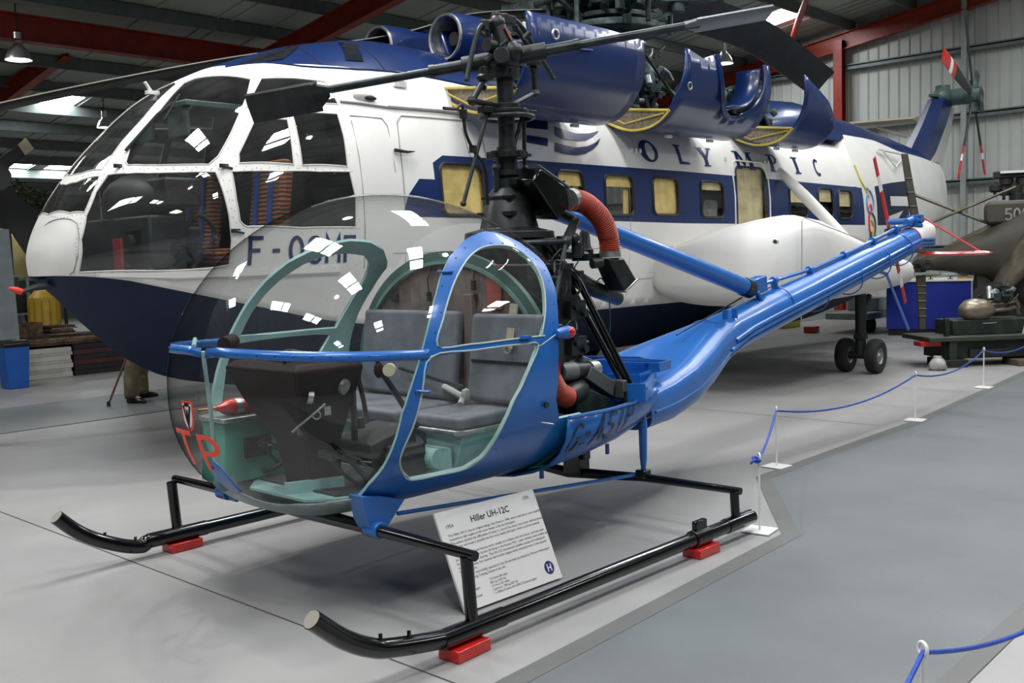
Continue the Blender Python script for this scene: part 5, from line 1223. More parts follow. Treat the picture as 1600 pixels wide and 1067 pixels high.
def tri(vs, fs):
    bm = bmesh.new(); vv = [bm.verts.new((a, c, 0)) for a, c in vs]
    for q in fs: bm.faces.new([vv[i] for i in q])
    bmesh.ops.triangulate(bm, faces=bm.faces, ngon_method='EAR_CLIP'); bm.verts.index_update()
    r = [(q.co.x, q.co.y) for q in bm.verts], [tuple(q.index for q in f.verts) for f in bm.faces]; bm.free(); return r
v, f = strokes_mesh([arc(13.39, 2.662, .085, .10, 55, 300, 16)], .038); flank(v, f, 'airline_letter', SB, m=1)
for ch, xc, wd in (('O', 9.37, .42), ('L', 10.02, .30), ('Y', 10.52, .34), ('M', 11.40, .46), ('P', 12.15, .30), ('I', 12.77, .28)):
    v, f = serif(ch); v, f = tri(v, f); z0, z1 = (2.545, 2.79) if ch == 'O' else (2.55, 2.775)
    flank([(xc + (x - .5) * wd, z0 + y * (z1 - z0)) for x, y in v], f, 'airline_letter', SB, m=1)
v, f = word('F-OCMF', .21, .030, .80, 0, .95); flank([(4.28 + x * 1.02, 1.555 + y) for x, y in v], f, 'registration_letters', SB)
# waving striped flag
def wave(x): return .02 * math.sin((x - 7.4) * 5.0) - .075 * max(0, min(1, (x - 7.8) / .35)) * max(0, 1 - abs(x - 8.15) / .5) 
FL = [[(7.43, 2.79), (7.51, 2.885), (7.82, 2.885), (7.75, 2.792)], [(7.36, 2.64), (7.40, 2.715), (7.70, 2.703), (7.66, 2.62)],
      [(7.886, 2.837), (8.05, 2.80), (8.188, 2.785), (8.4, 2.80), (8.60, 2.842), (8.45, 2.77), (8.30, 2.72), (8.145, 2.705), (7.98, 2.71), (7.83, 2.738)],
      [(7.79, 2.665), (7.95, 2.645), (8.108, 2.635), (8.3, 2.66), (8.46, 2.71), (8.57, 2.765), (8.48, 2.69), (8.37, 2.63), (8.22, 2.575), (8.075, 2.553), (7.9, 2.555), (7.746, 2.574)]]
vs = []; fs = []
for q in FL: o = len(vs); vs += q; fs.append(tuple(range(o, o + len(q))))
v, f = tri(vs, fs); flank(v, f, 'striped_flag', SB, m=1)
# coloured scroll emblem and pale flag device on the tail
for pts, c in (([(14.62, 2.75), (14.70, 2.55), (14.85, 2.4), (14.95, 2.28)], (.6, .5, .05)), ([(14.9, 2.42), (15.05, 2.35), (15.12, 2.2), (15.0, 2.05), (14.86, 2.1), (14.85, 2.25), (14.95, 2.4)], (.10, .25, .5)), ([(14.88, 2.12), (14.98, 2.18), (15.0, 2.08), (14.9, 2.0), (14.92, 1.8), (15.02, 1.75)], (.6, .02, .02)), ([(15.03, 2.05), (15.15, 1.95), (15.16, 1.75), (15.06, 1.62), (14.95, 1.75)], (.03, .10, .06)), ([(14.98, 1.95), (15.08, 1.85), (15.0, 1.75), (15.1, 1.66)], (.6, .3, .03)), ([(14.9, 1.7), (14.92, 1.5), (15.02, 1.38), (15.1, 1.5), (15.12, 1.65)], (.25, .5, .6))):
    b = MB(); b.tube([sk(p.x, p.y, .004) for p in spline([(x, z, 0) for x, z in pts], 6)], .016, 5); b.build('tail_emblem', paint('emblem', c, .5), SF)
v, f = tri([(16.0, 2.33), (17.1, 2.36), (17.1, 2.2), (16.0, 2.18), (15.9, 2.02), (16.7, 2.12), (16.35, 1.97), (15.7, 1.95)], [(0, 1, 2, 3), (4, 5, 6, 7)]); flank(v, f, 'tail_flag_marks', SW, m=1)
b = MB(); b.tube([sk(15.9, 3.05, .05), sk(17.2, 3.02, .10), sk(17.25, 2.9, .0)], .018, 6); b.tube([sk(16.1, 3.03, .06), sk(16.5, 2.8, .05), sk(17.2, 3.0, .08)], .012, 6); b.build('tail_aerial', SW, SF)
# ---- cockpit contents
SOR = paint('tiger_striped_cover', (.30, .09, .025), .8, var=.1); 
def stripes(name, c1, c2, sc):
    m, t, bb = _m(name); bb.inputs['Roughness'].default_value = .8
    tc = t.nodes.new('ShaderNodeTexCoord'); w_ = t.nodes.new('ShaderNodeTexWave'); w_.bands_direction = 'Z'; w_.inputs['Scale'].default_value = sc; w_.inputs['Distortion'].default_value = 2.5; w_.inputs['Detail'].default_value = 2
    t.links.new(tc.outputs['Object'], w_.inputs['Vector']); mx = t.nodes.new('ShaderNodeMix'); mx.data_type = 'RGBA'; mx.inputs['A'].default_value = (*c1, 1); mx.inputs['B'].default_value = (*c2, 1)
    mr = t.nodes.new('ShaderNodeMapRange'); mr.inputs[1].default_value = .35; mr.inputs[2].default_value = .6
    t.links.new(w_.outputs['Fac'], mr.inputs[0]); t.links.new(mr.outputs[0], mx.inputs['Factor']); t.links.new(mx.outputs['Result'], bb.inputs['Base Color']); return m
SOR = stripes('striped_seat_cover', (.05, .02, .01), (.36, .13, .045), 9)
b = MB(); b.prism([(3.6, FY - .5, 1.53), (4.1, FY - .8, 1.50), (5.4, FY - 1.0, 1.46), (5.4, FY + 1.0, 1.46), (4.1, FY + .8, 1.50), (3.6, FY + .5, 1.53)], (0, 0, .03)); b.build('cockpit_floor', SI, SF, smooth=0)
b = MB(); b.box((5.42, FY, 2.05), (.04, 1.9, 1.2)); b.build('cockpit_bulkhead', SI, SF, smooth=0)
for y, x in ((FY - .52, 4.55), (FY + .52, 4.55)):
    s_ = thing('x', 'x', 'x') if 0 else None
    b = MB(); b.box((x, y, 1.62), (.48, .48, .14)); b.box((x + .28, y, 2.0), (.12, .46, .80), R=Matrix.Rotation(.12, 3, 'Y')); st = b.build('pilot_seat', SOR, SF, bevel=.04)
    b = MB(); b.box((x + .21, y - .10, 2.05), (.02, .05, .62), R=Matrix.Rotation(.12, 3, 'Y')); b.box((x + .21, y + .10, 2.05), (.02, .05, .62), R=Matrix.Rotation(.12, 3, 'Y')); b.build('seat_belt', paint('blue_webbing', (.03, .08, .35), .7), st)
    b = MB(); b.box((x, y, 1.53), (.3, .3, .08)); b.build('seat_pedestal', SI, SF)
    b = MB(); b.tube(spline([(x - .45, y, 1.54), (x - .42, y, 1.6), (x - .52, y, 1.78), (x - .38, y, 1.95), (x - .26, y - .02, 1.85), (x - .28, y, 1.72)], 6), .02, 8); b.build('control_column', SI, SF)
b = MB(); b.loft([[V(3.75, FY - .55, z), V(3.75, FY + .55, z), V(4.05, FY + .55, z), V(4.05, FY - .55, z)] for z in (1.4, 1.95)]); b.ball((3.95, FY, 2.08), .35, 16, sc=(.5, 1.5, .62)); b.box((4.02, FY - .42, 2.12), (.3, .35, .22)); ip = b.build('instrument_panel', paint('panel_black', (.02, .022, .025), .5), SF, bevel=.02)
b = MB(); b.box((3.55, FY - .45, 1.66), (.02, .12, .24)); b.build('red_placard', paint('dull_red', (.25, .02, .02), .6), SF, smooth=0)
for y, z in ((FY - .58, 1.5), (FY - .42, 1.5), (FY - .30, 1.75), (FY - .2, 1.55)):
    b = MB(); b.cyl((3.70, y, z), (3.74, y, z), .06, 18); b.build('gauge', SI, ip)
b = MB(); b.box((4.35, FY - .1, 2.80), (.5, .9, .05)); b.box((4.15, FY - .35, 2.66), (.03, .3, .2)); b.box((4.1, FY + .1, 2.66), (.03, .3, .2)); b.build('overhead_panel', paint('teal_grey', (.05, .09, .085), .4), SF, bevel=.01)
b = MB(); b.box((4.0, FY - .30, 1.72), (.5, .3, .30)); b.build('nose_equipment', paint('slate', (.035, .04, .05), .6), SF, bevel=.03)
b = MB(); b.box((4.85, FY - .6, 1.62), (.4, .35, .24)); b.build('equipment_box', paint('cream_box', (.35, .30, .17), .7), SF, bevel=.03)
# ---- engine deck, engines, intakes
b = MB(); b.box((10.9, FY, 3.18), (7.2, 1.5, .05)); b.build('engine_deck', SGD, SF, smooth=0)
def nacelle(y, x, z, r, L=1.3):
    b = MB(); b.lathe([(r * .80, .0), (r * .93, -.02), (r, .04), (r * 1.03, .25), (r * .98, L), (r * .8, L + .15), (0, L + .15)], (x, y, z), (1, 0, 0), 32); o = b.build('intake_nacelle', SB, SF)
    b = MB(); b.lathe([(r * .99, .04), (r * .93, -.025), (r * .84, -.02), (r * .76, .06), (r * .74, .5)], (x, y, z), (1, 0, 0), 32); b.build('intake_lip', HA, o)
    b = MB(); b.lathe([(0, .25), (r * .75, .42)], (x, y, z), (1, 0, 0), 24); b.cyl((x + .1, y, z), (x + .4, y, z), r * .28, 16); b.build('intake_bullet', SI, o)
nacelle(7.20, 6.90, 3.66, .235); nacelle(8.22, 6.92, 3.72, .235)
b = MB(); b.loft([[V(x, 7.25, 3.5), V(x, 8.15, 3.5), V(x, 8.05, 3.5 + h), V(x, 7.35, 3.5 + h)] for x, h in ((6.98, .26), (7.3, .36), (8.2, .42))]); b.build('intake_fairing', SB, SF, bevel=.03)
b = MB(); b.loft([[V(x, 7.02, 3.2), V(x, 8.38, 3.2), V(x, 8.3, 3.2 + h), V(x, 7.1, 3.2 + h)] for x, h in ((7.20, .40), (7.45, .40))]); b.build('firewall_fairing', SB, SF, bevel=.03)
def _clut(b, m, parent): o = b.build('engine_accessory', m, parent, bevel=.004); o['kind'] = 'stuff'; return o
def clutter(parent, x0, x1, y0, y1, z0, z1, n, seed, mats):
    rnd = random.Random(seed); bs = [MB() for _ in mats]
    for i in range(n):
        b = bs[i % len(mats)]; x, y, z = rnd.uniform(x0, x1), rnd.uniform(y0, y1), rnd.uniform(z0, z1); k = rnd.random()
        if k < .35: b.tube(spline([V(x, y, z), V(x + rnd.uniform(-.2, .2), y + rnd.uniform(-.08, .08), z + rnd.uniform(-.12, .15)), V(x + rnd.uniform(-.25, .25), y, z + rnd.uniform(-.15, .2))], 5), rnd.uniform(.008, .022), 7)
        elif k < .7: a = Vector((rnd.uniform(-1, 1), rnd.uniform(-.5, .5), rnd.uniform(-1, 1))).normalized() * rnd.uniform(.03, .09); b.cyl(V(x, y, z) - a, V(x, y, z) + a, rnd.uniform(.02, .055), 12)
        else: b.box((x, y, z), (rnd.uniform(.04, .14), rnd.uniform(.04, .1), rnd.uniform(.04, .12)), rz=rnd.uniform(-.5, .5))
    return [_clut(b, m, parent) for b, m in zip(bs, mats)]
for (x, y, z, L, seed) in ((7.7, 7.15, 3.55, 1.5, 1), (9.3, 7.15, 3.55, .9, 2), (11.0, 7.25, 3.5, 1.9, 3), (7.7, 8.25, 3.55, 1.5, 4)):
    b = MB(); b.lathe([(0, 0), (.16, 0), (.20, .1), (.20, .25), (.26, .3), (.26, .36), (.18, .42), (.18, L * .6), (.24, L * .62), (.24, L * .68), (.20, L * .9), (.15, L), (0, L)], (x, y, z), (1, 0, 0), 24)
    en = b.build('turbine_engine', SGR, SF); clutter(en, x - .1, x + L, y - .30, y + .05, z - .28, z + .28, 46, seed, [SGR, HA, SGD, HG])
b = MB(); b.box((8.70, 6.98, 3.42), (.28, .12, .30)); b.cyl((8.66, 6.90, 3.46), (8.66, 6.94, 3.46), .06, 16); b.cyl((8.78, 6.90, 3.46), (8.78, 6.94, 3.46), .05, 16); b.cyl((8.62, 6.9, 3.33), (8.62, 6.94, 3.33), .04, 12); b.build('gearbox_case', paint('pale_casting', (.30, .33, .33), .5, .3), SF, bevel=.015)
b = MB(); b.tube([pY(1008, 85, 6.9), pY(1058, 158, 6.9)], .018, 8); b.tube([pY(1006, 150, 6.95), pY(1015, 180, 6.95)], .03, 8); b.build('cowl_stay', SGD, SF)
for xx, r in ((8.25, .5), (10.55, .5), (12.6, .48)):
    b = MB(); b.tube([V(xx, FY - .75 * math.cos(a), 3.15 + r * 1.05 * math.sin(a)) for a in [PI * i / 16 for i in range(17)]], .03, 8); b.build('cowl_former', SGD, SF)
# aft fixed cowling, exhaust
b = MB(); b.loft([[V(x, FY - w_ * math.cos(a), 3.12 + h * math.sin(a) ** .8) for a in [PI * i / 14 for i in range(15)]] for x, w_, h in ((12.75, .70, .42), (13.2, .80, .58), (14.0, .85, .62), (14.65, .85, .55))]); b.build('aft_cowling', SB, SF)
b = MB(); b.lathe([(.20, 0), (.24, .0), (.24, .28), (.20, .30)], (11.9, 7.05, 3.45), (.5, -.75, .1), 24); b.build('exhaust_duct', SGD, SF)
# opened cowling doors: skins curling out from the shoulder
JP = spline([V(0, 7.06, 3.18), V(0, 6.95, 3.08), V(0, 6.72, 2.93), V(0, 6.42, 2.83), V(0, 6.12, 2.87), V(0, 5.90, 3.06), V(0, 5.80, 3.32), V(0, 5.82, 3.60)], 6)
JA = np.array([[p.y, p.z] for p in JP]); JS = np.concatenate([[0], np.cumsum(np.hypot(*np.diff(JA, axis=0).T))]); JS /= JS[-1]
def jfn(u, v): return np.stack([u, np.interp(v, JS, JA[:, 0]), np.interp(v, JS, JA[:, 1])], -1)
def cowl_door(x0, x1, outline, label_seed, open_ends):
    us_ = np.linspace(x0, x1, 12); v2_, f_ = cut_skin((x0, x1, 0, 1), [('keep', outline)], .1, .04, us_)
    vs, fs = grab(v2_, f_['keep'], jfn); b = MB(); b.add(vs, fs)
    cd = b.build('engine_cowl_door', [SB, SYE], SF, smooth=50, solid=.03, solid_mat=0)
    # stiffening rib and tray end in yellow primer
    b = MB(); e = [V(x0 - .004, p.y, p.z) for p in JP if p.z < 3.13 and p.y > 5.95]
    b.tube(e, .014, 6); b.tube([e[0], e[-1]], .014, 6); b.tube([e[0] + V(.0, -.08, -.02), e[len(e) // 2] + V(0, 0, .06), e[-1] + V(0, .06, -.02)], .008, 6); b.build('tray_rib', SYE, cd)
    b = MB(); b.prism([p + V(.02, 0, 0) for p in e], (.01, 0, 0)); b.build('tray_end', paint('olive_mesh', (.22, .19, .13), .7, var=.2, scale=40), cd, smooth=0)
    for x in (x0 + .3 * (x1 - x0), x0 + .75 * (x1 - x0)): b = MB(); b.box((x, 6.35, 2.80), (.10, .04, .03)); b.build('cowl_hinge', SW, cd, bevel=.005)
    return cd
cd1 = cowl_door(6.52, 8.17, [(6.52, 0), (8.0, 0), (8.17, .5), (8.17, .985), (7.6, 1), (6.52, 1)], 1, 1)
b = MB(); b.ring(pY(868, 54, 5.80), (0, 1, 0), .04, .012, 20, 8); b.build('latch_hole', HA, cd1)
b = MB(); b.bar(pY(866, 73, 5.785), pY(925, 78, 5.785), .01, .02, up=(0, 1, 0)); b.build('door_scuff', paint('pale_scuff', (.10, .16, .35), .6), cd1)
nt = [(10.47 - .0, 1.01)] + [(9.97 + .49 * math.cos(a), 1.0 - .34 * math.sin(a)) for a in [PI * i / 16 for i in range(0, 17)]] + [(9.48, 1.01)]
out2 = [(8.86, 0), (10.35, 0), (10.60, .5), (10.58, 1.0), (10.47, 1.0)] + [(9.97 + .49 * math.cos(a), 1.0 - .34 * math.sin(a)) for a in [PI * i / 16 for i in range(1, 16)]] + [(9.46, 1.0), (9.2, .96), (8.90, 1.0), (8.80, .75)]
cd2 = cowl_door(8.80, 10.62, out2, 2, 1)
b = MB(); b.tube([Vector(jfn(np.array([9.97 + .49 * math.cos(a)]), np.array([1.0 - .34 * math.sin(a)]))[0]) + V(0, -.005, 0) for a in [PI * i / 20 for i in range(21)]], .028, 8); b.build('notch_rim', SB, cd2)
b = MB(); b.ring(pY(1078, 134, 5.82), (0, 1, 0), .035, .010, 20, 8); b.build('latch_hole', HA, cd2)
b = MB(); b.lathe([(.48, 0), (.50, .25), (.46, .5)], (9.97, 5.85, 3.62), (0, 1, 0), 24, a0=PI * .50, a1=PI * .98, up=(1, 0, 0)) if 0 else b.lathe([(.47, 0), (.47, .3)], (9.95, 5.84, 3.56), (0, 1, 0), 24, a0=PI * .5, a1=PI * 1.05, up=(0, 0, 1)); b.build('notch_fairing', SB, cd2, solid=.02)
cd3 = cowl_door(11.38, 12.45, [(11.38, 0), (12.2, 0), (12.42, .45), (12.36, .72), (12.0, .86), (11.42, 1.0)], 3, 1)
# ---- main rotor
HUB = V(10.15, 7.7, 4.62)
b = MB(); b.lathe([(0, -1.4), (.34, -1.4), (.26, -.8), (.22, -.45), (.34, -.4), (.34, -.3), (.2, -.25), (.2, .25), (0, .25)], HUB, (0, 0, 1), 24); rh = b.build('rotor_mast', SGR, SF)
b = MB(); b.cyl(HUB - V(0, 0, .42), HUB - V(0, 0, .34), .62, 30); b.cyl(HUB - V(0, 0, .12), HUB + V(0, 0, .10), .42, 30); b.cyl(HUB - V(0, 0, .28), HUB - V(0, 0, .22), .50, 30); b.build('rotor_hub', SGR, SF, bevel=.01)
for i in range(6):
    a = math.radians(6.7 + (162.1 if i == 1 else 0) + (0 if i < 2 else [60, 112, 228, 300][i - 2])); d = V(math.cos(a), math.sin(a), -.02); s_ = V(-math.sin(a), math.cos(a), 0)
    b = MB(); b.bar(HUB + d * .35, HUB + d * 1.15, .20, .14, m=0); b.cyl(HUB + d * .55 - s_ * .2, HUB + d * .55 + s_ * .2, .07, 14); b.cyl(HUB + d * .80 - V(0, 0, .18), HUB + d * .80 + V(0, 0, .16), .08, 14); b.cyl(HUB + d * 1.0, HUB + d * 1.35, .075, 14); b.bar(HUB + d * .4 - V(0, 0, .33), HUB + d * .95 - V(0, 0, .05) + s_ * .1, .05, .05); b.cyl(HUB + d * .72 + s_ * .22 - V(0, 0, .40), HUB + d * .72 + s_ * .22 - V(0, 0, .02), .032, 10); b.cyl(HUB + d * .9 + s_ * .15, HUB + d * .5 + s_ * .42, .04, 10)
    b.cyl(HUB + d * .60 - V(0, 0, .42), HUB + d * .60 - V(0, 0, .30), .06, 10); b.build('blade_cuff', SGR if i % 2 else SGD, SF, bevel=.008)
SBL = paint('blade_charcoal', (.025, .028, .027), .45, var=.2, scale=3); SBE = paint('blade_edge', (.32, .31, .27), .5)
def blade(P, chord, tw, label_):
    pts = spline(P, 8); secs = []; prof = [(-.28, 0), (-.22, .035), (-.05, .05), (.2, .03), (.5, .012), (.72, 0), (.5, -.008), (.2, -.022), (-.05, -.03), (-.22, -.024)]
    for i, p in enumerate(pts):
        d = (pts[min(i + 1, len(pts) - 1)] - pts[max(i - 1, 0)]).normalized(); s_ = d.cross(V(0, 0, 1)).normalized(); n_ = s_.cross(d).normalized()
        c_ = s_ * math.cos(tw) + n_ * math.sin(tw); m_ = d.cross(c_).normalized()
        secs.append([p + c_ * x * chord + m_ * y * chord for x, y in prof])
    b = MB(); b.loft(secs); o = b.build('rotor_blade', SBL, SF, smooth=40)
    b = MB(); b.tube([s_[0] for s_ in secs], .006, 6); b.build('leading_edge', SBE, o)
    return o
l1 = pY(600, 60, 8.28); l2 = pY(0, 165, 9.0); l0 = HUB + (l1 - HUB).normalized() * 1.2
dl = l2 - l1; blade([l0, l0.lerp(l1, .5) + V(0, 0, .08), l1, l1.lerp(l2, .5) + V(0, 0, .05), l2, l2 + dl * .25 - V(0, 0, .12)], .50, -.05, '')
r2_ = pY(1278, 139, 8.6); r0 = HUB + (r2_ - HUB).normalized() * 1.2 + V(0, 0, .1); blade([r0, r0.lerp(r2_, .5) + V(0, 0, .22), r2_], .55, .75, '')
clutter(rh, 9.6, 10.8, 7.2, 8.2, 4.15, 4.5, 40, 9, [SGR, SGD, HG])
# ---- outboard float with its strut and the main wheels
b = MB()
def ssec(X, y0, y1, zb, zt, drop, e=3.2, n=32):
    out = []
    for i in range(n):
        a = 2 * PI * i / n; c, s = math.cos(a), math.sin(a); yy = (y0 + y1) / 2 - (y1 - y0) / 2 * math.copysign(abs(c) ** (2 / e), c); zz = (zb + zt) / 2 + (zt - zb) / 2 * math.copysign(abs(s) ** (2 / e), s)
        q = (yy - y0) / (y1 - y0); out.append(V(X, yy, zz - drop * q * max(0, (zz - zb) / (zt - zb))))
    return out
SPN = [(9.36, 5.55, 6.62, 1.22, 1.58, .10), (9.38, 5.40, 6.64, 1.12, 1.68, .14), (9.44, 5.22, 6.66, 1.04, 1.78, .2), (9.56, 5.08, 6.68, .98, 1.90, .28), (9.75, 5.00, 6.7, .95, 1.98, .33), (10.0, 4.96, 6.7, .93, 2.02, .36), (10.4, 4.96, 6.7, .93, 1.98, .36), (11.1, 4.98, 6.7, .94, 1.80, .26), (12.1, 5.02, 6.7, .97, 1.54, .08), (13.0, 5.15, 6.68, 1.02, 1.42, .04), (13.8, 5.5, 6.6, 1.10, 1.30, .0), (13.95, 5.9, 6.4, 1.16, 1.22, 0)]
b.loft([ssec(*s_) for s_ in SPN]); sp = b.build('outboard_float', SW, SF, smooth=50)
b = MB(); b.tube([pY(1252, 500, 4.955), pY(1253, 345, 4.955), pY(1257, 340, 4.955), pY(1360, 380, 4.97)], .005, 6); b.build('float_panel_seam', LINE, sp)
b = MB(); p = pY(1212, 377, 4.98); b.tube([p + V(.06, .03, 0), p, p - V(.05, .01, 0)], [.03, .028, .02], 10); o = b.build('float_lamp', SW, sp); b = MB(); b.ball(p - V(.05, .02, 0), .02, 8); b.build('lamp_bulb', HG, o)
v, f = word('775', 1.0, .14, .80)
b = MB(); pz = pY(1297, 405, 4.965); b.add([(pz.x + x * .155, 4.952, pz.z - .155 + y * .155) for x, y in v], f); b.build('float_number', SB, sp, smooth=0, fixn=False)
b = MB(); s1_, s2_ = pY(1217, 266, 6.62), pY(1291, 341, 5.95); b.tube([s1_, s1_.lerp(s2_, .5), s2_, s1_.lerp(s2_, 1.6)], [.05, .075, .07, .05], 14); b.build('float_strut', SW, SF)
# starboard float
b = MB(); b.loft([[V(p.x, 2 * FY - p.y, p.z) for p in ssec(*s_)][::-1] for s_ in SPN]); b.build('outboard_float', SW, SF, smooth=50)
TY = paint('tyre_rubber', (.018, .018, .018), .75, var=.2)
for sd in (1, -1):
    yc = FY - sd * 2.23
    b = MB(); b.cyl((12.15, yc, .22), (12.15, yc, 1.05), .065, 18); b.cyl((12.15, yc - .17, .215), (12.15, yc + .17, .215), .045, 14); b.box((12.15, yc, .45), (.16, .12, .06)); b.tube([V(12.15, yc, .6), V(12.4, yc, .95)], .035, 10); b.build('gear_leg', SGD if sd < 0 else paint('gear_black', (.015, .017, .018), .5), SF, bevel=.006)
    for k in (-1, 1):
        y0 = yc + k * .19
        b = MB(); b.lathe([(.10, -.06), (.165, -.075), (.20, -.06), (.212, -.02), (.212, .02), (.20, .06), (.165, .075), (.10, .06)], (12.15, y0, .215), (0, 1, 0), 36); wl = b.build('wheel_tyre', TY, SF)
        b = MB(); b.lathe([(0, -.065), (.03, -.065), (.04, -.045), (.09, -.035), (.105, -.055), (.105, .055), (.09, .035), (.04, .045), (0, .05)], (12.15, y0, .215), (0, 1, 0), 28); b.build('wheel_hub', paint('wheel_grey', (.25, .26, .26), .4, .4), wl)
# nose gear
b = MB(); b.cyl((5.6, FY, .2), (5.6, FY, .6), .06, 16); b.cyl((5.6, FY - .2, .2), (5.6, FY + .2, .2), .04, 12); b.build('gear_leg', SGD, SF)
for k in (-1, 1):
    b = MB(); b.lathe([(0, -.06), (.08, -.06), (.16, -.07), (.20, -.04), (.20, .04), (.16, .07), (.08, .06), (0, .06)], (5.6, FY + k * .2, .2), (0, 1, 0), 32); b.build('wheel_tyre', TY, SF)
# ---- tail pylon, gearbox, stabiliser and tail rotor
b = MB()
def py(x0, x1, z, w_): return [V(x0, FY, z), V(x0 + (x1 - x0) * .25, FY - w_, z), V(x1, FY - w_ * .3, z), V(x1, FY + w_ * .3, z), V(x0 + (x1 - x0) * .25, FY + w_, z)]
b.loft([py(19.0, 20.2, 2.0, .26), py(19.2, 20.4, 2.6, .25), py(19.42, 20.7, 3.15, .22), py(20.0, 21.08, 3.7, .19), py(20.5, 21.38, 4.25, .16)]); b.build('tail_pylon', SW, SF, smooth=30)
b = MB(); b.loft([[V(x0, FY, z), V(x0 + .22, FY - w_, z + .05), V(x0 + .62, FY - w_ * 1.08, z - .02), V(x0 + .62, FY + w_ * 1.08, z - .02), V(x0 + .22, FY + w_, z + .05)] for x0, z, w_ in ((18.85, 3.02, .20), (19.25, 3.3, .22), (19.85, 3.85, .19), (20.3, 4.33, .16))]); b.build('pylon_fairing', SB, SF, smooth=40)
b = MB(); b.ball((20.85, FY, 4.42), .26, 14, sc=(1.2, .8, .75)); b.cyl((20.85, FY, 4.5), (20.85, FY, 4.66), .14, 14); b.cyl((20.9, FY - .15, 4.42), (20.95, 7.0, 4.42), .07, 14); b.box((20.4, FY, 4.42), (.3, .1, .06)); b.cyl((20.95, FY - .1, 4.42), (20.95, FY - .45, 4.42), .16, 18); b.build('tail_gearbox', paint('gearbox_green', (.10, .15, .13), .5, .2), SF, bevel=.01)
TH = pY(1521, 150, 7.0)
b = MB(); b.cyl(TH + V(0, .2, 0), TH - V(0, .15, 0), .14, 18); b.cyl(TH + V(0, 0, -.3), TH + V(0, 0, .3), .08, 12); b.box(TH + V(.22, 0, -.05), (.14, .14, .4)); b.cyl(TH + V(.2, -.05, .2), TH + V(.35, -.05, -.3), .04, 8); b.build('tail_rotor_hub', SGR, SF, bevel=.01)
SRW = [HR, HW]
for tgt, wd, tip in (((1503, -30), .075, 0), ((1497, 278), .075, 1), ((1539, 272), .075, 1), ((1474, 86), .30, 1), ((1528, 114), .26, 2)):
    T_ = pY(tgt[0], tgt[1], 7.0); d = T_ - TH; n_ = V(0, 1, 0); s_ = d.normalized().cross(n_); ends = ((.10, 1.0),) if tip == 0 else (((.10, .62), (.62, .72), (.72, .80), (.80, .88), (.88, 1.0)) if tip == 1 else ((.1, 1.0),))
    first = None
    for k, (a, c) in enumerate(ends):
        b = MB(); q = lambda t: .35 + .65 * min(1, t * 2)
        b.loft([[TH + d * t + s_ * x * wd * q(t) + n_ * y for x, y in ((-.5, 0), (-.2, .02), (.3, .015), (.5, 0), (.3, -.015), (-.2, -.02))] for t in (a, (a + c) / 2, c)])
        o = b.build('tail_rotor_blade' if first is None else 'blade_stripe', [SBL, HR, HW, HR, HR][k] if tip != 2 else SGR, SF if first is None else first); first = first or o
b = MB(); pa_, pb_ = pX(1304, 198, 20.6), pX(1436, 187, 20.6); b.loft([[p + V(x, 0, z) for x, z in ((-.3, 0), (-.1, .06), (.3, .0), (-.1, -.05))] for p in (pb_, pa_)]); b.build('tail_stabiliser', paint('cream_white', (.55, .50, .38), .5), SF)
b = MB(); b.tube([pX(1370, 199, 20.6), pX(1417, 214, 20.6)], .03, 8); b.build('stabiliser_strut', SW, SF)

p1_, p2_, p3_ = pY(14, 450, FY - .1), pY(34, 456, FY - .1), pY(66, 449, FY - .1)
b = MB(); b.tube([p2_, p3_ - V(.06, 0, -.0), p3_ + V(.1, 0, .01)], [.016, .022, .026], 8); pa_ = b.build('pitot_arm', M_BLACK, SF); b = MB(); b.tube([p1_, p1_.lerp(p2_, .5), p2_], [.008, .024, .022], 10); lab(b.build('pitot_cover', paint('fluo_red', (.8, .05, .03), .5), pa_), 'bright red cover')
# ------------------------------------------------------------------ left-hand background
def quad_box(name, mat, x0, x1, y0, y1, z0, z1, label=None, cat=None, group=None, parent=None, bevel=0, rz=0):
    b = MB(); b.box(((x0 + x1) / 2, (y0 + y1) / 2, (z0 + z1) / 2), (x1 - x0, y1 - y0, z1 - z0), rz=rz); o = b.build(name, mat, parent, smooth=35 if bevel else 0, bevel=bevel)
    if label: tag(o, label, cat, group)
    return o
GP = paint('grey_partition', (.22, .25, .26), .6); BB = paint('bin_blue', (.012, .10, .42), .5); BAG = paint('black_bag', (.008, .008, .01), .35, var=.3, scale=30, bump=.4)
p0 = pY(14, 358, 14.75)
b = MB(); b.prism([(p0.x - 1.2, 14.75, 0), (p0.x + .06, 14.75, 0), (p0.x, 14.75, p0.z), (p0.x - 1.2, 14.75, p0.z)], (0, .05, 0)); tag(b.build('partition_panel', GP, None, smooth=0), 'plain grey partition panel standing behind the blue bin at the left edge', 'panel')
t = thing('waste_bin', 'blue waste bin with a black liner at the far left', 'bin', (5.40, 14.2, 0))
b = MB(); b.loft([[V(5.42 + sx * w_, 14.24 + sy * w_, z) for sx, sy in ((-1, -1), (1, -1), (1, 1), (-1, 1))] for z, w_ in ((0, .13), (.56, .16))]); b.build('bin_body', BB, t, bevel=.01)
b = MB(); b.loft([[V(5.42 + sx * w_, 14.24 + sy * w_, z) for sx, sy in ((-1, -1), (1, -1), (1, 1), (-1, 1))] for z, w_ in ((.555, .165), (.60, .175), (.64, .15), (.65, .12))]); b.build('bin_liner', BAG, t, bevel=.01)
WB = [paint('board_white_a', (.50, .49, .44), .6), paint('board_white_b', (.40, .39, .35), .6)]
X_a, X_b = pZ(37, 595, 0).x, pZ(113, 587, 0).x; Yb = 15.0
zz = 0.0; place = ['bottom board', 'second board from the bottom', 'third board from the bottom', 'middle board', 'third board from the top', 'second board from the top', 'top board']
first = None
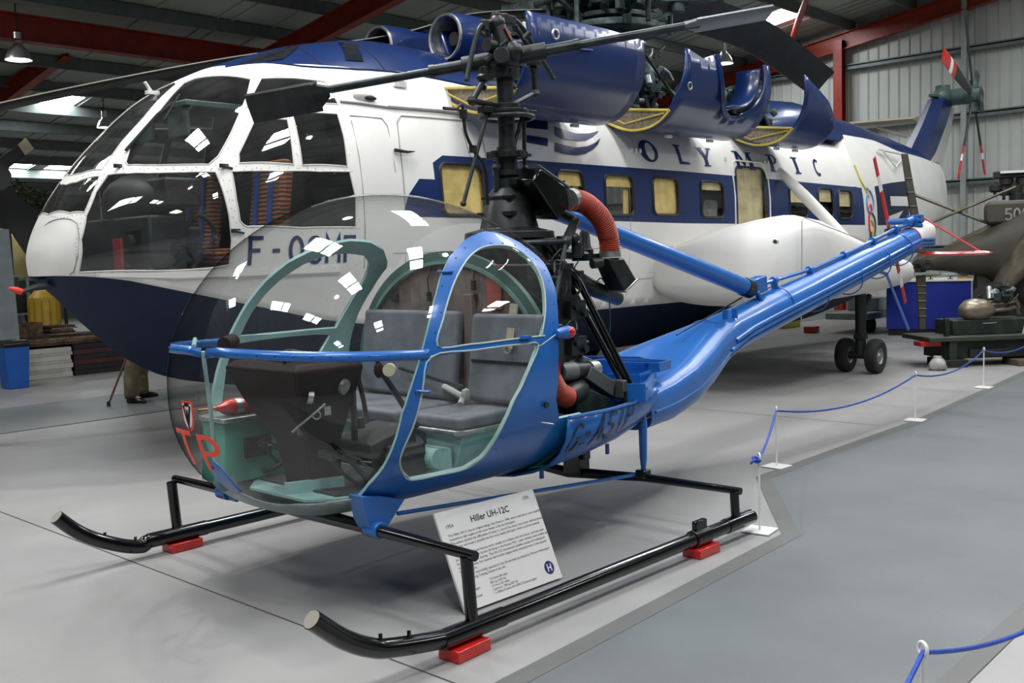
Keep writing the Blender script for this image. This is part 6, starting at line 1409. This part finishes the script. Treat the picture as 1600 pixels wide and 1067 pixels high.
for i in range(7):
    th_ = (.075, .055, .07, .05, .065, .05, .07)[i]; l = 'white slab %s of the pale stack beside the blue bin' % place[i].replace(' board', ', board') if 0 else '%s of the white stack beside the blue bin' % place[i]
    o = quad_box('display_board', WB[i % 2], X_a + .02 * (i % 3), X_b - .015 * ((i + 1) % 3), Yb, Yb + .6, zz + .002, zz + th_, l, 'board', 'white boards stacked by the bin', bevel=.003); zz += th_
zt_w = zz
X_c = pZ(176, 578, 0).x; zz = 0
MR = [paint('mat_black', (.012, .010, .012), .7), paint('mat_maroon', (.06, .012, .015), .7)]
for i in range(6):
    quad_box('folded_mat', MR[1 if i in (2, 4) else 0], X_b + .02, X_c + .25 - .02 * (i % 2), Yb, Yb + .65, zz + .002, zz + .075, '%s of the dark stack right of the white boards' % ['bottom mat', 'second mat from the bottom', 'third mat from the bottom', 'third mat from the top', 'second mat from the top', 'top mat'][i], 'mat', 'dark mats stacked under the helicopter nose', bevel=.004); zz += .077
RW = [paint('rusty_wood', (.14, .075, .04), .8, var=.3, scale=12), paint('old_wood', (.20, .14, .09), .8, var=.3, scale=10), paint('dark_wood', (.05, .03, .022), .8, var=.3, scale=12)]
rr = random.Random(5); zz = max(zt_w, .465) + .004
k = 0; names = ['lowest', 'lower middle', 'upper middle', 'highest']
for i in range(4):
    o = quad_box('wooden_plank', RW[(i + 2) % 3], X_a - .12 + .05 * i, X_c - .05 - .06 * i, Yb + .04 + .01 * i, Yb + .55, zz, zz + .035, '%s dark plank lying across the two stacks at the left' % names[i], 'plank', 'planks across the stacks', rz=.0, bevel=.003); zz += .037
t = thing('wooden_crate', 'small open brown wooden crate standing on the planks at the left', 'crate', (X_a + .1, Yb + .2, zz))
b = MB(); cx, cy = X_a + .12, Yb + .25
for a, c, d in ((-.2, 0, (.02, .3, .2)), (.2, 0, (.02, .3, .2))): b.box((cx + a, cy, zz + .1), d)
b.box((cx, cy - .15, zz + .1), (.42, .02, .2)); b.box((cx, cy + .15, zz + .1), (.42, .02, .2)); b.box((cx, cy, zz + .01), (.42, .3, .02)); b.build('crate_body', RW[0], t, smooth=0)
for i in range(5):
    quad_box('flat_timber', RW[(i + 1) % 3], X_a + .42 + .02 * (i % 2), X_b + .12 - .03 * (i % 3), Yb + .05, Yb + .4, zz + .028 * i + .001, zz + .028 * i + .024, '%s short timber in the small pile right of the brown crate' % ['bottom', 'second', 'middle', 'fourth', 'top'][i], 'timber', 'short timbers beside the crate')
t = thing('yellow_drum', 'yellow ribbed drum behind the planks, partly hidden by the helicopter nose', 'drum', (6.4, 15.9, 0))
c_ = pY(68, 470, 15.9); b = MB(); b.lathe([(0, 0), (.22, 0), (.23, .3), (.22, .31), (.23, .6), (.22, .62), (.22, c_.z + .05), (.12, c_.z + .16), (0, c_.z + .17)], (c_.x, 15.9, 0), (0, 0, 1), 24); b.build('drum_body', paint('drum_yellow', (.55, .36, .03), .45), t)
b = MB(); 
for k in range(12): b.cyl((c_.x + .228 * math.cos(k * PI / 6), 15.9 + .228 * math.sin(k * PI / 6), .05), (c_.x + .224 * math.cos(k * PI / 6), 15.9 + .224 * math.sin(k * PI / 6), c_.z), .010, 6)
b.build('drum_rib', paint('drum_yellow_dark', (.4, .25, .02), .5), t)
t = thing('metal_shelf', 'dark metal shelf frame behind the brown crate', 'shelf', (5.8, 16.1, 0)); b = MB()
q0, q1 = pY(14, 432, 16.4), pY(42, 432, 16.4)
for x in (q0.x, q1.x): b.box((x, 16.4, .75), (.04, .04, 1.5)); b.box((x, 16.8, .75), (.04, .04, 1.5))
for z in (.4, .9, q0.z): b.box(((q0.x + q1.x) / 2, 16.6, z), (q1.x - q0.x + .04, .44, .03))
b.build('frame', GP, t, smooth=0); b = MB(); b.box(((q0.x + q1.x) / 2, 16.6, 1.1), (.3, .3, .36)); b.build('stored_box', M_BLACK, t, bevel=.01)
# cream helicopter half hidden by the grey panel
CY = paint('cream_yellow', (.60, .50, .22), .45, var=.05); BLK = paint('matt_black', (.012, .012, .012), .55)
t = thing('cream_helicopter', 'cream and green helicopter body just showing at the far left edge behind the grey panel', 'helicopter', (4.8, 19, 0))
ca, cb = pY(-60, 385, 19), pY(46, 385, 19)
b = MB(); b.loft([[V(x, 19 + r * math.cos(a) * 1.1, 1.72 + r * .62 * math.sin(a)) for a in [2 * PI * i / 24 for i in range(24)]] for x, r in ((ca.x - 2, .6), (ca.x, .95), (cb.x - .6, 1.0), (cb.x - .1, .85), (cb.x + .15, .5))]); b.build('fuselage', CY, t)
b = MB(); b.loft([[V(x, 19 + r * math.cos(a) * 1.1, 1.22 + r * .42 * math.sin(a)) for a in [2 * PI * i / 24 for i in range(24)]] for x, r in ((ca.x - 2, .6), (ca.x, .93), (cb.x - .5, .95), (cb.x + .1, .6))]); b.build('lower_fuselage', paint('dark_green_paint', (.03, .07, .06), .5), t)
b = MB(); b.tube([V(ca.x, 18.3, .02), V(cb.x, 18.3, .02)], .04, 8); b.tube([V(ca.x + .3, 18.3, .04), V(ca.x + .3, 18.7, 1.1)], .03, 8); b.tube([V(cb.x - .3, 18.3, .04), V(cb.x - .3, 18.7, 1.1)], .03, 8); b.build('skid', BLK, t)
# wide black blade and cream-tipped blade of an aircraft standing left of the frame
t = thing('parked_rotor', 'black rotor blades reaching in from the left edge, one with a cream tip', 'rotor', (2.6, 8.6, 0))
b = MB(); q = [pY(-40, 250, 9.6), pY(4, 283, 9.6), pY(67, 340, 9.6), pY(43, 402, 9.6), pY(0, 338, 9.6), pY(-40, 300, 9.6)]; b.prism(q, (.02, .05, 0)); b.build('wide_blade', BLK, t, bevel=.01)
b = MB(); q = [pY(-30, 268, 9.5), pY(28, 226, 9.5), pY(39, 242, 9.5), pY(-30, 295, 9.5)]; b.prism(q, (.02, .04, 0)); o = b.build('narrow_blade', BLK, t, bevel=.006)
b = MB(); q = [pY(28, 226, 9.5), pY(40, 215, 9.5), pY(53, 232, 9.5), pY(39, 242, 9.5)]; b.prism(q, (.02, .042, 0)); lab(b.build('blade_tip', paint('cream_tip', (.55, .48, .33), .5), o), 'cream blade tip')
b = MB(); hb0 = pY(-25, 280, 9.55); b.cyl(hb0 - V(0, .3, 0), hb0 + V(0, .3, 0), .12, 14); b.cyl(V(hb0.x - .1, 9.7, 0), V(hb0.x, 9.7, hb0.z), .09, 12); b.build('rotor_post', BLK, t)
# camouflage net bundle
b = MB(); rr = random.Random(3)
for i in range(420):
    u = rr.random(); x, y = 18 + u * 66, 292 + u * 22 + rr.uniform(-7, 16); p = pY(x, y, 17.5) + V(0, rr.uniform(-.3, .3), 0); a = rr.uniform(0, 6.28); s_ = rr.uniform(.03, .07)
    b.add([p, p + V(math.cos(a) * s_, .02, math.sin(a) * s_), p + V(math.cos(a + 1.4) * s_, -.02, math.sin(a + 1.4) * s_)], [(0, 1, 2)])
net = b.build('camouflage_net', paint('net_olive', (.05, .065, .025), .8, var=.4, scale=20), None, smooth=0, fixn=False); tag(net, 'draped olive camouflage netting seen behind the rotor blades at the left', 'netting', kind='stuff')
b = MB(); na, nb_ = pY(10, 296, 17.5), pY(92, 326, 17.5); b.tube([na, nb_], .035, 8); b.tube([V(nb_.x, 17.5, 0), nb_], .03, 8); b.tube([V(na.x, 17.5, 0), na], .03, 8); tag(b.build('net_rail', BLK, None), 'black rail on posts carrying the camouflage netting at the left', 'rail')
# ------------------------------------------------------------------ right-hand background
NB = paint('display_blue', (.008, .022, .30), .55, var=.03); 
t = thing('display_plinth', 'large bright blue display plinth with white top at the far right', 'plinth', (17.7, 6.8, 0))
A0, B0 = pZ(1385, 524, 0), pZ(1517, 524, 0); dv = (B0 - A0).normalized(); bk = V(-dv.y, dv.x, 0); bk = bk if bk.x > 0 else -bk; hh = pX(1385, 441, A0.x).z
def pl(o0, o1, z0, z1, nm, mt):
    b = MB(); P_ = [A0 - dv * o1 + bk * -o1, B0 + dv * o1 + bk * -o1, B0 + dv * o1 + bk * (1.0 + o1), A0 - dv * o1 + bk * (1.0 + o1)]; b.prism([(p.x, p.y, z0) for p in P_], (0, 0, z1 - z0)); return b.build(nm, mt, t, smooth=0)
pl(0, -.03, 0, .11, 'plinth_base', M_BLACK); pl(0, 0, .11, hh, 'plinth_body', NB); pl(0, .03, hh, hh + .03, 'plinth_top', M_WHITE)
def model(px, py, col, l, s=1.0):
    c = A0 + dv * ((px - 1385) / 132 * (B0 - A0).length) + bk * .25; z = hh + .03; tt = thing('model_aircraft', l, 'model', (c.x, c.y, z), 'model aircraft on the blue plinth'); c = V(c.x, c.y, z + .12 * s)
    b = MB(); b.tube([c - dv * .22 * s, c - dv * .1 * s, c + dv * .12 * s, c + dv * .26 * s], [.02 * s, .05 * s, .05 * s, .012 * s], 10); b.build('fuselage', paint('model_paint', col, .5), tt)
    b = MB(); b.bar(c - bk * .22 * s, c + bk * .22 * s, .10 * s, .012); b.bar(c + dv * .24 * s, c + dv * .25 * s + V(0, 0, .09 * s), .05, .01); b.build('wing', paint('model_paint2', tuple(x * .8 for x in col), .5), tt)
    b = MB(); b.cyl((c.x, c.y, z), (c.x, c.y, c.z), .01, 6); b.box((c.x, c.y, z + .006), (.1, .06, .012)); b.build('model_stand', M_BLACK, tt)
model(1415, 430, (.18, .2, .2), 'small grey model aircraft at the left end of the blue plinth', .6); model(1455, 430, (.12, .15, .09), 'green model aircraft in the middle of the blue plinth', .65); model(1486, 432, (.25, .28, .3), 'pale model aircraft right of the green one on the blue plinth', .6)
# round dark drum with letters behind the olive helicopter
c = A0 + dv * (123 / 132 * (B0 - A0).length) + bk * .2; b = MB(); cz = hh + .20; b.cyl(V(c.x, c.y, cz), V(c.x, c.y, cz) + bk * .22, .13, 24); t = thing('round_fairing', 'round dark fairing lettered XT on the right end of the blue plinth', 'fairing', (c.x, c.y, hh + .03)); b.build('fairing_body', paint('slate_dark', (.02, .03, .035), .5), t)
v, f = word('XT', .12, .022, .8); b = MB(); b.add([V(c.x, c.y, cz) - bk * .004 + dv * (x - .08) + V(0, 0, y - .06) for x, y in v], f); b.build('lettering', M_WHITE, t, smooth=0, fixn=False)
b = MB(); b.box((c.x + bk.x * .1, c.y + bk.y * .1, (hh + .03 + cz - .13) / 2), (.18, .18, max(.02, cz - .13 - hh - .03))); lab(b.build('fairing_foot', paint('orange_foot', (.5, .22, .02), .5), t), 'orange foot')
# olive helicopter
OL = paint('olive_drab', (.036, .032, .019), .55, var=.15, scale=3); OLD = paint('olive_dark', (.014, .015, .011), .6, var=.2); OLM = paint('olive_metal', (.13, .115, .08), .4, .4, var=.2)
t = thing('olive_helicopter', 'olive drab military helicopter with tail boom pointing left, cut by the right edge', 'helicopter', along(1600, 560, 13.4)); t.location.z = 0
def K(px): return 15.7 - (px - 1430) / 170 * .5
def L_(px, py, dk=0): return along(px, py, K(px) + dk)
b = MB(); secs = []
for px, ty, by_ in ((1432, 408, 421), (1480, 386, 424), (1530, 365, 432), (1580, 338, 470), (1640, 300, 520), (1720, 290, 540)):
    w_ = .10 + (px - 1432) / 290 * .75; m = L_(px, (ty + by_) / 2); T_ = L_(px, ty); B2 = L_(px, by_); h = (T_.z - B2.z) / 2; dd = V(.7, .7, 0)
    secs.append([m + dd * math.copysign(abs(math.cos(a)) ** .7, math.cos(a)) * w_ + V(0, 0, math.copysign(abs(math.sin(a)) ** .7, math.sin(a)) * h) for a in [2 * PI * i / 20 for i in range(20)]])
b.loft(secs); b.build('tail_boom', OL, t)
b = MB(); b.loft([[L_(px, y, 0) + V(.0, 0, 0) for y in (y0, y1)] + [L_(px, y, .25) for y in (y1, y0)] for px, y0, y1 in ((1433, 410, 416), (1500, 372, 380), (1545, 350, 360), (1600, 322, 336))]); b.build('boom_cover', OLM, t, smooth=0)
b = MB(); b.loft([[L_(px, y0, -.1), L_(px, y1, -.1), L_(px, y1, .7), L_(px, y0, .7)] for px, y0, y1 in ((1537, 322, 345), (1546, 314, 352), (1600, 312, 350), (1680, 308, 350))]); b.build('engine_cowling', OL, t, bevel=.05)
p_ = L_(1570, 342, -.14); ex_ = (L_(1610, 340, -.14) - p_).normalized(); v, f = word('500', .17, .026, .66); b = MB(); b.add([p_ + ex_ * x + V(0, 0, y - .02) for x, y in v], f); b.build('fleet_number', paint('number_grey', (.25, .25, .22), .6), t, smooth=0, fixn=False)
b = MB()
for px, py, r in ((1556, 294, .10), (1572, 284, .10), (1588, 296, .12), (1600, 284, .12), (1570, 302, .07), (1590, 308, .12)): q_ = L_(px, py, .3); b.cyl(q_ - V(.0, 0, r * .5), q_ + V(0, 0, r * .5), r, 12); b.box(q_ + V(.1, 0, .02), (.2, .12, .05)); b.cyl(q_ + V(-.05, .0, -.1), q_ + V(-.03, 0, .1), .025, 8)
b.bar(L_(1552, 274, .3), L_(1640, 270, .3), .2, .10); b.bar(L_(1548, 295, .3), L_(1580, 292, .3), .1, .12); b.cyl(L_(1600, 330, .3), L_(1600, 280, .3), .10, 12); b.build('rotor_head', BLK, t, bevel=.02)
b = MB(); b.bar(L_(1562, 270, .25), L_(1640, 266, .25), .25, .035); b.build('head_cover', M_WHITE, t)
b = MB(); b.tube([L_(1587, 292, .1), L_(1450, 350, .1), L_(1436, 362, .1)], .022, 8); b.build('control_rod', OLM, t)
b = MB(); b.tube([L_(1425, 303, .2), L_(1560, 355, .1)], .024, 8); b.ball(L_(1425, 303, .2), .04, 8); b.build('tail_stay', OLM, t)
b = MB(); b.loft([[L_(1550, y, -.3) + V(.3 * math.cos(a), 0, 0) * 0 + V(0, 0, 0) for a, y in ((0, 1),)] * 0 or [L_(px, py, -.35) + Vector((.68 * math.cos(a), .7 * math.cos(a), math.sin(a) * 1.0)) * r for a in [2 * PI * i / 20 for i in range(20)]] for px, py, r in ((1553, 462, .16), (1575, 430, .24), (1605, 390, .34), (1640, 350, .42))]); b.build('jet_pipe', OLM, t)
b = MB(); b.cyl(L_(1556, 462, -.55), L_(1556, 462, -.2), .20, 24); b.build('pipe_mouth', BLK, t)
b = MB(); b.cyl(L_(1537, 462, -.5), L_(1537, 462, -.2), .15, 20); b.build('pipe_mouth', BLK, t)
b = MB(); b.loft([[L_(px, y0, -.1), L_(px, y1, -.1), L_(px, y1, .8), L_(px, y0, .8)] for px, y0, y1 in ((1520, 440, 470), (1530, 400, 500), (1600, 380, 545), (1700, 360, 550))]); b.build('lower_fuselage', OLD, t, bevel=.06)
tb0 = L_(1440, 414, -.1)
for a, c, nm in (((1409, 240), (1419, 240), 'u'), ((1437, 515), (1447, 515), 'd')):
    pa = L_(a[0], a[1], -.1); pc = L_(c[0], c[1], -.1); ra, rc = L_(1432, 395 if nm == 'u' else 430, -.1), L_(1447, 395 if nm == 'u' else 430, -.1)
    b = MB(); b.prism([pa, pc, rc, ra], (.03, .03, 0)); bl = b.build('tail_rotor_blade', OL, t, bevel=.008)
    b = MB()
    for i in range(5): q_ = .25 + .14 * i; b.bar(pa.lerp(ra, q_) - V(.01, .01, 0), pc.lerp(rc, q_) - V(.01, .01, 0), .012, .012)
    b.build('blade_tape', paint('pale_tape', (.22, .21, .15), .7), bl)
b = MB(); b.cyl(tb0 - V(.12, .12, 0), tb0 + V(.1, .1, 0), .09, 14); b.bar(tb0 + V(-.25, .2, .0), tb0, .06, .06); b.box(tb0 + V(-.05, 0, -.08), (.2, .1, .06)); b.ring(tb0 - V(.12, .12, 0), (1, 1, 0), .05, .012, 16, 6); b.build('tail_gearbox', OLD, t, bevel=.01)
b = MB(); b.ball(L_(1790, 420, .3), .95, 20, sc=(1.1, .9, .95)); b.build('cabin_canopy', glass('olive_canopy', (.7, .75, .72), 1.2), t)
b = MB(); b.tube([L_(1570, 545, .5), V(L_(1570, 545, .5).x, L_(1570, 545, .5).y, .02)], .05, 10); b.cyl(V(L_(1620, 545, .5).x - .1, L_(1620, 545, .5).y, .2), V(L_(1620, 545, .5).x + .1, L_(1620, 545, .5).y, .2), .2, 20); b.build('landing_wheel', BLK, t)
# engine on a trolley
t = thing('engine_trolley', 'dark green trolley carrying a bronze-coloured turbine engine, at the right edge', 'trolley', (12.9, 4.4, 0)); DG = paint('trolley_green', (.012, .02, .014), .6, var=.3)
def TR_(px, py, z=None): return pZ(px, py, 0) if z is None else None
g0, g1 = pZ(1492, 577, 0), pZ(1625, 572, 0); ux = (g1 - g0).normalized(); uy = V(-ux.y, ux.x, 0); uy = uy if uy.x > 0 else -uy; g0 += uy * .15; g1 += uy * .15
def tb(a0, a1, c0, c1, z0, z1, name, mat, bv=.01, par=None): 
    b = MB(); P_ = [g0 + ux * a0 + uy * c0, g0 + ux * a1 + uy * c0, g0 + ux * a1 + uy * c1, g0 + ux * a0 + uy * c1]; b.prism([(p.x, p.y, z0) for p in P_], (0, 0, z1 - z0)); return b.build(name, mat, par or t, bevel=bv)
tb(-.25, 1.35, 0, .8, .33, .39, 'trolley_top', paint('trolley_top_green', (.035, .042, .03), .6)); tb(0, 1.2, .1, .7, .10, .33, 'trolley_chassis', DG); tb(-.32, -.05, .1, .3, .27, .33, 'red_reflector', HR, .004)
tb(.02, .12, .02, .12, .0, .33, 'trolley_leg', DG); tb(1.1, 1.2, .02, .12, .0, .33, 'trolley_leg', DG); tb(-.05, .25, .0, .5, 0, .10, 'support_block', OLD, .01); tb(.85, 1.15, -.1, .3, .0, .08, 'support_block', paint('block_wood', (.10, .075, .05), .8)); tb(.3, .8, .05, .1, .12, .22, 'step_frame', OLD, .004); tb(.0, .06, .1, .16, .39, .62, 'cradle_post', DG); tb(.15, 1.2, .2, .7, .39, .58, 'engine_cradle', DG)
ec = g0 + ux * .52 + uy * .3 + V(0, 0, .70)
b = MB(); b.lathe([(0, -.24), (.07, -.22), (.13, -.15), (.15, -.05), (.14, .08), (.09, .18), (.06, .22), (0, .22)], ec, ux, 24); b.build('turbine_casing', paint('bronze_casing', (.28, .23, .17), .35, .6, var=.1), t)
b = MB()
for dz, rr_ in ((.06, .025), (-.02, .03), (.1, .018)): b.tube(spline([ec + ux * .1 + V(0, 0, dz), ec + ux * .35 + V(0, 0, dz + .02) - uy * .08, ec + ux * .5 + V(0, 0, dz + .03), ec + ux * .55 + V(0, 0, dz - .06)], 5), rr_, 8)
b.build('exhaust_stub', OLM, t); clutter(t, ec.x + .1, ec.x + .45, ec.y - .35, ec.y - .05, .78, .95, 26, 21, [HA, SGD, HG])
b = MB(); b.tube([ec + V(0, 0, -.14) - ux * .05, ec + V(0, 0, -.17) + ux * .02 - uy * .1, ec + V(0, 0, -.165) + ux * .2 - uy * .1], .008, 6); b.build('tow_handle', HA, t)
b = MB(); pb = pZ(1470, 578, 0) + V(-.03, .03, .0); 
for i in range(1): b.loft([[pb + V(.09 * r * math.cos(a) * (1 + .2 * math.sin(3 * a + z * 30)), .09 * r * math.sin(a) * (1 + .2 * math.cos(4 * a + z * 20)), z) for a in [2 * PI * k / 16 for k in range(16)]] for z, r in ((0.003, .9), (.04, 1.2), (.09, 1.15), (.13, .8), (.16, .5), (.175, .55))])
tag(b.build('plastic_bag', paint('milky_plastic', (.45, .45, .43), .35, var=.1), None, smooth=80), 'crumpled white plastic bag on the floor left of the engine trolley', 'bag')
cp = g0 + ux * 1.0 + V(0, 0, .393); b = MB(); b.prism([cp - uy * .0, cp + ux * .22, cp + ux * .22 + V(0, 0, .20), cp + V(0, 0, .22)], uy * .01); b.prism([cp, cp + uy * .1, cp + V(0, 0, .22)], ux * .01); tag(b.build('info_card', M_WHITE, None, smooth=0), 'small white card standing on the engine trolley at the right edge', 'card')
# low things on the floor beyond the wheels
c = pZ(1238, 512, 0); quad_box('tool_case', paint('case_yellow', (.45, .36, .02), .5), c.x - .3, c.x + .35, c.y, c.y + .3, 0.002, .24, 'yellow case on the floor far behind the blue tail boom', 'case', bevel=.01)
c = pZ(1276, 520, 0); quad_box('tool_box', HR, c.x - .12, c.x + .12, c.y, c.y + .2, 0.002, .12, 'small red box on the floor right of the yellow case', 'box', bevel=.01)
t = thing('parked_vehicle', 'pale low vehicle trailer under the far hull, right of the black wheels', 'trailer', pZ(1365, 518, 0)); c = pZ(1365, 518, 0)
b = MB(); b.box(c + V(.3, .3, .30), (1.6, .8, .12)); b.box(c + V(.5, .3, .48), (.6, .6, .25)); b.build('trailer_body', paint('pale_grey_paint', (.42, .44, .42), .5), t, bevel=.02)
for dx in (-.2, .8): b = MB(); b.cyl(c + V(dx, -.08, .13), c + V(dx, .02, .13), .13, 18); b.build('trailer_wheel', TY, t)
# ------------------------------------------------------------------ visitor with a walking stick behind the nose
def skin_body(name, joints, bones, mat, parent, sub=2):
    me = bpy.data.meshes.new(name); off = parent.location if parent else Vector((0, 0, 0)); keys = list(joints)
    me.from_pydata([Vector(joints[k][:3]) - off for k in keys], [(keys.index(a), keys.index(c)) for a, c in bones], [])
    o = bpy.data.objects.new(name, me); COL.objects.link(o); o.parent = parent; me.materials.append(mat)
    sk_ = o.modifiers.new('skin', 'SKIN'); sk_.use_smooth_shade = True
    for i, k in enumerate(keys):
        r = joints[k][3]; me.skin_vertices[0].data[i].radius = (r, r * (joints[k][4] if len(joints[k]) > 4 else 1))
    me.skin_vertices[0].data[0].use_root = True
    s_ = o.modifiers.new('sub', 'SUBSURF'); s_.levels = s_.render_levels = sub; return o
f1, f2 = pZ(207, 630, 0), pZ(222, 622, 0); px0, py0 = (f1.x + f2.x) / 2, (f1.y + f2.y) / 2
t = thing('person', 'visitor in khaki trousers and black shoes leaning on a walking stick, behind the navy nose', 'person', (px0, py0, 0))
SKN = paint('skin', (.42, .27, .20), .5); J = {}
fw = V(.35, -.94, 0); sd = V(.94, .35, 0)   # facing towards the viewer, sideways to the right
def jp(s, f, z): q = V(px0, py0, z) + sd * s + fw * f; return q.x, q.y, z
J['pelvis'] = (*jp(.0, 0, .93), .13, 1.0); J['waist'] = (*jp(0, .01, 1.08), .125); J['chest'] = (*jp(0, .03, 1.28), .15); J['neck'] = (*jp(0, .05, 1.44), .06); J['jaw'] = (*jp(0, .08, 1.52), .075); J['head'] = (*jp(0, .08, 1.62), .088); J['crown'] = (*jp(0, .07, 1.68), .06)
bones = [('pelvis', 'waist'), ('waist', 'chest'), ('chest', 'neck'), ('neck', 'jaw'), ('jaw', 'head'), ('head', 'crown')]
for s, n in ((-1, 'R'), (1, 'L')):
    J['sh' + n] = (*jp(.17 * s, .02, 1.39), .06); J['el' + n] = (*jp(.24 * s, -.02 + .06 * (s < 0), 1.12), .042); 
    hz = (*jp(-.27, .26, .88),) if s < 0 else (*jp(.25, .08, .88),)
    J['wr' + n] = (*hz, .028); bones += [('chest', 'sh' + n), ('sh' + n, 'el' + n), ('el' + n, 'wr' + n)]
    dn = V(-.0, 0, -1) if s > 0 else V(*(fw * .5)) + V(0, 0, -.6)
    h0 = Vector(hz) + dn.normalized() * .05; J['pa' + n] = (*h0, .030); bones.append(('wr' + n, 'pa' + n))
    for k in range(5):
        a = (k - 2) * .016; b0 = h0 + sd * a + dn.normalized() * (.03 if k < 4 else -.01); b1 = b0 + dn.normalized() * (.035 if k < 4 else .02) + fw * .01 + sd * (a * .2 if k < 4 else .03); b2 = b1 + dn.normalized() * .025 + fw * .015
        J['f%d%s' % (k, n)] = (*b1, .009); J['g%d%s' % (k, n)] = (*b2, .008); bones += [('pa' + n, 'f%d%s' % (k, n)), ('f%d%s' % (k, n), 'g%d%s' % (k, n))]
    fp = f1 if s < 0 else f2; hip = Vector(jp(.09 * s, 0, .90)); an = V(fp.x, fp.y, .09); kn_ = hip.lerp(an, .52) + fw * .05
    J['hip' + n] = (*hip, .07); J['kn' + n] = (*kn_, .034); J['an' + n] = (*an, .036); J['toe' + n] = (*(an + (fw if s < 0 else (fw * .4 + sd * .9)) * .13 - V(0, 0, .05)), .03)
    bones += [('pelvis', 'hip' + n), ('hip' + n, 'kn' + n), ('kn' + n, 'an' + n), ('an' + n, 'toe' + n)]
skin_body('body', J, bones, SKN, t)
TRS = paint('khaki_cloth', (.17, .145, .085), .85, var=.15, scale=9)
b = MB()
for n in 'RL':
    h_, k_, a_ = Vector(J['hip' + n][:3]), Vector(J['kn' + n][:3]), Vector(J['an' + n][:3]); b.tube([h_ + V(0, 0, .08), h_, k_ + V(0, 0, .15), k_, a_ + V(0, 0, .2), a_ + V(0, 0, .03), a_ - V(0, 0, .03)], [.11, .115, .10, .088, .082, .085, .08], 18, caps=False)
b.tube([Vector(jp(0, 0, .86)), Vector(jp(0, 0, 1.02))], [.17, .155], 20, sc=(1, 1)); b.build('trousers', TRS, t, smooth=80, solid=.004)
b = MB(); b.loft([[Vector(jp(w_ * math.cos(a), d_ * math.sin(a), z)) for a in [2 * PI * i / 20 for i in range(20)]] for z, w_, d_ in ((.92, .19, .15), (1.08, .175, .145), (1.28, .205, .165), (1.40, .19, .12), (1.45, .07, .07))]); 
for n in 'RL': b.tube([Vector(J['sh' + n][:3]), Vector(J['el' + n][:3]), Vector(J['wr' + n][:3])], [.075, .06, .042], 12)
b.build('jacket', paint('dark_jacket', (.03, .035, .045), .8), t, smooth=70)
b = MB(); b.ball(V(*J['head'][:3]) - fw * .02 + V(0, 0, .03), .103, 14, sc=(1, 1, .92)); b.build('hair', paint('grey_hair', (.2, .19, .18), .9), t)
b = MB(); hd = V(*J['head'][:3])
for s in (-1, 1): b.ball(hd + fw * .082 + sd * .03 * s, .011, 8)
b.build('eye', M_BLACK, t); b = MB(); b.tube([hd + fw * .085 + V(0, 0, -.0), hd + fw * .105 + V(0, 0, -.035), hd + fw * .09 + V(0, 0, -.045)], [.008, .014, .010], 8); b.build('nose', SKN, t); b = MB(); b.tube([hd + fw * .08 + sd * -.02 + V(0, 0, -.072), hd + fw * .088 + V(0, 0, -.075), hd + fw * .08 + sd * .02 + V(0, 0, -.072)], .005, 6); b.build('mouth', paint('lips', (.35, .15, .12), .5), t)
for n, dr in (('R', fw), ('L', fw * .4 + sd * .9)):
    a_ = Vector(J['an' + n][:3]); dr = dr.normalized(); lt = V(-dr.y, dr.x, 0)
    b = MB(); b.loft([[a_ + dr * d_ + lt * w_ * math.cos(q) + V(0, 0, -.088 + h_ * .5 + h_ * .5 * math.sin(q)) for q in [2 * PI * i / 14 for i in range(14)]] for d_, w_, h_ in ((-.07, .02, .05), (-.05, .038, .09), (.03, .042, .09), (.10, .046, .07), (.17, .036, .055), (.20, .012, .03))]); b.build('shoe', paint('black_shoe', (.01, .01, .01), .25), t)
c0 = pZ(170, 635, 0); hx = V(*J['paR'][:3]); cs = thing('walking_stick', 'brown walking stick with a dark rubber tip held by the visitor', 'walking stick', (c0.x, c0.y, 0))
b = MB(); b.tube([V(c0.x, c0.y, .03), hx + V(0, 0, -.02)], .012, 10); b.tube([hx + V(-.05, .0, .0), hx + V(.06, 0, .0)], .014, 8); b.build('shaft', paint('stick_wood', (.18, .08, .045), .5), cs); b = MB(); b.cyl((c0.x, c0.y, .003), (c0.x, c0.y, .06), .022, 12, r2=.016); b.build('rubber_tip', M_BLACK, cs)
